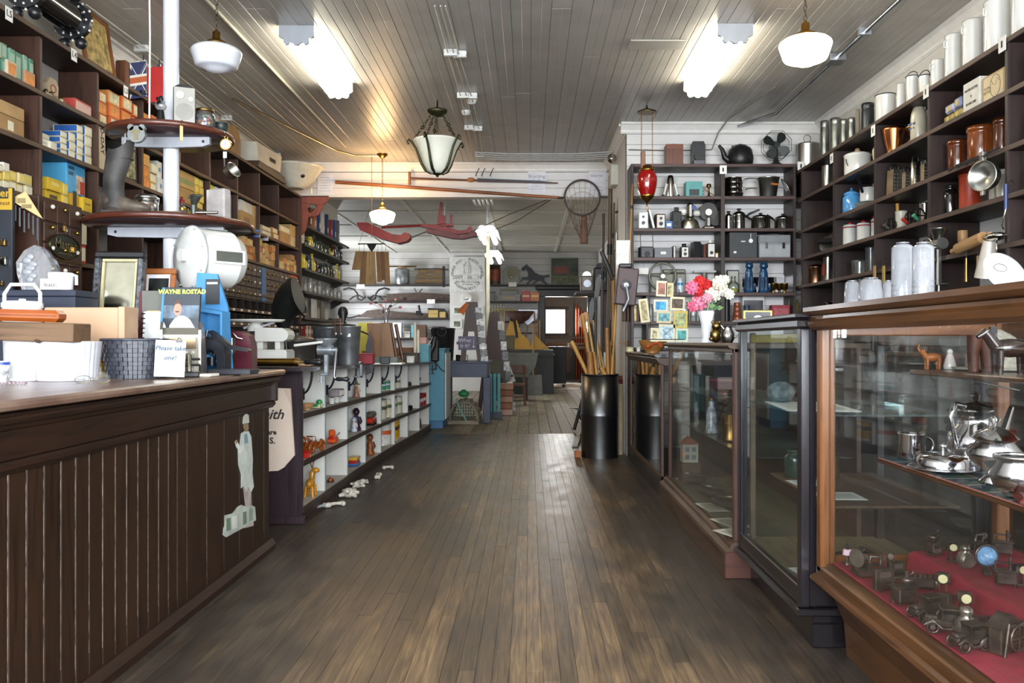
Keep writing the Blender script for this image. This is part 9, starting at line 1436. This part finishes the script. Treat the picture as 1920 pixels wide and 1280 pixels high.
r=root('hand_cultivator','dark wooden hand cultivator leaning beyond the black drum','cultivator',(.62,10.3,0));CUW=wood('3a2a22','251a15','z',.6,.05);ob('frame',Tu([(-.06,0,.02),(.02,0,.3),(.14,.1,.75)],.022,6).tube([(.16,0,.02),(.16,.05,.75)],.022,6),CUW,r);[ob('bar',Bx(.02,.18,-.01,.02,z,z+.04),CUW,r) for z in (.18,.34,.52)];ob('blade',Pr([(-.14,.3),(.05,.26),(.05,.29)],'y',-.05,.05),IRON,r);ob('wheel',Tu([(.1+.1*cos(t),-.03,.22+.1*sin(t)) for t in cr(16)],.012,5,True),IRON,r)
TH('grey_plank','narrow grey board lying on the floor beside the black drum','board',(.55,9.4,.001),(('board',Bx(-.03,.03,-.6,.4,0,.02),pnt('b9b5aa',.6)),('shoe',Ba((.09,.1,.045),(.07,.16,.045),10,6),pnt('2a211c',.6))),-6)
TH('brick','small terracotta brick at the foot of the black drum','brick',(.47,8.0,.001),(('block',Bx(-.03,.03,-.05,.05,0,.06,.006),pnt('a8643f',.8)),('chip',Bx(-.02,.02,-.04,.04,.06,.065),pnt('b5764f',.8))))
# ======== ON AND INSIDE THE LOWER CASES
zC=1.1135;Yv=4.75;r=root('card_rack','wire rack of old greeting cards on the worn brown case','card rack',(XX(1248,5.55),5.55,zC));s=5.55/F
ob('wire_frame',Tu([(-.1,.03,0),(-.1,.06,.36)],.004,4).tube([(.12,.03,0),(.1,.06,.36)],.004,4).tube([(-.12,-.05,.02),(.12,-.05,.02)],.004,4),IRON,r)
for k,(a,b_,c,d,c1,c2) in enumerate(((1226,1246,527,556,'d3cbae','a06a58'),(1246,1260,530,556,'c9bd92','b3a878'),(1224,1250,562,585,'cfc8b4','3f9ad0'),(1252,1279,556,581,'d0c9a8','5a4a3a'),(1228,1255,584,606,'cbbf98','6aa0a8'),(1260,1286,583,615,'c2ab52','a3ad78'),(1232,1262,608,640,'d3cdb0','a8c0c9'),(1264,1287,615,640,'c9c9b0','4fa09a'),(1205,1222,556,600,'cfc7a4','a89a72'),(1217,1232,616,642,'d5cfae','b9b08a'))):
    x0,x1=(a-1248)*s,(b_-1248)*s;z0,z1_=ZZ(d,5.55)-zC,ZZ(c,5.55)-zC;y=-.05+.02*(d<600)+.025*(d<570);t=RT(rz=0) ;p=ob('card',Bx(x0,x1,y,y+.012,max(z0,.002),z1_).xf(RT((0,0,0),0,(-14 if k==8 else 5-2*(k % 3))*.5)),pnt(c1,.6),r);ob('print',Bx(x0+.012,x1-.012,y-.001,y,max(z0,.002)+.014,z1_-.014).xf(RT((0,0,0),0,(-14 if k==8 else 5-2*(k % 3))*.5)),pnt(c2,.6,var=.5,sc=40),p)
TH('wooden_bowl','round tan wooden bowl with a red ribbon on the lowest case','bowl',(XX(1224,6.2),6.2,1.031),(('bowl',La(prof('bowl',.215,.1),24),wood('a8733a','8a5626','x',.4,.02)),('ribbon',Ba((.01,-.1,.08),.014,8,6).tube([(.01,-.105,.08),(-.05,-.11,.05)],.006,5).tube([(.01,-.105,.08),(.05,-.105,.05)],.006,5).ball((-.05,-.11,.05),.012,8,5),pnt('c04a2a',.4))))
for k,(px,c,w) in enumerate(((1181,'c9c29a',.05),(1197,'d5d2c4',.025))):V('small_roll','can',XX(px,7.4),7.4,1.031,w*1.4,.04,pnt(c,.5),('cream tape roll on the lowest case','little white spool on the lowest case')[k],'roll')
r=root('flower_vase','white pressed vase with pink, red and white artificial flowers','vase with flowers',(XX(1325,4.5),4.5,zC));s=4.5/F;ob('vase',La([(.03,0),(.032,.01),(.022,.03),(.03,.1),(.043,.165),(.04,.175),(.03,.1),(0,.05)],20,flute=(8,.05)),pnt('d9dde2',.3,coat=.3),r)
FL=[];
for k,(px,py,c,rr) in enumerate(((1310,530,'c41818',13),(1326,535,'c41818',12),(1306,546,'c41a1a',11),(1293,541,'d86a8a',13),(1312,565,'dd7a92',17),(1300,573,'d8607f',12),(1322,560,'e39aa8',10),(1345,531,'e6dfc6',14),(1338,550,'e9e4d2',17),(1353,543,'e9e6d8',13),(1362,553,'e3dfd0',10),(1357,525,'e6e2cf',9))):
    c_=Vector(((px-1325)*s,-.03+.04*sin(k*1.7),ZZ(py,4.5)-zC));q=MB()
    for j in range(3):
        for i in range(9-2*j):
            a=2*PI*i/(9-2*j)+j*.4;R_=rr*s*(.75-.22*j);d=Vector((cos(a),-.35-.25*j,sin(a)));q.ball(c_+Vector((cos(a)*R_,-.01*j,sin(a)*R_)),(rr*s*.3,.008,rr*s*.3),6,4)
    fl_=ob('blossom',q,pnt(c,.6,var=.25,sc=60),r);ob('stem',Tu([(c_[0]*.1,0,.15),(c_[0]*.6,0,.15+(c_[2]-.15)*.6),tuple(c_+Vector((0,.012,0)))],.003,4),pnt('2f5a2c',.6),r)
for k in range(16):a=k*2.4;px,pz=.09*cos(a)*(.5+.5*((k*5) % 7)/7),.19+.08*((k*3) % 8)/8;ob('leaf',Pr([(px-.022,pz),(px,pz+.014),(px+.024,pz+.002),(px,pz-.014)],'y',.012*sin(k),.012*sin(k)+.0015),pnt(('2c5a34','3f7040','5a7a3a')[k % 3],.6),r)
BZ=metal('8a7448',.3,.3,20);TH('brass_bear','golden metal bear figurine sitting beside the white vase','figurine',(XX(1342,4.35),4.35,zC),(('body',Ba((0,0,.04),(.032,.028,.04),12,8),BZ),('head',Ba((.0,-.012,.088),.024,10,7).ball((-.018,-.01,.108),.009,6,4).ball((.018,-.01,.108),.009,6,4),BZ),('paw',Ba((-.03,-.03,.02),(.014,.018,.012),8,5).ball((.028,-.03,.02),(.014,.018,.012),8,5),BZ)))
TH('silver_pitcher','dark silver pitcher beside the brass bear','pitcher',(XX(1364,4.25),4.25,zC),(('body',La([(.025,0),(.035,.02),(.035,.05),(.02,.075),(.024,.085)],16),metal('8f8d8a',.2)),('handle',Tu(arc((.03,0,.05),.022,-80,80,8),.004,5),metal('8f8d8a',.2)),('spout',Cy((-.018,0,.07),(-.034,0,.09),.009,.005,8),metal('8f8d8a',.2))))
TH('gold_frame','small gold picture frame leaning on the dark case','picture frame',(XX(1421,3.8),3.8,1.2225),(('frame',Bx(-.068,.068,0,.012,0,.042,.003),metal('a9924f',.35)),('panel',Bx(-.058,.058,-.002,0,.004,.034),pnt('16181a',.3)),('oval',Ba((0,-.002,.006),(.02,.002,.012),10,6),LG)))
zf=.181;LEA=pnt('3a322c',.7,var=.3);PPR=pnt('c9c5b4',.7)
def inx(px,X):return F*X/(px-CX)
def low(nm,lab,cat,px,X,z,parts,rz=0):TH(nm,lab,cat,(X,inx(px,X),z+.001),parts,rz)
low('toy_house','small white model house with a red roof inside the worn case','model house',1292,1.065,zf+.14,(('walls',Bx(-.05,.05,-.05,.05,0,.12),pnt('b9b7aa',.6)),('roof',Pr([(-.062,.12),(.062,.12),(0,.165)],'y',-.06,.06),pnt('8a4a3a',.6)))+tuple(('window',Bx(a-.014,a+.014,-.052,-.05,b_,b_+.03),pnt('6f7f86',.3)) for a in (-.022,.022) for b_ in (.02,.07)))
low('house_plinth','brown block under the model house','block',1292,1.065,zf,(('block',Bx(-.06,.06,-.08,.08,0,.138,.004),LB),('edge',Bx(-.062,.062,-.082,.082,.12,.137),LBZ)))
for k,(px,X) in enumerate(((1285,1.05),(1330,1.02),(1366,1.03),(1378,1.0))):low('paper_sheet',('first','second','third','fourth')[k]+' paper sheet from the far end on the worn case floor','paper',px,X,zf,(('sheet',Bx(-.045,.07,-.12,.12,0,.002),PPR),('print',Bx(-.03,.05,-.1,.08,.002,.0025),pnt('a9a596',.7))),8*k)
for k,(px,X,lab) in enumerate(((1300,1.08,'dark leather pouch at the far end of the worn case floor'),(1335,1.1,'larger dark leather satchel on the worn case floor'),(1366,1.12,'rolled dark leather holster near the black post'))):low('leather_pouch',lab,'pouch',px,X,zf+.003,(('pouch',Ba((0,0,.035),(.07,.12,.035),12,7),LEA),('flap',Bx(-.05,.05,-.09,.05,.06,.075,.006),pnt('4d423a',.7)),('tag',Bx(-.06,-.04,-.06,-.03,.076,.078),PAPER)),20*k)
zs_=.8075;low('cut_glass_bowl','cranberry cut glass bowl on the upper shelf of the worn case','bowl',1360,1.15,zs_,(('bowl',La(prof('bowl',.2,.085),20),pnt('5a1f2c',.12,coat=.7)),('rim',ring(.098,.085,.004),pnt('7a3040',.12,coat=.7))))
BWP=pnt('b9c2cc',.2,var=.5,sc=30,coat=.4);low('porcelain_lamp','blue and white porcelain vase on the lower shelf of the worn case','vase',1334,1.1,.567,(('vase',La(prof([(.8,0),(.9,.05),(.75,.15),(.7,.6),(.5,.75),(.3,.82),(.4,.9),(.2,1),(0,1)],.09,.2),16),BWP),('cap',La([(.012,.195),(.018,.21),(0,.22)],10),BRASSY)))
low('brass_tankard','brass tankard on the lower shelf near the black post','tankard',1369,1.12,.567,(('body',La([(.05,0),(.055,.01),(.04,.035),(.058,.09),(.05,.14),(.052,.15)],18),BRASSY),('handle',Tu(arc((.05,0,.08),.04,-80,80,8),.006,5),BRASSY),('band',ring(.055,.1,.004),BRASSY)))
TH('brain_coral','grey rounded brain coral stone on paper in the dark case','stone',(1.115,3.66,.853),(('stone',Ba((0,0,.045),(.065,.06,.045),18,10),pnt('5f6260',.8,var=.5,sc=40,bump=.6)),('underside',Ba((0,0,.012),(.05,.045,.012),12,6),pnt('4d504e',.8))))
for k,(x,y,z,w,d,lab) in enumerate(((1.17,3.45,.8495,.28,.5,'large white sheet on the glass shelf of the dark case'),(1.215,3.25,.5125,.17,.16,'typed white card on the middle shelf of the dark case'),(1.205,3.55,.5125,.16,.14,'second typed white card deeper in the dark case'),(1.14,3.3,.2005,.16,.14,'torn white note on the floor of the dark case'))):TH('paper_card',lab,'paper',(x,y,z),(('sheet',Bx(-w/2,w/2,-d/2,d/2,0,.0015),PAPER),('typing',Bx(-w*.4,w*.4,-d*.35,d*.35,.0015,.0018),pnt('cfcdc6',.8))),-6+5*k)
for k,(x,y,z,w,h,m,lab) in enumerate(((1.2,3.72,.513,.1,.12,'green','green glass jar at the back of the dark case'),(1.34,3.72,.513,.11,.12,'amber','amber glass jar beside the green one in the dark case'),(1.27,3.74,.8505,.11,.12,'brass','flared dark iron chalice at the back of the dark case'))):V('glass_jar' if k<2 else 'iron_chalice','jar' if k<2 else 'spit',x,y,z,w,h,pnt({'green': '2c4038','amber': '4a3a1c','brass': '33302a'}[m],.15,coat=.6),lab,'jar' if k<2 else 'chalice')
TH('coiled_strap','coiled dark leather strap on the floor of the dark case','strap',(1.32,3.35,.2005),(('coil',Tu([(.07*cos(t),.07*sin(t),.012+.004*t) for t in [k*.5 for k in range(28)]],.012,5),LEA),('buckle',Bx(.06,.09,-.02,.02,.01,.03),GREYM)))
SV=metal('c4c3c6',.12,.06);zS=.7165
def silver(px,yt,X,w):Y=inx(px,X);return (X,Y,zS),w,ZZ(yt,Y)-zS
p,w,h=silver(1829,752,1.42,.19);TH('silver_teapot','tall silver coffee pot with a shell base and curved spout','teapot',p,(('body',La([(.05,0),(.07,.02),(.085,.07),(.08,.11),(.055,.14),(.05,.2),(.054,h-.03)],24),SV),('lid',La([(.054,h-.03),(.04,h-.012),(.008,h),(.014,h+.02),(0,h+.03)],20),SV),('handle',Tu([(-.05,-.03,.2),(-.09,-.05,.21),(-.11,-.06,.17),(-.08,-.04,.07)],.008,6),SV),('spout',Tu([(.06,.03,.08),(.12,.05,.12),(.15,.06,.19)],[.02,.014,.009],7),SV),('shell',Ba((-.03,-.07,.05),(.05,.02,.045),12,6),SV)))
p,w,h=silver(1866,790,1.32,.15);TH('silver_sugar_bowl','silver footed sugar bowl with a finial lid','sugar bowl',p,(('body',La([(.04,0),(.042,.01),(.02,.03),(.07,.07),(.075,.09),(.05,.12),(.06,.13)],24),SV),('lid',La([(.062,.13),(.05,.145),(.02,.16),(.006,.165),(.016,.185),(0,.195)],18),SV),('leg',Tu([(0,-.075,.1),(0,-.07,.02)],.006,5),SV)))
p,w,h=silver(1910,830,1.27,.13);TH('silver_creamer','round silver creamer at the picture edge','creamer',p,(('body',La([(.03,0),(.06,.03),(.07,.06),(.05,.09),(.055,.105)],22),SV),('beads',ring(.056,.105,.006),SV)))
p,w,h=silver(1709,809,1.315,.09);TH('silver_mug','small engraved silver mug at the end of the glass case shelf','mug',p,(('body',La([(.045,0),(.045,.085),(.048,.09),(.042,.088),(.042,.01),(0,.008)],20),SV),('handle',Tu(arc((.045,0,.045),.03,-85,85,8),.005,5),SV)))
p,w,h=silver(1768,830,1.29,.2);TH('covered_dish','round covered silver butter dish on a ruffled plate','dish',p,(('plate',La([(.06,0),(.09,.006),(.105,.014),(.1,.012),(0,.006)],32,flute=(16,.025)),SV),('cover',La([(.078,.01),(.078,.035),(.07,.048),(.02,.056),(0,.057)],26),SV),('knob',La([(.005,.055),(.005,.07),(.012,.08),(0,.088)],12),SV)))
p,w,h=silver(1722,835,1.3,.12);[TH('silver_saucer',('bottom','second','third','top')[k]+' silver saucer in the stack behind the butter dish','saucer',(1.33,2.72,zS+.007*k),(('plate',La(prof('plate',.12,.012),24),SV),('rim',ring(.06,.012,.002),SV)),0,'silver saucers') for k in range(4)]
TH('white_card','white label card on the tartan cloth','card',(1.3,2.06,zS),(('card',Bx(-.035,.05,-.05,.05,0,.002),PAPER),('line',Bx(-.02,.03,-.03,.03,.002,.0024),pnt('c9b5b0',.7))),15)
for k in range(2):TH('leather_sheath',('red brown leather sheath','second leather sheath with a knife')[k]+' at the front edge of the tartan cloth','sheath',(1.25,2.1-.13*k,zS),(('sheath',Bx(-.02,.02,-.09,.09,0,.018,.008),pnt('6a241a',.35,coat=.3)),('blade',Bx(-.008,.008,-.07,.07,.018,.022),STEEL if k else LEATH)),-20)
zU=1.0235;EL=wood('a8642c','7d4318','x',.4,.03,6)
def animal(x,y,lab,nm,m,h,dark=0,trunk=0):
    q=Ba((0,0,h*.55),(h*.42,h*.2,h*.2),12,8).tube([(-h*.3,0,h*.6),(-h*.45,0,h*.8),(-h*.52,0,h*.88)],[h*.14,h*.12,h*.11],8);r=root(nm,lab,nm.split('_')[0] if 0 else 'figurine',(x,y,zU),0);ob('body',q,m,r)
    for a in (-.26,.28):
        for b_ in (-.1,.1):ob('leg',Tu([(a*h,b_*h,h*.5),(a*h,b_*h,0)],[h*.09,h*.06],7),m,r)
    if trunk:ob('trunk',Tu([(-h*.58,0,h*.85),(-h*.66,0,h*.98),(-h*.6,0,h*1.15)],[h*.06,h*.05,h*.035],6),m,r);[ob('ear',Ba((-h*.42,s_*h*.13,h*.84),(h*.04,h*.03,h*.1),8,5),m,r) for s_ in (-1,1)]
    else:ob('muzzle',Tu([(-h*.5,0,h*.9),(-h*.68,0,h*.78)],[h*.09,h*.055],7),m,r);ob('mane',Bx(-h*.42,-h*.28,-.006,.006,h*.72,h*1.0),IRON,r);ob('tail',Tu([(h*.42,0,h*.6),(h*.52,0,h*.3)],h*.04,5),m,r)
Ye=inx(1748,1.4);animal(1.4,Ye,'carved wooden elephant with raised trunk on the upper case shelf','wooden_elephant',EL,.075,trunk=1)
animal(1.42,inx(1893,1.42),'glossy dark horse figurine on the upper case shelf','horse_figurine',pnt('2c1a14',.15,coat=.6),.14)
TH('white_figure','small white china figure beside the elephant','figurine',(1.47,inx(1765,1.44),zU),(('body',La([(.02,0),(.022,.01),(.014,.04),(.008,.055)],12),ENAM),('head',Ba((0,0,.06),.011,8,6),ENAM)))
TH('tweed_hat','pale grey tweed hat at the back of the upper case shelf','hat',(1.55,2.75,zU),(('crown',La([(.09,0),(.088,.05),(.06,.11),(.02,.135),(0,.137)],20),pnt('a9a497',.9,var=.25,sc=50)),('brim',La([(.09,0),(.13,.004),(.13,.01),(.09,.012)],22),pnt('a09b8e',.9,var=.25,sc=50))))
TH('wooden_boots','brown carved wooden shape standing before the tweed hat','carving',(1.43,inx(1843,1.45),zU),(('front',Tu([(-.01,0,0),(-.012,0,.06),(-.005,0,.115)],[.016,.019,.026],8),wood('5a2f1e','3f2014','z')),('rear',Tu([(.035,0,0),(.03,0,.06),(.02,0,.11)],[.018,.02,.022],8),wood('5a2f1e','3f2014','z'))))
PM=pnt('5a504b',.3,.7,.4,25);PM2=pnt('8d857c',.25,.75,.3,25)
def mini(px,py,up,kind,lab,rz=0,sc=1.0):
    z=.406 if up else .344;Y=F*(H-z)/(py-CY);x=(px-CX)*Y/F
    if not up:x=max(x,1.105);Y=min(F*x/(px-CX),2.87)
    r=root('miniature_'+kind,lab,'miniature',(x,Y,z+.004),rz,'cast metal miniatures');P=[]
    A=lambda n_,q,m=PM:P.append((n_,q,m))
    if kind=='car': A('body',Bx(-.03,.03,-.012,.012,.008,.022,.004));A('cabin',Bx(.0,.028,-.011,.011,.022,.034));A('roof',Bx(-.006,.03,-.014,.014,.04,.044,.002));A('posts',Bx(-.004,-.001,-.012,.012,.022,.04).box(.026,.029,-.012,.012,.03,.04));A('hood',Bx(-.03,-.008,-.009,.009,.02,.028,.004));[A('wheel',Tu([(a+.01*cos(t),b_,.01+.01*sin(t)) for t in cr(12)],.0025,5,True).cyl((a,b_-.001,.01),(a,b_+.001,.01),.005,n=8)) for a in (-.02,.022) for b_ in (-.016,.016)];A('fender',Tu([(-.034,-.016,.014),(-.02,-.016,.023),(-.004,-.016,.008),(.012,-.016,.008),(.024,-.016,.023),(.034,-.016,.014)],.003,4))
    elif kind=='gramophone': A('box',Bx(-.018,.018,-.014,.014,0,.016,.002));A('horn',Tu([(.012,0,.016),(.014,0,.034),(.0,-.006,.042),(-.016,-.012,.044),(-.024,-.016,.044)],[.003,.004,.008,.014,.021],14),PM2);A('turntable',Cy((0,0,.016),(0,0,.018),.012,n=14))
    elif kind=='locomotive': A('boiler',Cy((-.035,0,.018),(.015,0,.018),.009,n=12));A('cab',Bx(.012,.032,-.012,.012,.008,.038,.002));A('stack',Cy((-.027,0,.024),(-.027,0,.04),.004,.006,8));A('frame',Bx(-.04,.034,-.008,.008,.006,.01));[A('wheel',Cy((a,-.013,.008),(a,.013,.008),.008,n=10)) for a in (-.025,-.005,.02)];A('dome',Ba((-.008,0,.028),.005,8,5))
    elif kind=='clock': A('stand',Bx(-.012,.012,-.008,.008,0,.006,.001).box(-.008,-.005,-.003,.003,.006,.03).box(.005,.008,-.003,.003,.006,.03));A('case',Bx(-.014,.014,-.01,.01,.028,.05,.004));A('dial',Cy((0,-.0115,.039),(0,-.01,.039),.009,n=16),pnt('c9bf92',.4))
    elif kind=='stove': A('body',Bx(-.022,.022,-.014,.014,.006,.034,.002));A('oven_door',Bx(-.018,.002,-.0155,-.014,.01,.028));A('top',Bx(-.025,.025,-.016,.016,.034,.037));A('pipe',Cy((.012,.006,.037),(.012,.006,.065),.004,n=8));A('shelf',Bx(-.02,.02,.006,.014,.05,.053).box(-.02,-.018,.008,.012,.037,.05));[A('leg',Cy((a,b_,0),(a,b_,.007),.002,n=6)) for a in (-.018,.018) for b_ in (-.01,.01)]
    elif kind=='globe': A('base',Bx(-.009,.009,-.009,.009,0,.014,.002));A('post',Cy((0,0,.014),(0,0,.022),.002,n=6));A('ring',Tu([(.027*cos(t),0,.046+.027*sin(t)) for t in cr(24)],.003,5,True));A('ball',Ba((0,0,.046),.024,16,10),pnt('7ba6cf',.25,var=.35,sc=70))
    elif kind=='lamp': A('base',La([(.008,0),(.007,.004),(.003,.008),(.005,.02),(.003,.028)],10));A('shade',La([(.013,.026),(.011,.04),(.009,.041)],14),pnt('d3b3c0'));A('chimney',Cy((0,0,.04),(0,0,.056),.003,n=8),PM2)
    elif kind=='telephone': A('base',La([(.012,0),(.011,.006),(.004,.01),(.004,.05),(.007,.055)],12));A('mouthpiece',Cy((0,-.012,.058),(0,0,.056),.008,.004,10));A('receiver',Tu([(.012,0,.02),(.013,0,.048)],.004,6))
    elif kind=='lantern': A('body',La([(.014,0),(.02,.006),(.022,.02),(.016,.034),(.009,.04),(.012,.046),(.01,.054),(0,.056)],14),PM2);A('glass',Cy((0,-.022,.02),(0,-.018,.02),.015,n=14),PM2)
    elif kind=='engine': A('block',Bx(-.03,.02,-.012,.012,.004,.026,.003));[A('cylinder',Cy((-.024+.012*j,0,.024),(-.024+.012*j,0,.036),.005,n=8)) for j in range(4)];A('flywheel',Cy((.02,0,.018),(.026,0,.018),.018,n=16),PM2);A('crank',Tu([(.026,0,.018),(.036,0,.018),(.036,0,.038)],.002,5));A('pan',Cy((-.028,0,.008),(.018,0,.008),.01,n=10))
    elif kind=='windmill': A('frame',Tu([(-.03,0,0),(-.018,0,.055)],.003,4).tube([(.03,0,0),(.018,0,.055)],.003,4).tube([(-.026,0,.02),(.026,0,.02)],.002,4).tube([(-.02,0,.05),(.02,0,.05)],.003,4).tube([(-.026,0,.02),(.02,0,.05)],.002,4));A('wheel',Tu([(.022*cos(t),-.006,.03+.022*sin(t)) for t in cr(16)],.0025,4,True).tube([(-.022,-.006,.03),(.022,-.006,.03)],.002,4).tube([(0,-.006,.008),(0,-.006,.052)],.002,4));A('house',Bx(-.03,.03,.006,.03,.0,.045,.002));A('roof',Pr([(-.034,.045),(.034,.045),(0,.066)],'y',.004,.034))
    elif kind=='piano': A('case',Bx(-.022,.022,0,.016,0,.045,.002));A('keyboard',Bx(-.02,.02,-.014,0,.018,.023));A('leg',Bx(-.02,-.017,-.013,-.01,0,.018).box(.017,.02,-.013,-.01,0,.018));A('music_stand',Bx(-.012,.012,-.002,0,.028,.04),PM2)
    elif kind=='sewing': A('table',Bx(-.024,.024,-.012,.012,.028,.032));A('frame',Tu([(-.02,0,0),(-.016,0,.028)],.002,4).tube([(.02,0,0),(.016,0,.028)],.002,4).tube([(-.02,0,.006),(.02,0,.006)],.002,4));A('arm',Tu([(.016,0,.032),(.016,0,.05),(-.012,0,.052),(-.014,0,.036)],.004,6));A('wheel',Cy((.02,0,.046),(.024,0,.046),.009,n=12),PM2)
    else:A('body',Bx(-.016,.016,-.012,.012,.004,.03,.003));A('drawer',Bx(-.014,.014,-.0135,-.012,.006,.016),PM2);A('bowl',La([(.006,.03),(.014,.044),(.012,.05),(0,.052)],12));A('crank',Tu([(0,0,.05),(.018,0,.056),(.018,0,.062)],.002,4));A('foot',Bx(-.018,.018,-.014,.014,0,.005))
    for n_,q,m in P:ob(n_,q.xf(Matrix.Scale(sc,4)),m,r)
for a in ((1566,1073,0,'lamp','tiny oil lamp with a pink shade at the far corner'),(1580,1082,0,'telephone','tiny candlestick telephone beside the pink lamp'),(1610,1100,0,'grinder','tiny square coffee grinder behind the gramophone'),(1640,1082,0,'sewing','tiny treadle sewing machine near the white card'),(1666,1085,0,'telephone','tiny tall wall pump behind the sewing machine'),(1684,1088,0,'piano','tiny upright organ at the edge of the raised step'),(1620,1112,0,'gramophone','tiny gramophone with a bell horn'),(1660,1140,0,'piano','tiny upright piano with a white label'),(1700,1130,0,'grinder','tiny bread mill behind the typewriter'),(1695,1150,0,'stove','tiny pot bellied stove with a bent pipe'),(1735,1105,0,'engine','tiny gun carriage engine before the red step'),(1768,1120,0,'clock','tiny pendulum clock on two posts'),(1760,1155,0,'locomotive','tiny steam locomotive with a dome'),(1808,1160,0,'clock','tiny square mantel clock nearest the step'),(1735,1190,0,'car','tiny open roadster behind the buggy'),(1768,1203,0,'car','tiny buggy car with a fringed roof'),(1812,1198,0,'lantern','tiny round railway lantern'),(1855,1195,0,'engine','tiny four cylinder engine with a crank'),(1815,1245,0,'car','nearest tiny touring car with a flat roof'),(1905,1230,0,'windmill','tiny water wheel house at the picture edge'),(1850,1080,1,'globe','tiny standing globe with a bright blue ball'),(1810,1065,1,'lantern','tiny brazier on the raised step beside the globe'),(1785,1055,1,'clock','tiny round gauge on the raised step'),(1885,1100,1,'stove','tiny iron hand press on the raised step'),(1750,1040,1,'grinder','tiny coal scuttle at the end of the raised step'),(1880,1042,1,'stove','tiny cook stove at the back of the raised step'),(1835,1040,1,'sewing','tiny cash register at the back of the raised step'),(1912,1100,1,'clock','tiny dial scale on the step at the picture edge')):mini(*a,rz=R.uniform(-30,30),sc=1.45 if a[1]>1110 else 1.25)
TH('white_price_card','little white card among the cast miniatures','card',(XX(1637,2.7),2.62,.343),(('card',Bx(-.02,.02,0,.002,.03,.055),PAPER),('stick',Bx(-.002,.002,0,.002,0,.03),IRON)))
